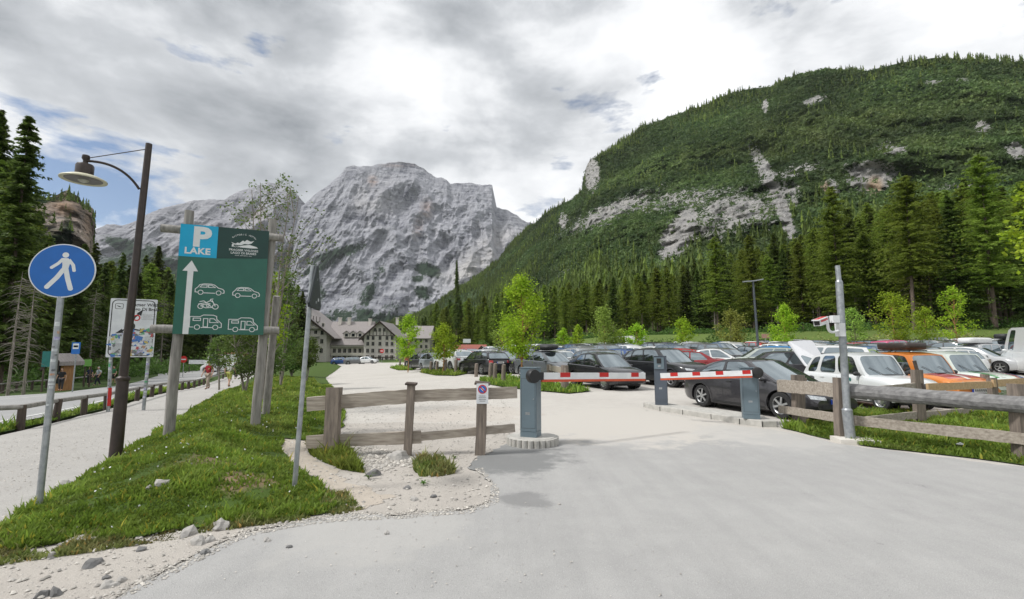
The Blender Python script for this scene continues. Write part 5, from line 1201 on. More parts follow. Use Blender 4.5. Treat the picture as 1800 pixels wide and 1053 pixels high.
mb = MB(); f3 = frame(fr(.12, -.12, .004), (math.cos(ay), math.sin(ay), 0), (0, 0, 1)); mb.prism([(-.03, -.02), (.03, -.02), (.03, .02), (-.03, .02)], f3, 0, .001); mb.build('label_sticker', MATS['sticker_white'], sg)
# ---- fences
mat('log_grey', (.27, .265, .26), (.12, .118, .118), 6, .8, .7, .015, (.35, 3.0, 3.0), detail=8, lo=.3, hi=.7)
def fence(name, label, posts, rails, cat='fence', base=None, matp='wood_post', matr='wood_rail'):
    o = thing(name, label, cat, base or posts[0][0])
    for i, (pb, pt, w_, h_, kind) in enumerate(posts):
        mb = MB(); n = 7
        if kind == 'round': mb.tube([pb.lerp(pt, k / n) for k in range(n + 1)], [w_ / 2 * (1 + .03 * math.sin(k * 2 + i)) for k in range(n)] + [w_ / 2 * .9], 12)
        else:
            mb.beam(pb, pt, w_, h_, n, .05, up=(0, 1, 0), seed=i + 3)
        p = mb.build('post', MATS[matp], o, smooth=.5)
        if kind == 'cap':
            mb = MB(); mb.box(pt + Vector((0, 0, .012)), (w_ * 1.55, h_ * 1.4, .03), rx=R(6), ry=R(4)); mb.build('post_cap', MATS['wood_dark'], p)
    for i, (a, b_, hgt, th, kind) in enumerate(rails):
        mb = MB(); a, b_ = Vector(a), Vector(b_)
        if kind == 'log': mb.tube([a.lerp(b_, k / 12) for k in range(13)], [hgt / 2 * (1 + .06 * math.sin(k * 1.7 + i)) for k in range(13)], 12)
        else: mb.beam(a, b_, th, hgt, 14, .06, seed=i + 31)
        mb.build('rail', MATS['wood_new' if kind == 'new' else 'log_grey' if kind == 'log' else matr], o, smooth=.4)
    return o
dF = 7.45
posts = [(PX(582, 800, 7.38) - Vector((0, 0, .2)), PX(588, 681, 7.45), .20, .16, 'sq'), (PX(716, 806, 7.42), PX(723, 676, 7.46), .11, .10, 'cap'), (PX(844, 792, 7.55) - Vector((0, 0, .15)), PX(848, 675, 7.55), .155, .14, 'cap')]
rails = [(PX(540, 711, 7.47), PX(720, 696, 7.52), .215, .05, 'board'), (PX(715, 696, 7.57), PX(909, 690, 7.72), .185, .05, 'board'), (PX(539, 777, 7.45), PX(740, 768, 7.52), .19, .05, 'board'), (PX(735, 768, 7.53), PX(905, 752, 7.70), .125, .06, 'board')]
fl = fence('wooden_fence', 'low weathered two rail fence between the bank and the left barrier cabinet', posts, rails)
c = PX(848, 691, 7.455); fr = frame(c, (1, .02, 0), (0, 0, 1))
ns = thing('no_stopping_sign', 'small white plate with red and blue no stopping symbol nailed to the fence post', 'sign', c)
mb = MB(); mb.prism(rrect(-.093, -.165, .093, .150, .01), fr, 0, .006); pl = mb.build('plate', MATS['white_sign'], ns)
mb = MB(); mb.prism(circ(0, .06, .070), fr, .0065, .008); mb.build('red_disc', MATS['red_paint'], pl)
mb = MB(); mb.prism(circ(0, .06, .054), fr, .0085, .010); mb.build('blue_disc', MATS['blue_sign'], pl)
mb = MB(); mb.stroke([(-.045, .105), (.045, .015)], .018, fr, .0115); mb.build('red_slash', MATS['red_paint'], pl, fixn=False)
mb = MB(); mb.stroke([(-.028, .072), (.012, .032)], .007, fr, .0122); mb.stroke([(-.008, .09), (.03, .052)], .007, fr, .0122); mb.build('white_marks', MATS['symbol_white'], pl, fixn=False)
mb = MB()
for i, w_ in enumerate((.05, .06, .055, .045)): mb.stroke([(-w_, -.045 - i * .026), (w_, -.045 - i * .026)], .008, fr, .0075)
mb.build('small_print', MATS['sticker_dark'], pl, fixn=False)
# right fences
A = (PX(1404, 745, 10.3), PX(1402, 659, 10.3)); B = (PX(1479, 770, 8.75), PX(1477, 664, 8.75)); C_ = (PX(1796, 802, 7.3), PX(1788, 675, 7.3))
posts = [(A[0] - Vector((0, 0, .2)), A[1], .21, .15, 'sq'), (B[0] - Vector((0, 0, .2)), B[1], .185, .16, 'sq'), (C_[0] - Vector((0, 0, .2)), C_[1], .17, .16, 'sq')]
rails = [(PX(1368, 678, 10.6), PX(1478, 686, 8.85), .26, .06, 'board'), (PX(1482, 686, 8.78), PX(1850, 716, 7.0), .26, .2, 'log'), (PX(1370, 719, 10.6), PX(1478, 735, 8.85), .16, .05, 'board'), (PX(1482, 737, 8.85), PX(1850, 777, 7.0), .17, .05, 'board')]
fence('wooden_fence', 'near weathered fence with a thick grey top log at the right of the road', posts, rails)
posts = [(PX(1415, 742, 10.9) - Vector((0, 0, .2)), PX(1412, 664, 10.9), .10, .10, 'sq'), (PX(1617, 742, 10.6) - Vector((0, 0, .2)), PX(1611, 650, 10.6), .19, .13, 'sq'), (PX(1748, 722, 12.6), PX(1743, 664, 12.6), .16, .14, 'sq'), (PX(1733, 716, 13.2), PX(1731, 658, 13.2), .14, .14, 'sq')]
rails = [(PX(1480, 744, 9.3), PX(1622, 728, 10.7), .15, .05, 'board'), (PX(1622, 730, 10.75), PX(1755, 719, 12.7), .16, .05, 'board'), (PX(1520, 688, 9.8), PX(1622, 678, 10.7), .16, .05, 'board'), (PX(1630, 681, 10.78), PX(1742, 676, 12.5), .175, .05, 'new'), (PX(1745, 674, 12.5), PX(1870, 666, 14.2), .19, .05, 'new'), (PX(1755, 722, 12.7), PX(1870, 712, 14.4), .16, .05, 'board')]
fence('wooden_fence', 'fence behind the near one with a new pale yellow plank on its top', posts, rails)
# a loose dark batten leaning at the second fence
a = PX(1622, 684, 10.55); mb = MB(); mb.beam(a, PX(1607, 634, 10.6), .05, .05, 4, .05, up=(0, 1, 0)); tag(mb.build('batten', MATS['wood_dark'], fixn=True), 'dark batten standing tilted against the post behind the thick top log', 'batten')
p = PX(1500, 777, 8.45)
# low rail fence between footpath and left road
def railfence(label, pts, hgt, w_, rail=True, grp=None, name='low_rail_fence', lean=0.0):
    P = [Vector((x, y, gz(x, y))) for x, y in pts]; o = thing(name, label, 'fence', P[0])
    for i, p in enumerate(P):
        mb = MB(); r_ = random.Random(i); t = p + Vector((r_.uniform(-.03, .03) + (lean if i == 0 else 0), r_.uniform(-.03, .03), hgt))
        mb.tube([p - Vector((0, 0, .15)), p.lerp(t, .5), t], [w_ * .52, w_ * .5, w_ * .46], 9); mb.build('post', MATS['wood_dark'], o, smooth=.7)
    if rail:
        mb = MB(); mb.tube([p + Vector((0, 0, hgt - .04)) for p in P], w_ * .36, 8); mb.build('rail', MATS['wood_grey'], o, smooth=.7)
    return o
def fpts(lst): return [(GP(px, py).x, GP(px, py).y) for px, py in lst]
railfence('low post and rail barrier between the gravel footpath and the left road', [(-13.6, 7.8)] + fpts([(35, 754), (97, 738), (147, 728), (187, 720), (240, 705), (266, 698), (282, 693), (320, 686), (331, 684), (341, 682), (350, 679), (358, 677), (385, 669), (392, 666), (398, 663)]), .50, .15)
railfence('row of dark posts with a thin rail on the far side of the left road', fpts([(-20, 694), (4, 690), (28, 686), (56, 684), (82, 681), (107, 679), (127, 677), (147, 674), (160, 672)]), .62, .17, True)
railfence('short row of posts beside the bus stop across the left road', fpts([(120, 668), (136, 667), (149, 666), (156, 668), (163, 671), (190, 664), (262, 658)]), .7, .16, True)
def plankfence(label, a, b_, n, hgt):
    A_, B_ = Vector(a), Vector(b_); o = thing('plank_fence', label, 'fence', A_)
    for i in range(n):
        p = A_.lerp(B_, i / (n - 1)); p.z = gz(p.x, p.y); mb = MB(); mb.beam(p, p + Vector((0, 0, hgt)), .11, .09, 1, 0, up=(0, 1, 0)); mb.build('post', MATS['wood_grey'], o)
    for q in (.30, .62, .93):
        mb = MB(); mb.beam(Vector((A_.x, A_.y - .08, gz(A_.x, A_.y) + hgt * q)), Vector((B_.x, B_.y - .08, gz(B_.x, B_.y) + hgt * q)), .04, .13, 3, 0); mb.build('rail', MATS['wood_rail'], o)
    return o
a = GP(-60, 664); b2 = GP(56, 660); plankfence('three rail plank fence at the left edge before the dark wood', a, b2, 10, 1.05)
a = GP(75, 664); b2 = GP(176, 662)
o = thing('barrier_rail', 'long reddish pole barrier in front of the kiosk across the road', 'barrier', a)
mb = MB(); mb.tube([Vector((a.x, a.y, a.z + 1.02)), Vector((b2.x, b2.y, b2.z + 1.02))], .07, 8); mb.build('pole', mat('salmon_paint', (.45, .25, .19), (.36, .2, .16), 5, .6), o)
mb = MB(); mb.beam(Vector((a.x, a.y, a.z + 1.05)), Vector((a.x - .9, a.y, a.z)), .08, .08); mb.build('leg', MATS['wood_grey'], o); mb = MB(); mb.beam(Vector((b2.x, b2.y, b2.z + 1.0)), Vector((b2.x, b2.y, b2.z)), .09, .09, up=(0, 1, 0)); mb.build('leg', MATS['wood_grey'], o)
# island posts
IP = [(862, 669, 639), (870, 670, 640), (885, 673, 642), (837, 662, 640), (703, 646, 626), (712, 647, 626), (720, 648, 627), (757, 655, 636), (768, 656, 636), (783, 657, 633), (801, 658, 633)]
lbl = ['leftmost of the three wooden posts close together right of the black estate', 'middle of the three wooden posts close together right of the black estate', 'rightmost of the three wooden posts close together right of the black estate', 'single wooden post behind the rear of the black estate', 'left post at the farthest grass island', 'middle post at the farthest grass island', 'right post at the farthest grass island', 'first wooden post from the left on the second grass island', 'second wooden post from the left on the second grass island', 'third wooden post from the left on the second grass island', 'fourth wooden post from the left on the second grass island']
for (px, pb, pt), lb in zip(IP, lbl):
    p = GP(px, pb); k = p.y / FPX; h = (pb - pt) * k; mb = MB(); mb.tube([p - Vector((0, 0, .1)), p + Vector((0, 0, h * .5)), p + Vector((.02, 0, h)), p + Vector((.02, 0, h + .03))], [.12, .115, .11, .05], 10); tag(mb.build('wooden_post', MATS['wood_post'], smooth=.7), lb, 'post', 'posts on the grass islands')
p = GP(993, 687); q = GP(966, 676)
o = thing('post_bench', 'thick wooden post with a short plank behind the left barrier arm', 'post', p)
mb = MB(); mb.tube([p - Vector((0, 0, .1)), p + Vector((0, 0, .55)), p + Vector((0, 0, 1.02))], [.17, .16, .15], 12); mb.build('post', MATS['wood_post'], o, smooth=.7)
mb = MB(); mb.tube([q - Vector((0, 0, .1)), q + Vector((0, 0, .95))], .13, 12); mb.build('post', MATS['wood_post'], o, smooth=.7)
mb = MB(); mb.beam(q + Vector((0, -.14, .80)), p + Vector((0, -.17, .80)), .05, .24, 6, .05); mb.build('plank', MATS['wood_rail'], o)
# ---- barriers
def ringkerb(c, r, h, n=26):
    # round kerb of upright concrete segments
    o = thing('round_kerb', 'round base of upright concrete kerb segments under the left barrier cabinet', 'kerb', c)
    mb = MB(); mb.lathe([(r * .97, -.05), (r * .965, h - .02), (r * .93, h), (.01, h + .004)], c, 48); mb.build('kerb_fill', MATS['concrete'], o, smooth=.6)
    mb = MB()
    for i in range(n):
        a = 2 * PI * i / n; mb.tube([Vector(c) + Vector((math.cos(a) * r * .965, math.sin(a) * r * .965, -.05)), Vector(c) + Vector((math.cos(a) * r * .965, math.sin(a) * r * .965, h - .012))], r * PI / n * .94, 10)
    mb.build('kerb_segments', MATS['concrete'], o, smooth=.8); return o
kc = Vector((.36, 8.42, .0)); ringkerb(kc, .43, .135)
def cabinet(name, label, c, rz, sx, sy, h, m_='cabinet', plinth=True):
    o = thing(name, label, 'barrier cabinet', c)
    bm = bmesh.new(); bmesh.ops.create_cube(bm, size=1.0)
    for v in bm.verts: v.co = Vector((v.co.x * sx, v.co.y * sy, (v.co.z + .5) * (h - .09) + .09))
    bmesh.ops.bevel(bm, geom=bm.edges[:], offset=.008, segments=2, affect='EDGES'); bmesh.ops.rotate(bm, cent=(0, 0, 0), matrix=Matrix.Rotation(rz, 3, 'Z'), verts=bm.verts)
    me = bpy.data.meshes.new('housing'); bm.to_mesh(me); bm.free(); me.materials.append(MATS[m_]); ho = bpy.data.objects.new('housing', me); COL.objects.link(ho); ho.parent = o
    if plinth:
        mb = MB(); mb.box(Vector(c) + Vector((0, 0, .045)), (sx * .985, sy * .985, .09), rz=rz); mb.build('plinth', MATS[m_], o)
    fc = frame(Vector(c), (math.cos(rz), math.sin(rz), 0), (0, 0, 1)); y_ = sy / 2
    mb = MB(); mb.stroke([(-sx * .42, .15), (sx * .42, .15), (sx * .42, h - .18), (-sx * .42, h - .18)], .006, fc, y_ + .0012, True); mb.build('door_seam', MATS['galv_dark'], ho, fixn=False)
    mb = MB(); mb.prism(circ(sx * .33, h * .55, .012, n=12), fc, y_, y_ + .006); mb.build('lock', MATS['galv'], ho)
    mb = MB(); mb.prism([(-.05, h * .32), (.03, h * .32), (.03, h * .36), (-.05, h * .36)], fc, y_, y_ + .0015); mb.build('label_plate', MATS['galv'], ho)
    mb = MB(); mb.box(Vector(c) + Vector((0, 0, h + .004)), (sx * 1.05, sy * 1.05, .014), rz=rz); mb.build('lid', MATS[m_], o)
    return o, ho
c1 = kc + Vector((-.03, -.05, .138)); rz1 = R(-22)
cab1, h1 = cabinet('barrier_cabinet', 'blue grey barrier cabinet on the round kerb, arm pointing right', c1, rz1, .30, .27, 1.18)
ax = Vector((math.cos(R(29)), math.sin(R(29)), 0))
b0 = PX(936, 661, 8.10); arm0 = PX(952, 661, 8.15); arm1 = PX(1133, 660.5, 9.35)
def rotor(parent, c, dirv, r=.12, th=.13):
    d = Vector(dirv).normalized(); n = d.cross(Vector((0, 0, 1))).normalized(); Mx = Matrix((d, n, Vector((0, 0, 1)))).transposed()
    mb = MB(); mb.lathe([(r * .5, -th * .62), (r * .92, -th * .5), (r, -th * .36), (r, th * .3), (r * .9, th * .5)], c, 20, 'Y', Mx); mb.build('rotor_head', MATS['black'], parent, smooth=.6)
    mb = MB(); mb.beam(Vector(c) + d * .0, Vector(c) + d * .19, .09, .13); mb.build('arm_clamp', MATS['black'], parent)
rotor(cab1, b0 + Vector((0.01, -.02, 0)), arm1 - arm0)
def arm(parent, a, b_, hgt, th, blocks):
    a, b_ = Vector(a), Vector(b_); d = (b_ - a); L_ = d.length; dn = d.normalized(); n = dn.cross(Vector((0, 0, 1))).normalized()
    mb = MB(); mb.beam(a, b_, th, hgt); ar = mb.build('barrier_arm', MATS['white_paint'], parent)
    mb = MB(); mb.beam(a + Vector((0, 0, -hgt * .5 - .022)), b_ + Vector((0, 0, -hgt * .5 - .022)), th * .8, .042); mb.build('rubber_edge', MATS['orange_strip'], ar)
    for s0, s1 in blocks:
        mb = MB(); mb.beam(a + d * s0 + Vector((0, 0, hgt * .17)), a + d * s1 + Vector((0, 0, hgt * .17)), th + .006, hgt * .68); mb.build('red_band', MATS['red_paint'], ar)
    return ar
arm(cab1, arm0, arm1, .115, .05, [(.155, .245), (.52, .61), (.845, .925)])
kI = [(3.62, 13.65), (3.9, 14.0), (4.3, 13.7), (5.2, 12.3), (6.0, 10.95), (6.3, 10.3), (6.1, 9.95), (5.75, 10.0), (5.35, 10.65), (4.55, 12.0)]
def kerb_island():
    pts = [G2(1132, 715), G2(1160, 722), G2(1200, 728), G2(1250, 736), G2(1300, 745), G2(1340, 750), G2(1366, 750)]
    front = [Vector((x, y, 0)) for x, y in pts]
    P = np.array(pts); back = []
    for i in range(len(pts)):
        t = P[min(i + 1, len(pts) - 1)] - P[max(i - 1, 0)]; t = t / np.hypot(*t); n = np.array([-t[1], t[0]]); n = n if n[1] > 0 else -n
        back.append(P[i] + n * (.55 + .1 * min(i, 3)))
    poly = [tuple(p) for p in pts] + [tuple(back[-1] + np.array([.05, -.1]))] + [tuple(p) for p in back[::-1]]
    o = thing('kerb_island', 'long curved concrete kerb island carrying the terminal and the right barrier', 'kerb', (pts[3][0], pts[3][1], 0))
    f = lambda a, b_, d=0.0: Vector((a, b_, d))
    def offs(pl, dd):
        c = np.mean(pl, 0); return [tuple(np.array(p) + (c - np.array(p)) / np.linalg.norm(c - np.array(p)) * dd) for p in pl]
    mb = MB(); n = len(poly); inn = offs(poly, .02)
    vs = [f(*p, -.05) for p in poly] + [f(*p, .115) for p in poly] + [f(*p, .135) for p in inn]
    fs_ = []
    for k in range(n):
        j = (k + 1) % n; fs_ += [(k, j, n + j, n + k), (n + k, n + j, 2 * n + j, 2 * n + k)]
    fs_.append(tuple(2 * n + k for k in range(n)))
    mb.add(vs, fs_); mb.build('kerb_top', MATS['concrete'], o)
    mb = MB()
    for i in range(len(pts) - 1):
        a, b_ = np.array(pts[i]), np.array(pts[i + 1]); L_ = np.hypot(*(b_ - a)); k = max(1, int(L_ / 1.0))
        for j in range(k + 1):
            p = a + (b_ - a) * j / k; mb.box((p[0], p[1] - .004, .05), (.012, .012, .14))
    mb.build('kerb_joints', MATS['stone_dark'], o)
kerb_island()
c2 = Vector((PX(1320, 732, 10.55).x, 10.55, .138))
cab2, h2 = cabinet('barrier_cabinet', 'blue grey barrier cabinet at the right end of the kerb island, arm pointing left', c2, R(-20), .34, .30, 1.10)
r2 = PX(1331, 655, 10.25); e0 = PX(1322, 655.5, 10.2); e1 = PX(1161, 660.5, 10.95)
rotor(cab2, r2, e1 - e0, .12, .14); arm(cab2, e0, e1, .115, .05, [(.015, .10), (.30, .38), (.55, .635), (.80, .885)])
c3 = Vector((PX(1163, 711, 13.2).x, 13.2, .138)); rz3 = R(-18)
cb, h3 = cabinet('card_terminal', 'dark grey card terminal column on the far end of the kerb island', c3, rz3, .34, .34, 1.33, 'cabinet_dark'); cb['category'] = 'card terminal'
fr = frame(c3 + Vector((0, 0, 0)), (math.cos(rz3), math.sin(rz3), 0), (0, 0, 1))
mb = MB(); q_ = frame(c3 + Vector((-.17 * math.cos(rz3), -.17 * math.sin(rz3), 0)), (-math.sin(rz3) * -1, -math.cos(rz3), 0), (0, 0, 1))
mb.prism([(-.13, .98), (.13, .98), (.13, 1.30), (-.13, 1.30)], lambda a, b_, d=0.0: fr(a - .03, b_, .17 + d), .002, .03); mb.build('panel', MATS['cabinet'], cb)
mb = MB(); mb.prism([(-.09, 1.13), (.03, 1.13), (.03, 1.27), (-.09, 1.27)], lambda a, b_, d=0.0: fr(a, b_, .2 + d), .002, .008); mb.build('screen', MATS['black'], cb)
mb = MB(); mb.prism([(-.06, 1.03), (.01, 1.03), (.01, 1.09), (-.06, 1.09)], lambda a, b_, d=0.0: fr(a, b_, .2 + d), .002, .008); mb.build('card_slot', MATS['galv'], cb)
# ---- camera pole
b = PX(1495, 772, 8.55); cp = thing('camera_pole', 'grey stepped steel pole on a square concrete foot beside the right fence', 'pole', b)
m1, m2, tp = PX(1489, 722, 8.56), PX(1475, 496, 8.62), PX(1472, 467, 8.63)
mb = MB(); mb.tube([b, m1], .083, 18); mb.lathe([(.083, 0), (.087, .015), (.06, .05)], m1, 18); mb.build('lower_tube', MATS['galv'], cp, smooth=.6)
mb = MB(); mb.tube([m1, m2], .060, 18); mb.tube([m2, m2 + (tp - m2) * .12], [.060, .044], 18); mb.build('middle_tube', MATS['galv'], cp, smooth=.6)
mb = MB(); mb.tube([m2, tp], .042, 18); mb.build('upper_tube', MATS['galv'], cp, smooth=.6)
mb = MB(); bq = Vector((b.x + .04, b.y - .05, .03)); mb.box(bq, (.62, .42, .09), rz=R(-12)); mb.build('concrete_foot', MATS['plaster'], cp)
cc = PX(1443, 566, 8.45); pm = PX(1479, 578, 8.58)
vc = thing('surveillance_camera', 'white plate reading camera with a red stripe mounted on the grey pole', 'camera', pm)
mb = MB(); mb.box(pm + Vector((-.045, -.03, -.02)), (.11, .12, .24)); mb.build('mount_plate', MATS['white_paint'], vc)
jb = PX(1467, 561, 8.5); mb = MB(); mb.box(jb, (.12, .10, .13)); mb.build('junction_box', MATS['white_paint'], vc)
mb = MB(); mb.tube(bezline(PX(1474, 581, 8.5), PX(1456, 590, 8.48), PX(1455, 572, 8.46), 10) + bezline(PX(1455, 572, 8.46), PX(1454, 562, 8.46), PX(1447, 562, 8.46), 4)[1:], .024, 10); mb.build('bracket_arm', MATS['white_paint'], vc, smooth=.8)
d = (PX(1428, 572, 8.2) - PX(1454, 563, 8.5)).normalized(); 
mb = MB(); mb.beam(cc - d * .17, cc + d * .15, .115, .10); bd = mb.build('housing', MATS['white_paint'], vc)
up_ = Vector((0, 0, 1)); mb = MB(); mb.beam(cc - d * .16 + up_ * .066, cc + d * .20 + up_ * .060, .135, .016); mb.beam(cc - d * .14 + up_ * .0755, cc + d * .19 + up_ * .0695, .10, .003); sh = mb.build('sun_shield', MATS['white_paint'], vc)
mb = MB(); n_ = d.cross(up_).normalized(); sideo = n_ if n_.y < 0 else -n_
mb.beam(cc - d * .14 + up_ * .078, cc + d * .185 + up_ * .0725, .085, .003); mb.beam(cc - d * .13 + up_ * .032 + sideo * .059, cc + d * .13 + up_ * .032 + sideo * .059, .003, .040); mb.build('red_stripe', MATS['red_paint'], sh)
mb = MB(); mb.beam(cc + d * .151, cc + d * .156, .09, .075); mb.build('lens_window', MATS['black'], vc)
# litter in the verge
for px, py, s, lb, m_ in ((1688, 786, .05, 'crumpled white scrap of paper in the grass under the right fence', 'white_paint'), (1782, 797, .06, 'crushed pale blue plastic bottle in the grass at the right edge', 'lamp_clear')):
    tag(stone_mesh('litter', GP(px, py) + Vector((0, 0, .05)), s, s * .6, s * .6, px, m_), lb, 'litter')
# ---- street lamp in the car park
def plamp(px, ytop, yb, d, label, hd=.9):
    b = Vector(((px - 900) / FPX * d, d, hgz((px - 900) / FPX * d, d))); z = (616 - ytop) * d / FPX + CH
    o = thing('car_park_lamp', label, 'street lamp', b); t = Vector((b.x - .15, b.y, z))
    mb = MB(); mb.tube([b, t], [.12, .08], 10); mb.build('pole', MATS['galv_dark'], o, smooth=.7)
    for s in (-1, 1):
        mb = MB(); mb.beam(t + Vector((0, 0, 0)), t + Vector((s * hd, 0, .16 if s > 0 else -.06)), .28, .09); mb.build('lamp_head', MATS['galv'], o)
plamp(1331, 493, 606, 42, 'tall twin head street lamp standing among the parked cars')
plamp(1000, 580, 606, 75, 'thin distant lamp behind the far parked cars', .4) if False else None
# small signs across the lot
def post_sign(px, ytop, ybot, w_, h_, d, label, m_, shape='rect', inner=None, yb=None, name='road_sign', text_=None):
    x = (px - 900) / FPX * d; z = (616 - (ytop + ybot) / 2) * d / FPX + CH; b = Vector((x, d, gz(x, d))); o = thing(name, label, 'sign', b)
    mb = MB(); mb.tube([b, Vector((x, d, z + h_ / 2))], .035, 8); mb.build('post', MATS['galv'], o, smooth=.7); fr = frame(Vector((x, d - .045, z)), (1, 0, 0), (0, 0, 1))
    mb = MB(); mb.prism(circ(0, 0, w_ / 2, h_ / 2) if shape == 'disc' else rrect(-w_ / 2, -h_ / 2, w_ / 2, h_ / 2, .03), fr, 0, .02); pl = mb.build('plate', MATS[m_], o)
    if inner:
        for (pts, mm) in inner: mb = MB(); mb.prism(pts, fr, .021, .026); mb.build('symbol', MATS[mm], pl)
    return o
post_sign(139, 601, 622, .52, .72, 29, 'blue bus stop sign with a white panel in front of the kiosk', 'blue_sign', inner=[([(-.18, -.05), (.18, -.05), (.18, .28), (-.18, .28)], 'white_sign'), ([(-.14, .05), (.14, .05), (.14, .17), (-.14, .17)], 'black')])
post_sign(821, 596, 602, 1.7, .9, 105, 'small white rectangular sign on a post before the forest behind the black estate', 'white_sign')
post_sign(933, 606, 613, .55, .60, 50, 'small blue sign behind the silver car with the roof box', 'blue_sign', inner=[([(-.1, -.15), (.05, -.15), (.05, .15), (-.1, .15)], 'symbol_white')])
post_sign(673, 613, 620, .9, .9, 100, 'round red no entry sign in front of the hotel', 'red_paint', 'disc', inner=[([(-.32, -.08), (.32, -.08), (.32, .08), (-.32, .08)], 'white_sign')])
post_sign(328, 625, 637, .75, .75, 52, 'round pinkish red sign at the end of the left road', 'red_paint', 'disc', inner=[([(-.25, -.06), (.25, -.06), (.25, .06), (-.25, .06)], 'white_sign')])
post_sign(1344, 587, 594, 1.0, .55, 62, 'small pale board standing on the green slope beside the lamp', 'salmon_paint')
post_sign(1682, 606, 612, .35, .40, 33, 'small teal sign on a post beside the rightmost sapling', 'teal_sheet')
# thin reddish cable rail along the forest edge at the right
o = thing('pole_railing', 'long thin pole railing on the slope behind the parked cars at the right', 'railing', Vector((48, 58, hgz(48, 58))))
pp = [Vector((x, y, hgz(x, y) + 1.0)) for x, y in ((30.0, 66), (37, 63.5), (45, 61), (54, 58), (66, 54), (78, 50))]
for p in pp: mb = MB(); mb.tube([p - Vector((0, 0, 1.1)), p], .06, 6); mb.build('post', MATS['wood_post'], o)
mb = MB(); mb.tube(pp, .055, 6); mb.build('rail', mat('reddish_wood', (.30, .16, .12), (.22, .12, .1), 5, .8), o)
# low fence between the back of the lot and the right
posts = []; 
FA = [PX(1695, 655, 22), PX(1710, 654, 22.2), PX(1730, 655, 21.2), PX(1765, 640, 25), PX(1783, 636, 26)]
a = Vector((21.0, 22.5, 0)); pl_ = []
for k in range(6):
    t = k / 5; x = 21.0 + 7.5 * t; y = 22.6 + 5.0 * t; z = gz(x, y); pl_.append((Vector((x, y, z)), Vector((x, y, z + .95)), .16, .14, 'sq'))
fence('wooden_fence', 'short grey fence piece between the third old car and the white van', pl_, [(pl_[0][0] + Vector((0, -.1, .7)), pl_[-1][0] + Vector((0, -.1, .7)), .22, .05, 'board'), (pl_[0][0] + Vector((0, -.1, .3)), pl_[-1][0] + Vector((0, -.1, .3)), .18, .05, 'board')])
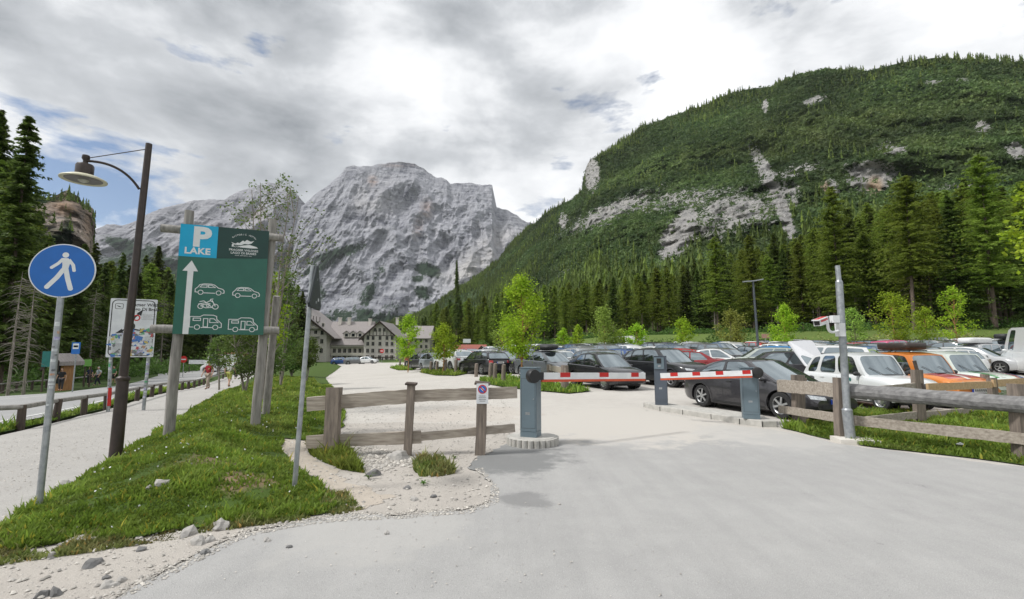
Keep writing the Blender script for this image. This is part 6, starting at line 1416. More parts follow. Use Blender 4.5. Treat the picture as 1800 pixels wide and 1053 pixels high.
# ================================================================ VEHICLES
def pl(x, pts):
    return float(np.interp(x, [p[0] for p in pts], [p[1] for p in pts]))
def spl(x, pts):
    # smoothed polyline
    return (pl(x, pts) * 2 + pl(x - .09, pts) + pl(x + .09, pts)) / 4
SPEC = {
 # L, W, body profile (top line), bottom line, greenhouse x0 x1 x2 x3 (cowl, roof front, roof rear, rear base), roof points, window splits, wheel xs, wheel r
 'coupe': dict(L=4.42, W=1.78, H=1.42, top=[(-2.21, .78), (-2.12, .93), (-1.7, 1.02), (-.9, .98), (0, .93), (.95, .90), (1.3, .86), (1.9, .74), (2.12, .62), (2.21, .48)], belt=[(-1.95, .99), (-.6, .97), (1.15, .90)], gh=(1.22, .22, -1.05, -1.98), roof=[(-1.05, 1.31), (-.6, 1.40), (-.1, 1.42), (.22, 1.39)], win=[(.10, .50), (.545, .86)], wx=(1.36, -1.30), wr=.325, rg=.10),
 'hatch': dict(L=4.10, W=1.76, H=1.47, top=[(-2.05, .72), (-1.98, .95), (-1.6, 1.0), (0, .95), (1.1, .93), (1.5, .86), (1.9, .74), (2.02, .60), (2.05, .48)], belt=[(-1.9, 1.0), (0, .96), (1.1, .93)], gh=(1.15, .40, -1.40, -1.93), roof=[(-1.40, 1.38), (-.8, 1.46), (0, 1.48), (.40, 1.43)], win=[(.09, .46), (.50, .80), (.83, .92)], wx=(1.28, -1.27), wr=.315, rg=.10),
 'sedan': dict(L=4.65, W=1.80, H=1.45, top=[(-2.32, .66), (-2.28, .98), (-2.0, 1.04), (-1.4, 1.02), (0, .95), (1.2, .92), (1.6, .86), (2.1, .74), (2.28, .60), (2.32, .48)], belt=[(-1.5, 1.01), (0, .96), (1.2, .92)], gh=(1.15, .30, -.95, -1.62), roof=[(-.95, 1.38), (-.4, 1.45), (0, 1.46), (.30, 1.42)], win=[(.09, .48), (.52, .86)], wx=(1.42, -1.36), wr=.32, rg=.10),
 'estate': dict(L=4.72, W=1.82, H=1.48, top=[(-2.36, .70), (-2.30, .98), (-1.9, 1.02), (0, .97), (1.25, .94), (1.65, .88), (2.15, .74), (2.32, .60), (2.36, .48)], belt=[(-2.2, 1.02), (0, .97), (1.2, .94)], gh=(1.22, .42, -1.88, -2.26), roof=[(-1.88, 1.39), (-1.2, 1.47), (0, 1.49), (.42, 1.43)], win=[(.08, .40), (.43, .68), (.71, .94)], wx=(1.45, -1.38), wr=.33, rg=.10),
 'suv': dict(L=4.60, W=1.87, H=1.66, top=[(-2.30, .80), (-2.24, 1.08), (-1.9, 1.12), (0, 1.08), (1.15, 1.06), (1.6, 1.02), (2.05, .92), (2.25, .78), (2.30, .58)], belt=[(-2.1, 1.13), (0, 1.09), (1.1, 1.06)], gh=(1.15, .40, -1.62, -2.16), roof=[(-1.62, 1.55), (-.9, 1.65), (0, 1.67), (.40, 1.61)], win=[(.08, .43), (.46, .74), (.77, .91)], wx=(1.38, -1.32), wr=.365, rg=.19),
 'cross': dict(L=4.60, W=1.85, H=1.60, top=[(-2.30, .85), (-2.22, 1.08), (-1.9, 1.10), (0, 1.04), (1.1, 1.00), (1.6, .95), (2.05, .83), (2.26, .68), (2.30, .50)], belt=[(-2.1, 1.12), (-1.2, 1.08), (0, 1.04), (1.1, 1.00)], gh=(1.20, .35, -1.30, -2.12), roof=[(-1.30, 1.48), (-.7, 1.60), (-.1, 1.62), (.35, 1.56)], win=[(.09, .46), (.49, .78)], wx=(1.38, -1.30), wr=.355, rg=.17),
 'mpv': dict(L=4.35, W=1.78, H=1.72, top=[(-2.17, .72), (-2.12, 1.05), (-1.8, 1.08), (0, 1.04), (1.35, 1.02), (1.75, .90), (2.05, .74), (2.15, .60), (2.17, .48)], belt=[(-2.0, 1.08), (0, 1.04), (1.35, 1.02)], gh=(1.40, .55, -1.85, -2.10), roof=[(-1.85, 1.64), (-1, 1.72), (0, 1.74), (.55, 1.67)], win=[(.10, .42), (.45, .70), (.73, .94)], wx=(1.36, -1.32), wr=.32, rg=.11),
 'wagon': dict(L=3.68, W=1.50, H=1.55, top=[(-1.84, .70), (-1.78, .92), (-1.4, .95), (0, .93), (.78, .93), (1.2, .90), (1.55, .84), (1.76, .76), (1.84, .52)], belt=[(-1.7, .95), (0, .94), (.75, .94)], gh=(.72, .40, -1.30, -1.72), roof=[(-1.30, 1.44), (-.8, 1.53), (0, 1.55), (.40, 1.49)], win=[(.06, .37), (.42, .69), (.755, .93)], wx=(1.20, -1.20), wr=.29, rg=.16, slab=True),
 'van': dict(L=5.9, W=2.02, H=2.55, top=[(-2.95, .85), (-2.93, 1.25), (0, 1.25), (1.9, 1.25), (2.4, 1.12), (2.8, .95), (2.92, .75), (2.95, .55)], belt=[(-2.9, 1.25), (1.9, 1.25)], gh=(2.25, 1.45, -2.82, -2.93), roof=[(-2.82, 2.48), (-2.0, 2.54), (1.0, 2.55), (1.45, 2.42)], win=[(.10, .24)], wx=(1.95, -1.75), wr=.36, rg=.10, rrear=.96),
}
def body_bm(sp):
    L, W = sp['L'], sp['W']; bm = bmesh.new(); xs = []
    hx = L / 2
    xs = [-hx, -hx + .02, -hx + .06, -hx + .13, -hx + .25] + list(np.linspace(-hx + .4, hx - .4, 26)) + [hx - .25, hx - .13, hx - .06, hx - .02, hx]
    g0_, g3_ = sp['gh'][0], sp['gh'][3]; rows = []; rg = sp['rg']; slab = sp.get('slab')
    for x in xs:
        e_ = max(0, (abs(x) - (hx - .62)) / .62); w = W / 2 * (1 - (.20 if not slab else .06) * e_ ** 2.4)
        zt = spl(x, sp['top']); end = max(0, (abs(x) - (hx - .13)) / .13)
        zb = rg + .05 + .10 * max(0, (abs(x) - (hx - .55)) / .55) ** 1.6 + end * .04
        zt = min(zt, spl(x, sp['top'])); inn = g3_ < x < g0_
        sh = zt - (.02 if inn else .05); crown = 0 if inn else .035
        hgt = sh - zb; k = 1 - .025 * end
        sec = [(0, zb), (.78 * w, zb), (.93 * w, zb + .015), (.975 * w, zb + .09), (.995 * w * k, zb + hgt * .40), (w * k, zb + hgt * .62), (.985 * w * k, zb + hgt * .80), (.975 * w, zb + hgt * .86), (.955 * w, sh - .025), (.91 * w, sh + .012), (.80 * w, zt - .005 + crown * .3), (.42 * w, zt + crown * .8), (0, zt + crown)]
        pts = sec + [(-y, z) for y, z in sec[-2:0:-1]]
        rows.append([bm.verts.new((x, y, z)) for y, z in pts])
    n = len(rows[0])
    for a, b_ in zip(rows, rows[1:]):
        for i in range(n): bm.faces.new((a[i], a[(i + 1) % n], b_[(i + 1) % n], b_[i]))
    bm.faces.new(list(reversed(rows[0]))); bm.faces.new(rows[-1])
    bmesh.ops.recalc_face_normals(bm, faces=bm.faces)
    return bm
def cut_arches(me, sp):
    o = bpy.data.objects.new('tmp', me); COL.objects.link(o); cut = []
    for x in sp['wx']:
        for s in (-1, 1):
            mb = MB(); mb.tube([(x, s * (sp['W'] / 2 - .30), sp['wr']), (x, s * (sp['W'] / 2 + .2), sp['wr'])], sp['wr'] + .055, 26)
            c = mb.build('cut', MATS['black']); cut.append(c); m = o.modifiers.new('b', 'BOOLEAN'); m.operation = 'DIFFERENCE'; m.object = c; m.solver = 'EXACT'
    r = evald(o); bpy.data.objects.remove(o)
    for c in cut: bpy.data.objects.remove(c)
    return r
def finish(bm, ang=.5):
    for f in bm.faces: f.smooth = True
    for e_ in bm.edges:
        if len(e_.link_faces) == 2 and e_.calc_face_angle(0) > ang: e_.smooth = False
def gh_surfaces(sp):
    # side(s,t,sign), front(q,t), rear(q,t), roof(q,s)
    x0, x1, x2, x3 = sp['gh']; W = sp['W']; wb = W / 2 * .915; wr = W / 2 * (sp.get('rrear', 0) * .93 or (.83 if sp.get('slab') else .745))
    rz = lambda x: spl(x, sp['roof']); bz_ = lambda x: pl(x, sp['belt']) - .035
    def side(s, t, sg):
        xb = x0 + (x3 - x0) * s; xt = x1 + (x2 - x1) * s; x = xb + (xt - xb) * t; zb = bz_(xb); zt = rz(xt)
        c = .018 * math.sin(PI * min(1, t)); en = .04 * (abs(2 * s - 1) ** 4)
        return Vector((x, sg * (wb + (wr - wb) * t ** 1.15 + c - en * (1 - t * .3)), zb + (zt - zb) * t))
    def front(q, t):
        e_ = side(0, t, 1); x = e_.x + (.15 - .07 * t) * (1 - q * q); z = e_.z + (.022 * t) * (1 - q * q); return Vector((x, q * e_.y, z))
    def rear(q, t):
        e_ = side(1, t, 1); x = e_.x - (.09 - .05 * t) * (1 - q * q); z = e_.z + .02 * t * (1 - q * q); return Vector((x, q * e_.y, z))
    def roof(q, s):
        e_ = side(s, 1, 1); x = e_.x + .08 * (1 - q * q) * (1 - s) ** 3 - .04 * (1 - q * q) * s ** 3
        return Vector((x, q * e_.y, e_.z + (.022 + .022 * math.sin(PI * s)) * (1 - abs(q) ** 3)))
    return side, front, rear, roof
def grid(mb, f, us, vs):
    vt = [f(u, v) for v in vs for u in us]; n = len(us)
    return mb.add(vt, [(j * n + i, j * n + i + 1, (j + 1) * n + i + 1, (j + 1) * n + i) for j in range(len(vs) - 1) for i in range(n - 1)])
def project(bvh, pts, d, off=.006):
    out_ = []
    for o_ in pts:
        h = bvh.ray_cast(Vector(o_), Vector(d))
        if h[0] is None: return None
        out_.append(h[0] - Vector(d).normalized() * off)
    return out_
def patch(bvh, poly, fr3, d, off=.006, nx=10, ny=4):
    # poly: (a0,b0,a1,b1, skew) rectangle in a plane; projected on the body and skinned
    a0, b0, a1, b1, sk = poly; P = []
    for j in range(ny + 1):
        for i in range(nx + 1):
            u, v = i / nx, j / ny
            # rounded corners
            a = a0 + (a1 - a0) * u; bb0 = b0 + sk[0] * u; bb1 = b1 + sk[1] * u; b_ = bb0 + (bb1 - bb0) * v
            P.append(fr3(a, b_))
    Q = project(bvh, P, d, off)
    return Q, [(j * (nx + 1) + i, j * (nx + 1) + i + 1, (j + 1) * (nx + 1) + i + 1, (j + 1) * (nx + 1) + i) for j in range(ny) for i in range(nx)] if Q else []
def wheel(parent, c, r, sg, style=5, wd=.20, rimm='alloy', sc=1.0):
    o = thing('wheel', None, None, c); o.parent = parent
    ty = MB(); ty.lathe([(r * .66, -wd / 2), (r * .93, -wd / 2), (r * .99, -wd * .38), (r, 0), (r * .99, wd * .38), (r * .93, wd / 2), (r * .66, wd / 2), (r * .64, 0)], (0, 0, 0), 26, 'Y', cap=False); t = ty.build('tyre', MATS['rubber'], o, smooth=.6, local=True)
    rm = MB(); y1 = sg * wd * .43
    rm.lathe([(r * .66, y1), (r * .685, y1 + sg * .008), (r * .63, y1 - sg * .004), (r * .60, y1 - sg * .05), (r * .02, y1 - sg * .07)], (0, 0, 0), 26, 'Y', cap=False)
    if style:
        rm.cur = 1; rm.lathe([(r * .60, y1 - sg * .046), (r * .1, y1 - sg * .062)], (0, 0, 0), 26, 'Y', cap=False); rm.cur = 0
        for k in range(style):
            a = 2 * PI * k / style + .3; d = Vector((math.cos(a), 0, math.sin(a)))
            rm.beam(d * r * .05 + Vector((0, y1 - sg * .012, 0)), d * r * .635 + Vector((0, y1 - sg * .004, 0)), r * .15, .03, up=(0, 1, 0))
        rm.lathe([(r * .14, y1 - sg * .03), (r * .13, y1 + sg * .004), (r * .02, y1 + sg * .006)], (0, 0, 0), 14, 'Y')
    else:
        rm.lathe([(r * .40, y1 - sg * .05), (r * .36, y1 - sg * .005), (r * .20, y1 + sg * .012), (r * .02, y1 + sg * .014)], (0, 0, 0), 20, 'Y')
        rm.cur = 1
        for k in range(8): a = 2 * PI * k / 8; rm.box((math.cos(a) * r * .50, y1 - sg * .052, math.sin(a) * r * .50), (r * .09, .012, r * .09), ry=-a)
        rm.cur = 0
    rm.build('rim', [MATS[rimm], MATS['rubber']], o, smooth=.5, local=True)
    return o
def make_car(kind, name='parked_car', spokes=5, far=False, arch_trim=False, two_tone=None, hatch_open=False):
    sp = SPEC[kind]; L, W = sp['L'], sp['W']; hx = L / 2
    root = bpy.data.objects.new(name, None); COL.objects.link(root); root.empty_display_size = .3
    bm = body_bm(sp); me = bpy.data.meshes.new('body'); bm.to_mesh(me); bm.free(); me.materials.append(MATS['car_paint'])
    bvh = BVHTree.FromPolygons([v.co.copy() for v in me.vertices], [tuple(p.vertices) for p in me.polygons])
    me = cut_arches(me, sp)
    side, front, rear, roof = gh_surfaces(sp)
    bd = MB(); glass = {}
    def lv(a, b_, n): return [a + (b_ - a) * i / n for i in range(n + 1)]
    tS = [0, .07, .90, 1.0]
    for sg in (-1, 1):
        prev = 0.0
        f = lambda s, t: side(s, t, sg)
        for i, (a, b_) in enumerate(sp['win'] + [(1.0, None)]):
            grid(bd, f, lv(prev, a, 3), lv(0, 1, 8))
            if b_ is None: break
            grid(bd, f, lv(a, b_, 6), [0, .035, .07]); grid(bd, f, lv(a, b_, 6), [.90, .95, 1.0])
            gm = MB(); grid(gm, lambda s, t: side(s, t, sg) - Vector((0, sg * .008, 0)), lv(a, b_, 6), lv(.07, .90, 5)); glass.setdefault('side_window', []).append((gm, sg)); prev = b_
    for key, f, sx in (('windscreen', front, 1), ('rear_window', rear, -1)):
        if key == 'rear_window' and kind == 'van': grid(bd, f, lv(-1, 1, 10), lv(0, 1, 8)); continue
        q0, t0, t1 = .90, (.03 if sx > 0 else .12), (.95 if sx > 0 else .90)
        grid(bd, f, lv(-1, -q0, 2), lv(0, 1, 8)); grid(bd, f, lv(q0, 1, 2), lv(0, 1, 8)); grid(bd, f, lv(-q0, q0, 10), [0, t0]); grid(bd, f, lv(-q0, q0, 10), [t1, 1])
        gm = MB(); grid(gm, lambda q, t: f(q, t) - Vector((sx * .008, 0, 0)), lv(-q0, q0, 10), lv(t0, t1, 6)); glass[key] = [(gm, 0)]
    def corner(f, s0, t0, ds, dt, rs, rt):
        # rounded corners of the window openings
        pts = [f(s0, t0)] + [f(s0 + ds * rs * (1 - math.cos(a)), t0 + dt * rt * (1 - math.sin(a))) for a in [PI / 2 * i / 5 for i in range(6)]]
        bd.add(pts, [(0, i, i + 1) for i in range(1, 6)])
    for sg in (-1, 1):
        for a, b_ in sp['win']:
            for s0, ds in ((a, 1), (b_, -1)):
                for t0, dt in ((.07, 1), (.90, -1)): corner(lambda s, t: side(s, t, sg) + Vector((0, sg * .001, 0)), s0, t0, ds, dt, .045 if sp.get('slab') else .022, .20 if sp.get('slab') else .12)
    for f, t0_, t1_, sx, ok in ((front, .03, .95, 1, True), (rear, .12, .90, -1, kind != 'van')):
        if ok:
            for s0, ds in ((-.90, 1), (.90, -1)):
                for t0, dt in ((t0_, 1), (t1_, -1)): corner(lambda q, t: f(q, t) + Vector((sx * .001, 0, 0)), s0, t0, ds, dt, .16 if sp.get('slab') else .10, .20 if sp.get('slab') else .13)
    grid(bd, roof, lv(-1, 1, 12), lv(0, 1, 12))
    # cabin skin joins the body mesh
    bm = bmesh.new(); bm.from_mesh(me); b2 = bmesh.new(); tmp = bpy.data.meshes.new('t'); tmp.from_pydata([tuple(v) for v in bd.v], [], bd.f)
    b2.from_mesh(tmp); bmesh.ops.remove_doubles(b2, verts=b2.verts, dist=.0015); bmesh.ops.recalc_face_normals(b2, faces=b2.faces)
    cz = sum((f.normal.z for f in b2.faces if f.calc_center_median().z > sp['H'] - .1), 0)
    if cz < 0: bmesh.ops.reverse_faces(b2, faces=b2.faces)
    t2 = bpy.data.meshes.new('t2'); b2.to_mesh(t2); bm.from_mesh(t2); b2.free(); finish(bm, .55); bm.to_mesh(me); bm.free()
    me.materials.clear(); me.materials.append(MATS['car_paint']); me.update()
    body = bpy.data.objects.new('body', me); COL.objects.link(body); body.parent = root; root['H'] = sp['H']
    for key, lst in glass.items():
        for gm, sg in lst: gm.build(key, MATS['car_glass'], root, smooth=.8, local=True)
    def pt(name_, m_, poly, fr3, d, off=.006, nx=8, ny=3, parent=root):
        Q, F_ = patch(bvh, poly, fr3, d, off, nx, ny)
        if not Q: return None
        mb = MB(); mb.add(Q, F_); return mb.build(name_, MATS[m_], parent, smooth=.9, local=True)
    fF = lambda a, b_: (hx + .5, a, b_); dF_ = (-1, 0, 0); fR = lambda a, b_: (-hx - .5, a, b_); dR = (1, 0, 0)
    zt = pl(hx - .25, sp['top']); hz = zt - .10; w2 = W / 2
    rg = sp['rg'] + .1
    if sp.get('slab'):
        for s in (-1, 1):
            mb = MB(); c_ = Vector((hx - .035, s * .50, .66)); mb.lathe([(.095, -.03), (.10, .02), (.085, .035), (.02, .05)], c_, 22, 'X'); hl = mb.build('headlight', MATS['lamp_clear'], root, smooth=.6, local=True)
            mb = MB(); mb.lathe([(.10, .012), (.112, .03), (.10, .04)], c_, 22, 'X', cap=False); mb.build('chrome_ring', MATS['chrome'], hl, smooth=.6, local=True)
        pt('grille', 'plastic_dark', (-.38, .56, .38, .76, (0, 0)), fF, dF_, .008)
        mb = MB(); mb.beam((hx + .06, -.68, .42), (hx + .06, .68, .42), .05, .11); mb.build('bumper', MATS['chrome'], root, local=True)
        mb = MB(); mb.beam((-hx - .06, -.68, .42), (-hx - .06, .68, .42), .05, .11); mb.build('bumper', MATS['chrome'], root, local=True)
        mb = MB(); x0 = sp['gh'][0]; mb.box((x0 + .24, 0, sp['top'][4][1] + .038), (.10, .62, .012)); mb.build('air_vent', MATS['plastic_dark'], root, local=True)
        mb = MB()
        for s in (-.12, .34):
            a = front(s / .6, .02) + Vector((.03, 0, 0)); b_ = front((s - .30) / .6, .42) + Vector((.02, 0, 0)); mb.beam(a, b_, .012, .012)
        mb.build('wipers', MATS['black'], root, local=True)
        for s in (-1, 1): pt('taillight', 'lamp_red', (s * .60 - .05, .60, s * .60 + .05, .84, (0, 0)), fR, dR)
    else:
        for s in (-1, 1):
            a0, a1 = (s * .40 * 1, s * (w2 - .13)); pt('headlight', 'lamp_clear', (min(a0, a1), hz - .07, max(a0, a1), hz + .02, ((.03, .05) if s > 0 else (-.03, -.05)) if s > 0 else (-.04, -.05)), fF, dF_, .010, 9, 3)
            a0, a1 = (s * .52, s * (w2 - .13)); zr = pl(-hx + .12, sp['top']) - .18; pt('taillight', 'lamp_red', (min(a0, a1), zr - .06, max(a0, a1), zr + .10, (0, 0)), fR, dR, .010, 9, 3)
        pt('grille', 'plastic_dark', (-.34, hz - .16, .34, hz - .02, (0, 0)), fF, dF_, .008)
        pt('lower_intake', 'plastic_dark', (-.55, rg + .05, .55, rg + .20, (0, 0)), fF, dF_, .008)
        pt('rear_valance', 'plastic_dark', (-.60, rg + .06, .60, rg + .20, (0, 0)), fR, dR, .008)
    def plate(frm, x, z, s):
        mb = MB(); mb.box((x + s * .02, 0, z), (.012, .52, .115)); p_ = mb.build('number_plate', MATS['plate'], root, local=True)
        mb = MB(); mb.box((x + s * .0205, s * -.238, z), (.0135, .045, .112)); mb.build('blue_band', MATS['plate_blue'], p_, local=True)
        mb = MB()
        for k in range(6): mb.box((x + s * .0265, s * (-.16 + k * .065), z), (.002, .035, .065))
        mb.build('characters', MATS['black'], p_, local=True)
    h = bvh.ray_cast(Vector((hx + 1, 0, rg + .28)), Vector((-1, 0, 0))); plate(0, h[0].x, rg + .27, 1)
    zr = pl(-hx + .12, sp['top']) - .22; h = bvh.ray_cast(Vector((-hx - 1, 0, zr)), Vector((1, 0, 0))); plate(0, h[0].x, zr, -1)
    for x in sp['wx']:
        for s in (-1, 1): wheel(root, (x, s * (w2 - .125), sp['wr']), sp['wr'], s, 0 if sp.get('slab') else spokes, wd=.15 if sp.get('slab') else .21)
    # inner wheel houses stay dark
    mb = MB()
    for x in sp['wx']:
        for s in (-1, 1): mb.tube([(x, s * (w2 - .34), sp['wr'] + .01), (x, s * (w2 - .285), sp['wr'] + .01)], sp['wr'] + .06, 20)
    mb.box((0, 0, sp['rg'] + .06), (L * .8, W * .72, .10)); mb.build('underbody', MATS['black'], root, local=True)
    if kind in ('suv', 'cross') or arch_trim:
        for x in sp['wx']:
            for s in (-1, 1):
                mb = MB(); r0 = sp['wr'] + .055; n = 18; P = []
                for i in range(n + 1):
                    a = R(-8 + 196 * i / n)
                    for rr in (r0 - .004, r0 + .055):
                        px_, pz_ = x + math.cos(a) * rr, sp['wr'] + math.sin(a) * rr
                        hh = bvh.ray_cast(Vector((px_, s * (w2 + .5), max(pz_, sp['rg'] + .10))), Vector((0, -s, 0))); yy = hh[0].y if hh[0] else s * w2 * .96
                        P.append(Vector((px_, yy + s * .012, pz_)))
                mb.add(P, [(2 * i, 2 * i + 1, 2 * i + 3, 2 * i + 2) for i in range(n)]); mb.build('arch_trim', MATS['plastic_dark'] if kind != 'coupe' else MATS['car_paint'], root, smooth=.9, local=True)
    for s in (-1, 1):
        p_ = side(sp['win'][0][0] * .9, .02, s); mb = MB(); c_ = p_ + Vector((-.02, s * .12, .055)); 
        bmm = bmesh.new(); bmesh.ops.create_uvsphere(bmm, u_segments=12, v_segments=8, radius=1)
        mb.add([Vector((v.co.x * .065 + c_.x, v.co.y * .105 + c_.y, v.co.z * .065 + c_.z)) for v in bmm.verts], [tuple(v.index for v in f.verts) for f in bmm.faces]); bmm.free(); mb.box(p_ + Vector((0, s * .04, .02)), (.05, .10, .03))
        mb.build('wing_mirror', MATS['car_paint' if not sp.get('slab') else 'plastic_dark'], root, smooth=.8, local=True)
        # door handles and shut lines
        x0, x3 = sp['gh'][0], sp['gh'][3]
        wins = sp['win'][:2] if kind not in ('coupe', 'van') else sp['win'][:1]
        gr_ = MB()
        for i, (a, b_) in enumerate(wins):
            xb = x0 + (x3 - x0) * b_ + .16; zz_ = pl(xb, sp['top']) - .13
            hh = bvh.ray_cast(Vector((xb, s * 2, zz_)), Vector((0, -s, 0)))
            if hh[0]: m2_ = MB(); m2_.box((xb, hh[0].y + s * .012, zz_), (.17, .025, .028)); m2_.build('door_handle', MATS['car_paint'], root, local=True)
            for xx in ([x0 + (x3 - x0) * .06] if i == 0 else []) + [x0 + (x3 - x0) * (b_ + .02)]:
                if xx < sp['wx'][1] + .25: continue
                zs_ = np.linspace(sp['rg'] + .14, pl(xx, sp['top']) - .03, 10); P = []
                for z_ in zs_:
                    hh = bvh.ray_cast(Vector((xx, s * 2, z_)), Vector((0, -s, 0)))
                    if hh[0]:
                        for dx in (-.005, .005): P.append(Vector((xx + dx, hh[0].y + s * .002, z_)))
                gr_.add(P, [(2 * k, 2 * k + 1, 2 * k + 3, 2 * k + 2) for k in range(len(P) // 2 - 1)])
        zs_ = np.linspace(sp['wx'][1] + sp['wr'] + .12, sp['wx'][0] - sp['wr'] - .12, 8); P = []
        for x_ in zs_:
            for z_ in (sp['rg'] + .085, sp['rg'] + .15):
                hh = bvh.ray_cast(Vector((x_, s * 2, z_)), Vector((0, -s, 0))); P.append((hh[0] if hh[0] else Vector((x_, s * w2 * .93, z_))) + Vector((0, s * .004, 0)))
        gr_.add(P, [(2 * k, 2 * k + 1, 2 * k + 3, 2 * k + 2) for k in range(len(P) // 2 - 1)])
        gr_.build('shut_lines', MATS['plastic_dark'], root, local=True)
    return root
def setcol(o, c):
    o.color = (*c, 1)
    for ch in o.children: setcol(ch, c)
def merged(root, name):
    # one light mesh of the whole car, for cars too small in the photo to show their parts
    vs = []; mats_ = []; V = []; F = []; MI = []; SM = []
    def rec(o, M):
        M = M @ Matrix.LocRotScale(o.location, o.rotation_euler, o.scale)
        if o.type == 'MESH':
            b_ = len(V); V.extend([tuple(M @ v.co) for v in o.data.vertices])
            loc = []
            for m in o.data.materials:
                if m not in mats_: mats_.append(m)
                loc.append(mats_.index(m))
            for p in o.data.polygons: F.append(tuple(i + b_ for i in p.vertices)); MI.append(loc[p.material_index]); SM.append(p.use_smooth)
        for ch in o.children: rec(ch, M)
    rec(root, Matrix.Identity(4))
    me = bpy.data.meshes.new(name); me.from_pydata(V, [], F)
    for m in mats_: me.materials.append(m)
    me.polygons.foreach_set('material_index', MI); me.polygons.foreach_set('use_smooth', SM)
    bm = bmesh.new(); bm.from_mesh(me)
    for e_ in bm.edges:
        if len(e_.link_faces) == 2 and e_.calc_face_angle(0) > .55: e_.smooth = False
    bm.to_mesh(me); bm.free(); me.update()
    return me
PROTO = {k: make_car(k, spokes={'coupe': 6, 'cross': 10}.get(k, 5), arch_trim=(k == 'coupe')) for k in SPEC}
FARM = {k: merged(v, 'far_' + k) for k, v in PROTO.items()}
usedc = set()
PAINT = {'black': (.010, .010, .012), 'dark grey': (.038, .038, .042), 'silver': (.42, .43, .44), 'white': (.74, .75, .75), 'red': (.33, .012, .012), 'blue': (.02, .06, .20), 'grey': (.13, .135, .14), 'bright blue': (.02, .22, .55), 'lime': (.36, .58, .10), 'orange': (.62, .20, .03), 'brown': (.07, .05, .04), 'pink': (.6, .08, .22), 'steel blue': (.08, .12, .17)}
OCC = []
def car(kind, colour, x, y, deg, label, name='parked_car', sc=1.0, col=None, cat='car', group='cars parked in the lot'):
    pr = PROTO[kind]
    if kind not in usedc: o = pr; usedc.add(kind)
    else: o = copy_tree(pr)
    o.name = name; a = R(deg)
    # stand on the slope of the ground
    hx = SPEC[kind]['wx'][0]; zf = hgz(x + math.cos(a) * hx, y + math.sin(a) * hx); zr = hgz(x - math.cos(a) * hx, y - math.sin(a) * hx)
    o.location = (x, y, (zf + zr) / 2 + .0); o.rotation_euler = (0, -math.atan2(zf - zr, 2 * hx), a); o.scale = (sc,) * 3
    setcol(o, col or PAINT[colour]); tag(o, label, cat, group); OCC.append((x, y)); return o
def roofbox(c, label, kind='box', deg=0, L_=1.9, m_='black'):
    pass
nb1 = car('coupe', 'dark grey', 6.70, 12.85, -69, sc=.96, label= 'dark grey three door coupe directly behind the right barrier cabinet', col=(.034, .033, .038))
nb2 = car('cross', 'black', 4.05, 20.9, -68, sc=.92, label='black crossover with chrome window line facing right, left of the card terminal', col=(.016, .016, .02))
nb3 = car('suv', 'black', 7.05, 22.0, -64, 'black SUV right behind the card terminal, bonnet towards the road', col=(.012, .013, .016))
w1 = car('wagon', 'white', 10.38, 13.9, -84, sc=.97, label= 'white old upright wagon with quarter windows directly behind the camera pole', name='vintage_wagon', col=(.70, .72, .72))
w2_ = car('wagon', 'orange', 12.45, 14.6, -83, sc=.97, label= 'orange old wagon with red bonnet carrying a dark roof load', name='vintage_wagon', col=(.62, .20, .03))
w3 = car('wagon', 'white', 14.3, 15.4, -83, sc=.97, label= 'white old wagon with green and red stripes, rightmost of the three old wagons', name='vintage_wagon', col=(.66, .72, .66))
# red bonnet and stripes are paint on the skin of the cars: thin raised panels
def bonnet_panel(c, col_, y0, y1, x0, x1, name='bonnet_stripe', zo=.004):
    sp = SPEC['wagon']; mb = MB(); bm = body_bm(sp); bvh = BVHTree.FromBMesh(bm); bm.free(); P = []
    xs = np.linspace(x0, x1, 8); ys = np.linspace(y0, y1, 6)
    for x in xs:
        for y in ys:
            h = bvh.ray_cast(Vector((x, y, 2)), Vector((0, 0, -1))); P.append(h[0] + Vector((0, 0, zo)))
    mb.add(P, [(i * 6 + j, i * 6 + j + 1, (i + 1) * 6 + j + 1, (i + 1) * 6 + j) for i in range(7) for j in range(5)])
    o = mb.build(name, MATS['car_paint'], c, smooth=.8, local=True); o.color = (*col_, 1); return o
bonnet_panel(w2_, (.45, .03, .03), -.60, .60, .86, 1.66, 'bonnet'); bonnet_panel(w2_, (.7, .68, .62), -.12, .0, .87, 1.65, zo=.009)
for y_, c_ in ((-.42, (.04, .28, .08)), (-.20, (.7, .7, .66)), (.30, (.5, .04, .04)), (.45, (.04, .10, .35))): bonnet_panel(w3, c_, y_, y_ + .13, .86, 1.66, zo=.008)
mb = MB(); sd_ = Vector((.15, -.755, .80)); mb.box(sd_, (.34, .008, .10)); pq = mb.build('door_sticker', MATS['teal_sheet'], w1, local=True)
def on_roof(c, kind, x, z, L_, W_, H_, m_, label, name='roof_box', cat='roof box'):
    a = c.rotation_euler.z; p = Matrix.Rotation(a, 3, 'Z') @ Vector((x, 0, z)) + c.location
    bm = bmesh.new(); bmesh.ops.create_uvsphere(bm, u_segments=20, v_segments=12, radius=1)
    for v in bm.verts:
        k = .36 if kind == 'box' else .8; f_ = lambda q: math.copysign(abs(q) ** k, q)
        v.co = Vector((f_(v.co.x) * L_ / 2, f_(v.co.y) * W_ / 2, f_(v.co.z) * H_ / 2 + H_ / 2 + .05)); 
    for f in bm.faces: f.smooth = True
    o = thing(name, label, cat, p, a); me = bpy.data.meshes.new('shell'); bm.to_mesh(me); bm.free(); me.materials.append(MATS[m_]); s = bpy.data.objects.new('shell', me); COL.objects.link(s); s.parent = o
    mb = MB()
    for xx in (-L_ * .25, L_ * .25): mb.beam((xx, -W_ * .72, .03), (xx, W_ * .72, .03), .05, .03)
    mb.build('roof_bar', MATS['plastic_dark'], o, local=True); return o
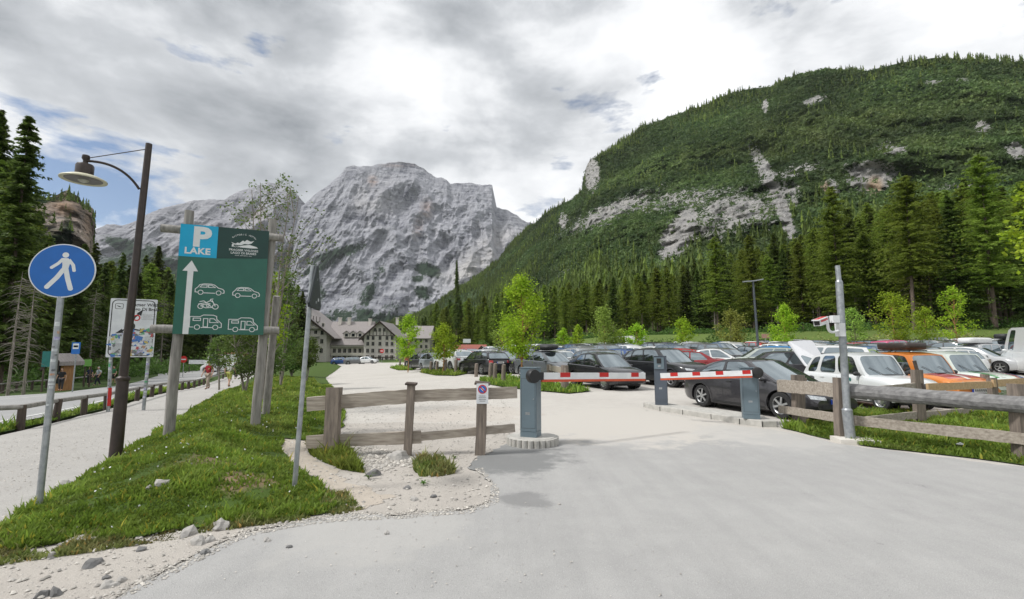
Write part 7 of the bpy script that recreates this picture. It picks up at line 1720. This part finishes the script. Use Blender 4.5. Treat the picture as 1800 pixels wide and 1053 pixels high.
on_roof(w2_, 'box', -.35, 1.54, 1.15, .8, .24, 'brown_metal', 'dark load strapped on the roof of the orange old wagon', 'roof_load', 'roof load')
sv = car('estate', 'grey', 2.05, 27.2, -56, 'grey estate car with a round black roof bag, behind the left barrier arm', col=(.10, .11, .12)); on_roof(sv, 'bag', -.1, 1.49, 1.6, 1.05, .38, 'plastic_dark', 'rounded black roof bag on the grey estate car', 'roof_bag', 'roof bag')
car('sedan', 'black', -.3, 32.2, -50, 'black saloon just right of the black estate car', col=(.012, .012, .015))
car('estate', 'black', -2.0, 32.4, 122, 'black estate car seen from behind with red tail lights', col=(.014, .015, .017))
car('suv', 'white', -4.6, 37.2, 122, 'white SUV seen from behind, left of the black estate car')
car('hatch', 'silver', -6.6, 41.0, -55, 'silver hatchback facing the road behind the second grass island', col=(.30, .33, .36))
car('hatch', 'dark grey', -8.3, 44.5, -55, 'dark hatchback furthest left in the lot, beside the silver hatchback')
car('estate', 'dark grey', 11.6, 20.6, 158, 'dark estate car with lit red tail lamp behind the dark coupe', col=(.03, .03, .035))
car('sedan', 'red', 9.3, 25.9, 175, 'dark red saloon between the black SUV and the dark coupe', col=(.26, .012, .015))
car('hatch', 'red', 10.3, 30.3, 175, 'bright red hatchback behind the dark red saloon', col=(.42, .018, .016))
car('sedan', 'white', 12.5, 29.0, -20, 'white saloon with large windscreen behind the dark coupe roof')
car('estate', 'silver', 15.5, 29.0, 160, 'pale silver green estate right of the white saloon', col=(.40, .44, .40))
car('estate', 'bright blue', 18.0, 33.0, 165, 'bright blue estate car left of the white hatchback with raised tailgate')
hb = car('mpv', 'white', 13.1, 20.5, 150, 'white people carrier under a raised white tailgate')
# raised tailgate
q4 = [PX(1383, 600, 19.4), PX(1428, 598, 19.0), PX(1455, 641, 18.2), PX(1416, 645, 18.6)]; qn = (q4[1] - q4[0]).cross(q4[3] - q4[0]).normalized(); qn = -qn if qn.y > 0 else qn
fr = lambda a, b_, d=0.0: q4[0].lerp(q4[1], a).lerp(q4[3].lerp(q4[2], a), b_) + qn * d
mb = MB(); mb.prism(rrect(0, 0, 1, 1, .10), fr, -.06, 0); tg = mb.build('tailgate', MATS['car_paint'], None); tg.color = (.50, .51, .53, 1)
for o_ in (tg,):
    o_.parent = hb; bpy.context.view_layer.update(); o_.matrix_parent_inverse = hb.matrix_world.inverted()
mb = MB(); mb.prism(rrect(.12, .58, .88, .94, .06), fr, .001, .006); tw = mb.build('tailgate_window', MATS['car_glass'], None); tw.parent = tg
car('hatch', 'lime', 18.2, 25.2, -150, 'lime green hatchback behind the camera pole', col=(.40, .60, .12))
vn = car('van', 'white', 28.0, 24.6, 62, 'tall white van cut by the right edge of the frame', name='parked_van', cat='van')
car('sedan', 'blue', 22.8, 30.6, -155, 'blue saloon right of the lime green hatchback', col=(.04, .12, .26))
car('hatch', 'red', 27.5, 33.6, -160, 'red hatchback behind the blue saloon')
car('estate', 'white', 20.8, 23.2, -170, 'long white estate car behind the orange old wagon')
sb = car('estate', 'silver', 31.0, 31.5, -165, 'silver estate car with a white roof box near the right edge'); on_roof(sb, 'box', -.2, 1.5, 2.3, .85, .38, 'white_paint', 'long white roof box on the silver estate car')
bb = car('mpv', 'grey', 35.5, 33.5, -165, 'grey people carrier with a black roof box near the right edge'); on_roof(bb, 'box', -.2, 1.74, 2.2, .85, .38, 'plastic_dark', 'black roof box on the grey people carrier at the right edge')
car('mpv', 'pink', 33.0, 40.5, 20, 'pink people carrier far at the right')
# cars standing across in front of the hotel
for px_, kd, cn, dg, lb in ((603, 'hatch', 'blue', 0, 'dark blue hatchback leftmost in front of the hotel'), (628, 'estate', 'grey', 10, 'grey estate car between two others in front of the hotel'), (648, 'sedan', 'white', -8, 'white saloon rightmost in front of the hotel')):
    car(kd, cn, (px_ - 900) / FPX * 98, 98, dg, lb)
# the mass of parked cars beyond: one mesh per car
KN = {'hatch': 'hatchback', 'sedan': 'saloon', 'estate': 'estate', 'suv': 'SUV', 'cross': 'crossover', 'mpv': 'minivan', 'van': 'van', 'coupe': 'coupe'}
rc = random.Random(21); rowsL = []
ROWW = ['nearest', 'second', 'third', 'fourth', 'fifth', 'sixth', 'seventh', 'eighth', 'ninth', 'tenth']
ycs = [26.3, 31.2, 36.6, 41.4, 46.8, 51.6, 57.0, 62.0, 67.0]
nfar = 0
for ri, yc in enumerate(ycs):
    x = -12 + ri * .0; line = []
    while x < 75:
        y = yc + .22 * max(0, min(x, 30)) * (.3 if yc > 50 else .6) + (0 if x < 20 else -(x - 20) * .30)
        px_ = 900 + FPX * x / y; st = rc.uniform(2.3, 2.6)
        lim = 905 if yc < 40 else 800 if yc < 50 else 850
        pxmin = {0: 990, 1: 900, 2: 880, 3: 850, 4: 800, 5: 800, 6: 860, 7: 900, 8: 930}[ri]
        if px_ > 1880 or px_ < pxmin or rc.random() < .03: x += st; continue
        if px_ > 1690 and y < 27.5: x += st; continue
        if min([math.hypot(x - a, y - b_) for a, b_ in OCC] + [9]) < 2.7: x += 1.0; continue
        kd = rc.choice(['hatch', 'hatch', 'estate', 'estate', 'suv', 'suv', 'sedan', 'cross', 'mpv']); cn = rc.choices(['black', 'dark grey', 'silver', 'white', 'grey', 'blue', 'red', 'brown', 'steel blue'], [16, 18, 18, 22, 14, 5, 4, 2, 4])[0]
        if ri > 4 and rc.random() < .02: kd = 'van'; cn = 'white'
        line.append((x, y, kd, cn)); x += st + (1.0 if kd == 'van' else 0)
    rowsL.append(line)
seen = {}
for ri, line in enumerate(rowsL):
    for i, (x, y, kd, cn) in enumerate(line):
        dg = (-68 if ri % 2 == 0 else 112) + rc.uniform(-4, 4)
        if rc.random() < .35: dg += 180
        o = bpy.data.objects.new('parked_car', FARM[kd]); COL.objects.link(o); kk = rc.uniform(.85, 1.1); o.color = (*[c * kk for c in PAINT[cn]], 1)
        z = (hgz(x + .5, y - 1.3) + hgz(x - .5, y + 1.3)) / 2; o.location = (x, y, z); o.rotation_euler = (0, 0, R(dg)); o.scale = (1, 1, rc.uniform(.96, 1.04))
        a = line[i - 1] if i else None; b_ = line[i + 1] if i + 1 < len(line) else None
        def nm(t): return t[3] + ' ' + KN[t[2]]
        if a and b_: lb = f'{cn} {KN[kd]} in the {ROWW[ri]} row, between {nm(a)} and {nm(b_)}'
        elif b_: lb = f'{cn} {KN[kd]} at the left end of the {ROWW[ri]} row, left of {nm(b_)}'
        else: lb = f'{cn} {KN[kd]} at the right end of the {ROWW[ri]} parked row'
        seen.setdefault(lb, []).append(o); tag(o, lb, 'van' if kd == 'van' else 'car', 'cars parked in the lot'); nfar += 1
for lb, os_ in seen.items():
    if len(os_) > 1:
        for k, o in enumerate(os_): 
            if k == 0: o['label'] = lb.replace('between ', 'leftmost between ') if 'between' in lb else 'left ' + lb
            else: o['label'] = lb.replace('between ', 'further right, between ') if 'between' in lb else 'right ' + lb
for k in SPEC:
    if k not in usedc:
        def rm(o):
            for ch in list(o.children): rm(ch)
            bpy.data.objects.remove(o)
        rm(PROTO[k])
print('far cars', nfar)
# ================================================================ BUILDINGS
def gable_block(o, x0, x1, y0, y1, ze, zr, axis, wallm='plaster', roofm='roof_grey', over=1.0, barge=True, ov_y=1.2):
    # axis 'y': the gable looks at the camera; 'x': the ridge runs left to right
    b = o.location.z; mb = MB()
    if axis == 'y':
        xm = (x0 + x1) / 2; pts = [(x0, 0), (x1, 0), (x1, ze), (xm, zr), (x0, ze)]
        mb.prism(pts, lambda a, c, d=0.0: Vector((a, d, b + c)), y0, y1)
    else:
        ym = (y0 + y1) / 2; pts = [(y0, 0), (y1, 0), (y1, ze), (ym, zr), (y0, ze)]
        mb.prism(pts, lambda a, c, d=0.0: Vector((d, a, b + c)), x0, x1)
    mb.build('wall', MATS[wallm], o)
    mb = MB(); t = .28
    if axis == 'y':
        xm = (x0 + x1) / 2; sl = (zr - ze) / (xm - x0)
        for s in (-1, 1):
            xe = xm + s * ((x1 - x0) / 2 + over); zz_ = zr - sl * ((x1 - x0) / 2 + over)
            mb.prism([(xm, zr + .02), (xe, zz_ + .02), (xe, zz_ + .02 + t), (xm, zr + .02 + t)], lambda a, c, d=0.0: Vector((a, d, b + c)), y0 - ov_y, y1 + .5)
    else:
        ym = (y0 + y1) / 2; sl = (zr - ze) / (ym - y0)
        for s in (-1, 1):
            ye = ym + s * ((y1 - y0) / 2 + over); zz_ = zr - sl * ((y1 - y0) / 2 + over)
            mb.prism([(ym, zr + .02), (ye, zz_ + .02), (ye, zz_ + .02 + t), (ym, zr + .02 + t)], lambda a, c, d=0.0: Vector((d, a, b + c)), x0 - .4, x1 + .4)
    rf = mb.build('roof', MATS[roofm], o)
    if axis == 'y' and barge:
        xm = (x0 + x1) / 2; sl = (zr - ze) / (xm - x0); mb = MB()
        for s in (-1, 1):
            xe = xm + s * ((x1 - x0) / 2 + over); zz_ = zr - sl * ((x1 - x0) / 2 + over)
            mb.prism([(xm, zr + .34), (xe, zz_ + .34), (xe, zz_ - .35), (xm, zr - .35)], lambda a, c, d=0.0: Vector((a, d, b + c)), y0 - ov_y - .15, y0 - ov_y - .02)
        mb.build('barge_board', MATS['timber'], rf)
    return rf
def window(o, x, y, z, w_, h_):
    b = o.location.z; mb = MB(); mb.box((x, y - .05, b + z), (w_ + .28, .10, h_ + .28)); f = mb.build('window', MATS['plaster_light'], o)
    mb = MB(); mb.box((x, y - .075, b + z), (w_, .10, h_)); mb.build('pane', MATS['window_dark'], f)
    mb = MB(); mb.box((x, y - .13, b + z), (.07, .03, h_)); mb.build('mullion', MATS['plaster_light'], f)
D = 168.0; KS = D / FPX
hx_ = lambda px: (px - 900) * KS
zb = gz(hx_(640), D); ht = thing('hotel', 'large pale hotel with steep brown roofs, gables and long balconies under the grey mountain', 'building', (hx_(640), D, zb - .4))
hz_ = lambda py: (616 - py) * KS + CH - ht.location.z
# middle range with balconies
gable_block(ht, hx_(572), hx_(646), D + 1, D + 15, hz_(600), hz_(564), 'x', over=1.4)
# right gable range
gable_block(ht, hx_(643), hx_(699), D - 1.5, D + 16, hz_(591), hz_(566), 'y', over=1.5)
# left gable range
gable_block(ht, hx_(474), hx_(582), D - 3.5, D + 15, hz_(583), hz_(541), 'y', over=3.4, ov_y=1.8)
# far right wing
gable_block(ht, hx_(694), hx_(742), D + 17, D + 30, hz_(590), hz_(568), 'x', over=1.0, wallm='plaster_light')
def band(px0, px1, py, y, dep=1.1, m_='plaster_light', hgt=.9):
    b = ht.location.z; mb = MB(); xm = (hx_(px0) + hx_(px1)) / 2; mb.box((xm, y - dep / 2, b + hz_(py) - .5), (hx_(px1) - hx_(px0), dep, .18)); bal = mb.build('balcony', MATS['concrete'], ht)
    mb = MB(); mb.box((xm, y - dep + .03, b + hz_(py) - .42 + hgt / 2), (hx_(px1) - hx_(px0), .06, hgt)); mb.build('railing', MATS[m_], bal)
for py in (607, 622): band(584, 642, py, D + 1)
for py in (576, 590, 606): band(500, 570, py, D - 3.5)
for px_ in (588, 597, 606, 615, 624, 633, 640):
    for py in (603, 616, 629): window(ht, hx_(px_), D + 1, hz_(py), .95, 1.45)
for px_ in (551, 563, 574):
    for py in (585, 600, 616): window(ht, hx_(px_), D - 3.5, hz_(py), .95, 1.5)
window(ht, hx_(575), D - 3.5, hz_(572), .8, 1.2); window(ht, hx_(565), D - 3.5, hz_(569), .8, 1.2)
for px_ in (650, 659, 671, 683, 692):
    for py in (594, 604, 616, 627):
        window(ht, hx_(px_), D - 1.5, hz_(py), .9, 1.3)
for px_ in (662, 670, 678): window(ht, hx_(px_), D - 1.5, hz_(580), .8, 1.2)
for px_ in (705, 715, 725, 735):
    for py in (597, 608): window(ht, hx_(px_), D + 17, hz_(py), .9, 1.2)
# timbering in the gables
b_ = ht.location.z; mb = MB()
for px_ in (652, 658, 664, 670, 676, 682, 689): mb.box((hx_(px_ + .6), D - 1.56, b_ + hz_(585) ), (.18, .10, 2.2))
mb.box((hx_(671), D - 1.57, b_ + hz_(590)), (hx_(694) - hx_(648), .12, .2)); mb.build('timber_frame', MATS['timber'], ht)
mb = MB()
for px_ in (548, 553, 558, 563, 569): mb.box((hx_(px_), D - 3.56, b_ + hz_(563)), (.2, .10, 3.6 - (px_ - 548) * .08))
mb.build('timber_frame', MATS['timber'], ht)
for px_ in (607, 619, 631):
    z = b_ + hz_(588); x = hx_(px_); y = D + 1.6
    mb = MB(); mb.prism([(-1.1, -.9), (1.1, -.9), (1.1, .5), (0, 1.35), (-1.1, .5)], lambda a, c, d=0.0: Vector((x + a, y + d, z + c)), 0, 3.2); dm = mb.build('dormer', MATS['plaster'], ht)
    mb = MB()
    for s in (-1, 1): mb.prism([(0, 1.37), (s * 1.45, .28), (s * 1.45, .48), (0, 1.58)], lambda a, c, d=0.0: Vector((x + a, y + d, z + c)), -.35, 3.4)
    mb.build('dormer_roof', MATS['roof_grey'], dm); mb = MB(); mb.box((x, y - .03, z - .1), (1.0, .08, 1.0)); mb.build('pane', MATS['window_dark'], dm)
for px_, py in ((585, 560), (602, 560), (640, 562), (690, 560)):
    mb = MB(); mb.box((hx_(px_), D + 7, b_ + hz_(py) - .6), (1.0, 1.0, 2.6)); mb.box((hx_(px_), D + 7, b_ + hz_(py) + .8), (1.25, 1.25, .2)); mb.build('chimney', MATS['plaster'], ht)
mb = MB(); mb.box((hx_(672), D - 5.2, b_ + hz_(627)), (hx_(700) - hx_(646), 5, .3))
for px_ in (648, 660, 672, 684, 698): mb.box((hx_(px_), D - 7.4, b_ + hz_(632) - .2), (.25, .25, 2.2))
mb.build('porch', MATS['timber'], ht)
# low wooden kiosk in the middle, stone lodge roof, white hut
def hut(label, px0, px1, pe, pr, d, wallm, roofm, name='hut', axis='y', dep=4, cat='building', over=.5):
    xa, xb = (px0 - 900) / FPX * d, (px1 - 900) / FPX * d; z0 = gz((xa + xb) / 2, d); o = thing(name, label, cat, ((xa + xb) / 2, d, z0 - .1)); zf = lambda py: (616 - py) * d / FPX + CH - z0 + .1
    gable_block(o, xa, xb, d, d + dep, zf(pe), zf(pr), axis, wallm, roofm, over=over, ov_y=.6)
    mb = MB(); mb.box(((xa + xb) / 2, d - .03, z0 + 1.1), ((xb - xa) * .3, .08, 1.3)); mb.build('hatch', MATS['window_dark'], o); return o
hut('brown wooden kiosk with a reddish roof behind the white SUV', 800, 850, 618, 608, 78, 'bark_orange', 'terracotta', axis='x', dep=6)
hut('small grey roofed hut right of the reddish kiosk behind the parked cars', 838, 856, 620, 611, 72, 'plaster_light', 'roof_grey', dep=4)
hut('orange brown timber kiosk beside the bus stop on the left of the road', 104, 120, 636, 628, 33, 'bark_orange', 'roof_grey', dep=.8, over=.25)
hut('red roofed low lodge at the end of the left road', 372, 420, 634, 622, 95, 'wood_dark', 'terracotta', axis='x', dep=9, over=1.5)
# teal tarpaulin panel by the kiosk, green notice, banners, litter bins
def panel(px0, px1, p0, p1, d, label, m_, name, cat, th=.06):
    xa, xb = (px0 - 900) / FPX * d, (px1 - 900) / FPX * d; z1 = (616 - p0) * d / FPX + CH; z0 = (616 - p1) * d / FPX + CH; o = thing(name, label, cat, ((xa + xb) / 2, d, gz(xa, d)))
    mb = MB(); mb.box(((xa + xb) / 2, d, (z0 + z1) / 2), (xb - xa, th, z1 - z0)); mb.build('sheet', MATS[m_], o)
    mb = MB(); g_ = gz(xa, d)
    for x in (xa + .08, xb - .08): mb.box((x, d + .08, (z1 + g_) / 2), (.07, .07, z1 - g_))
    mb.build('frame', MATS['wood_dark'], o)
panel(81, 104, 617, 644, 31, 'teal sheet wall left of the orange brown kiosk', 'teal_sheet', 'screen_wall', 'screen')
mat('notice_green', (.18, .42, .08), (.22, .5, .12), 6, .5)
panel(154, 167, 631, 643, 36, 'bright green notice board right of the bus stop', 'notice_green', 'notice_board', 'sign')
panel(337, 372, 632, 639, 75, 'long white banner beside the end of the left road', 'white_sign', 'banner', 'banner')
panel(372, 388, 638, 644, 60, 'short white banner low behind the person in red', 'white_sign', 'banner', 'banner')
vv = car('van', 'white', (395 - 900) / FPX * 70, 70, 170, 'white van parked at the end of the left road', name='parked_van', cat='van', group=None)
panel(1782, 1800, 640, 652, 0.0001 + 30, 'x', 'white_sign', 'banner', 'banner') if False else None

# ================================================================ PEOPLE
def skinmesh(name, joints, edges, mat_, parent=None, sub=2, col=None):
    me = bpy.data.meshes.new(name); me.from_pydata([j[0] for j in joints], edges, []); o = bpy.data.objects.new(name, me); COL.objects.link(o)
    m = o.modifiers.new('s', 'SKIN'); m.use_smooth_shade = True
    for i, j in enumerate(joints):
        r = j[1]; me.skin_vertices[0].data[i].radius = r if hasattr(r, '__len__') else (r, r)
    me.skin_vertices[0].data[0].use_root = True
    s = o.modifiers.new('d', 'SUBSURF'); s.levels = sub; s.render_levels = sub
    r_ = evald(o); bpy.data.objects.remove(o); r_.materials.clear(); r_.materials.append(MATS[mat_]); r_.polygons.foreach_set('use_smooth', [True] * len(r_.polygons))
    ob = bpy.data.objects.new(name, r_); COL.objects.link(ob)
    if parent: ob.parent = parent
    if col: ob.color = (*col, 1)
    return ob
def person(px, pyh, pyf, label, shirt, legs, hair=(.05, .035, .025), face=180, stride=.22, shorts=False, bag=None, arms=.12, d=None, sit=False):
    if d is None: p = GP(px, pyf)
    else: p = Vector(((px - 900) / FPX * d, d, gz((px - 900) / FPX * d, d)))
    H = (pyf - pyh) * p.y / FPX; H = min(max(H, 1.5), 1.9); k = H / 1.75
    o = thing('person', label, 'person', p); o.rotation_euler.z = R(face); o.scale = (k,) * 3
    s = stride
    # walking towards +Y of its own frame
    J = [((0, 0, .96), (.15, .10)), ((0, 0, 1.14), (.13, .085)), ((0, .01, 1.34), (.165, .10)), ((0, 0, 1.46), (.075, .07)), ((0, .01, 1.53), .052), ((0, .02, 1.60), (.068, .08)), ((0, .025, 1.68), (.072, .09)), ((0, .02, 1.735), (.05, .06)),
         ((-.17, 0, 1.41), .055), ((-.23 - arms * .3, -s * .35, 1.15), .040), ((-.24 - arms * .5, -s * .2 + .08, .92), .028), ((-.24 - arms * .5, -s * .15 + .12, .84), (.018, .035)),
         ((.17, 0, 1.41), .055), ((.23 + arms * .3, s * .35, 1.15), .040), ((.24 + arms * .5, s * .6 + .05, .93), .028), ((.24 + arms * .5, s * .7 + .08, .85), (.018, .035)),
         ((-.10, 0, .90), .085), ((-.10, s * .75, .50), .060), ((-.10, s * .95, .09), .038), ((-.10, s * .95 + .15, .03), (.04, .022)),
         ((.10, 0, .90), .085), ((.10, -s * .35, .50), .060), ((.10, -s * 1.15, .12), .038), ((.10, -s * 1.1 + .14, .04), (.04, .022))]
    E = [(0, 1), (1, 2), (2, 3), (3, 4), (4, 5), (5, 6), (6, 7), (2, 8), (8, 9), (9, 10), (10, 11), (2, 12), (12, 13), (13, 14), (14, 15), (0, 16), (16, 17), (17, 18), (18, 19), (0, 20), (20, 21), (21, 22), (22, 23)]
    # fingers and thumb
    for hnd, w_ in ((11, 10), (15, 14)):
        hp = Vector(J[hnd][0]); sx = -1 if hnd == 11 else 1
        for q in range(4): J.append((tuple(hp + Vector((0, -.028 + q * .018, -.05))), .008)); J.append((tuple(hp + Vector((-sx * .012, -.030 + q * .018, -.088 - (.008 if q in (1, 2) else 0)))), .007)); n_ = len(J); E += [(hnd, n_ - 2), (n_ - 2, n_ - 1)]
        J.append((tuple(hp + Vector((-sx * .015, .045, -.03))), .009)); E.append((hnd, len(J) - 1))
    skinmesh('body', J, E, 'skin', o, 2)
    def sub(idx, edges, grow, name, col, ov={}):
        jj = []; 
        for i in idx:
            p_, r = J[i]; r = r if hasattr(r, '__len__') else (r, r); p_ = ov.get(i, p_); jj.append((p_, (r[0] + grow, r[1] + grow)))
        skinmesh(name, jj, edges, 'cloth', o, 2, col)
    mid9 = tuple(Vector(J[8][0]).lerp(Vector(J[9][0]), .7)); mid13 = tuple(Vector(J[12][0]).lerp(Vector(J[13][0]), .7))
    sub([0, 1, 2, 3, 8, 9, 12, 13], [(0, 1), (1, 2), (2, 3), (2, 4), (4, 5), (2, 6), (6, 7)], .022, 'shirt', shirt, {9: mid9, 13: mid13})
    kn1 = tuple(Vector(J[17][0]).lerp(Vector(J[18][0]), .0 if shorts else .9)); kn2 = tuple(Vector(J[21][0]).lerp(Vector(J[22][0]), .0 if shorts else .9))
    if shorts: sub([0, 16, 17, 20, 21], [(0, 1), (1, 2), (0, 3), (3, 4)], .022, 'shorts', legs)
    else: sub([0, 16, 17, 18, 20, 21, 22], [(0, 1), (1, 2), (2, 3), (0, 4), (4, 5), (5, 6)], .020, 'trousers', legs)
    for a, b2 in ((18, 19), (22, 23)): skinmesh('shoe', [((Vector(J[a][0]) * 1).to_tuple()[:2] + (J[a][0][2] - .03,), .045), (J[b2][0], (.05, .035))], [(0, 1)], 'cloth', o, 1, (.03, .03, .03))
    skinmesh('hair', [((0, -.02, 1.63), (.07, .07)), ((0, 0, 1.70), (.078, .09)), ((0, .01, 1.755), (.05, .06))], [(0, 1), (1, 2)], 'cloth', o, 2, hair)
    mb = MB()
    for sx in (-1, 1): mb.box((sx * .030, .105, 1.665), (.02, .012, .010))
    mb.box((0, .106, 1.605), (.045, .01, .008)); mb.build('face_marks', MATS['black'], o, local=True); mb = MB(); mb.add([(-.014, .10, 1.63), (.014, .10, 1.63), (0, .128, 1.628), (0, .10, 1.67)], [(0, 1, 2), (1, 3, 2), (3, 0, 2), (0, 3, 1)]); mb.build('nose', MATS['skin'], o, local=True)
    if bag: skinmesh('backpack', [((0, -.17, 1.12), (.13, .08)), ((0, -.18, 1.28), (.14, .09)), ((0, -.16, 1.42), (.10, .06))], [(0, 1), (1, 2)], 'cloth', o, 2, bag)
    return o
person(365, 636, 684, 'person in a red t shirt and beige trousers walking towards us on the footpath', (.30, .012, .022), (.36, .30, .24), face=170, stride=.2)
person(402, 634, 680, 'person in a white top and yellow shorts walking away on the footpath', (.70, .70, .69), (.40, .42, .10), face=5, stride=.25, shorts=True, hair=(.25, .16, .08))
person(420, 646, 674, 'person all in black on the footpath beyond the sign posts', (.015, .015, .018), (.02, .02, .022), face=200, d=43)
person(181, 630, 659, 'person in a white hat and dark clothes beside the bus stop', (.40, .45, .50), (.02, .025, .04), hair=(.62, .62, .60), face=150, bag=(.55, .56, .58), d=38)
person(208, 634, 660, 'person in a green top and black shorts beyond the white direction board', (.05, .20, .09), (.02, .02, .02), face=160, shorts=True, d=40)
person(118, 636, 658, 'person in dark clothes standing in front of the timber kiosk', (.03, .03, .035), (.05, .05, .06), face=200, d=32, stride=.05)
person(166, 633, 656, 'person in dark blue standing behind the bright green notice board', (.02, .03, .08), (.03, .03, .04), face=190, d=40, stride=.05)
person(716, 627, 650, 'person in a pink top among the posts under the far left sapling', (.58, .07, .14), (.06, .06, .09), face=30, d=52, stride=.1)
person(727, 630, 652, 'person in a salmon shirt beside the one in pink', (.55, .18, .10), (.10, .10, .12), face=-60, d=50, stride=.1)
person(1602, 603, 628, 'person in a white shirt standing between the cars behind the orange old wagon', (.70, .68, .70), (.10, .10, .14), face=120, d=27, stride=.05)
# ================================================================ AIR
def haze():
    mb = MB(); mb.box((300, 2900, 640), (9200, 7800, 1480)); o = mb.build('haze', [])
    m = bpy.data.materials.new('haze'); m.use_nodes = True; N = m.node_tree.nodes; L = m.node_tree.links; N.clear()
    out_ = N.new('ShaderNodeOutputMaterial'); v = N.new('ShaderNodeVolumePrincipled'); v.inputs['Color'].default_value = (.86, .90, .95, 1); v.inputs['Density'].default_value = 4.2e-5; v.inputs['Anisotropy'].default_value = .2
    L.new(v.outputs[0], out_.inputs['Volume']); o.data.materials.append(m); tag(o, 'thin mountain air paling the grey mountain', 'haze', None, 'stuff')
haze()
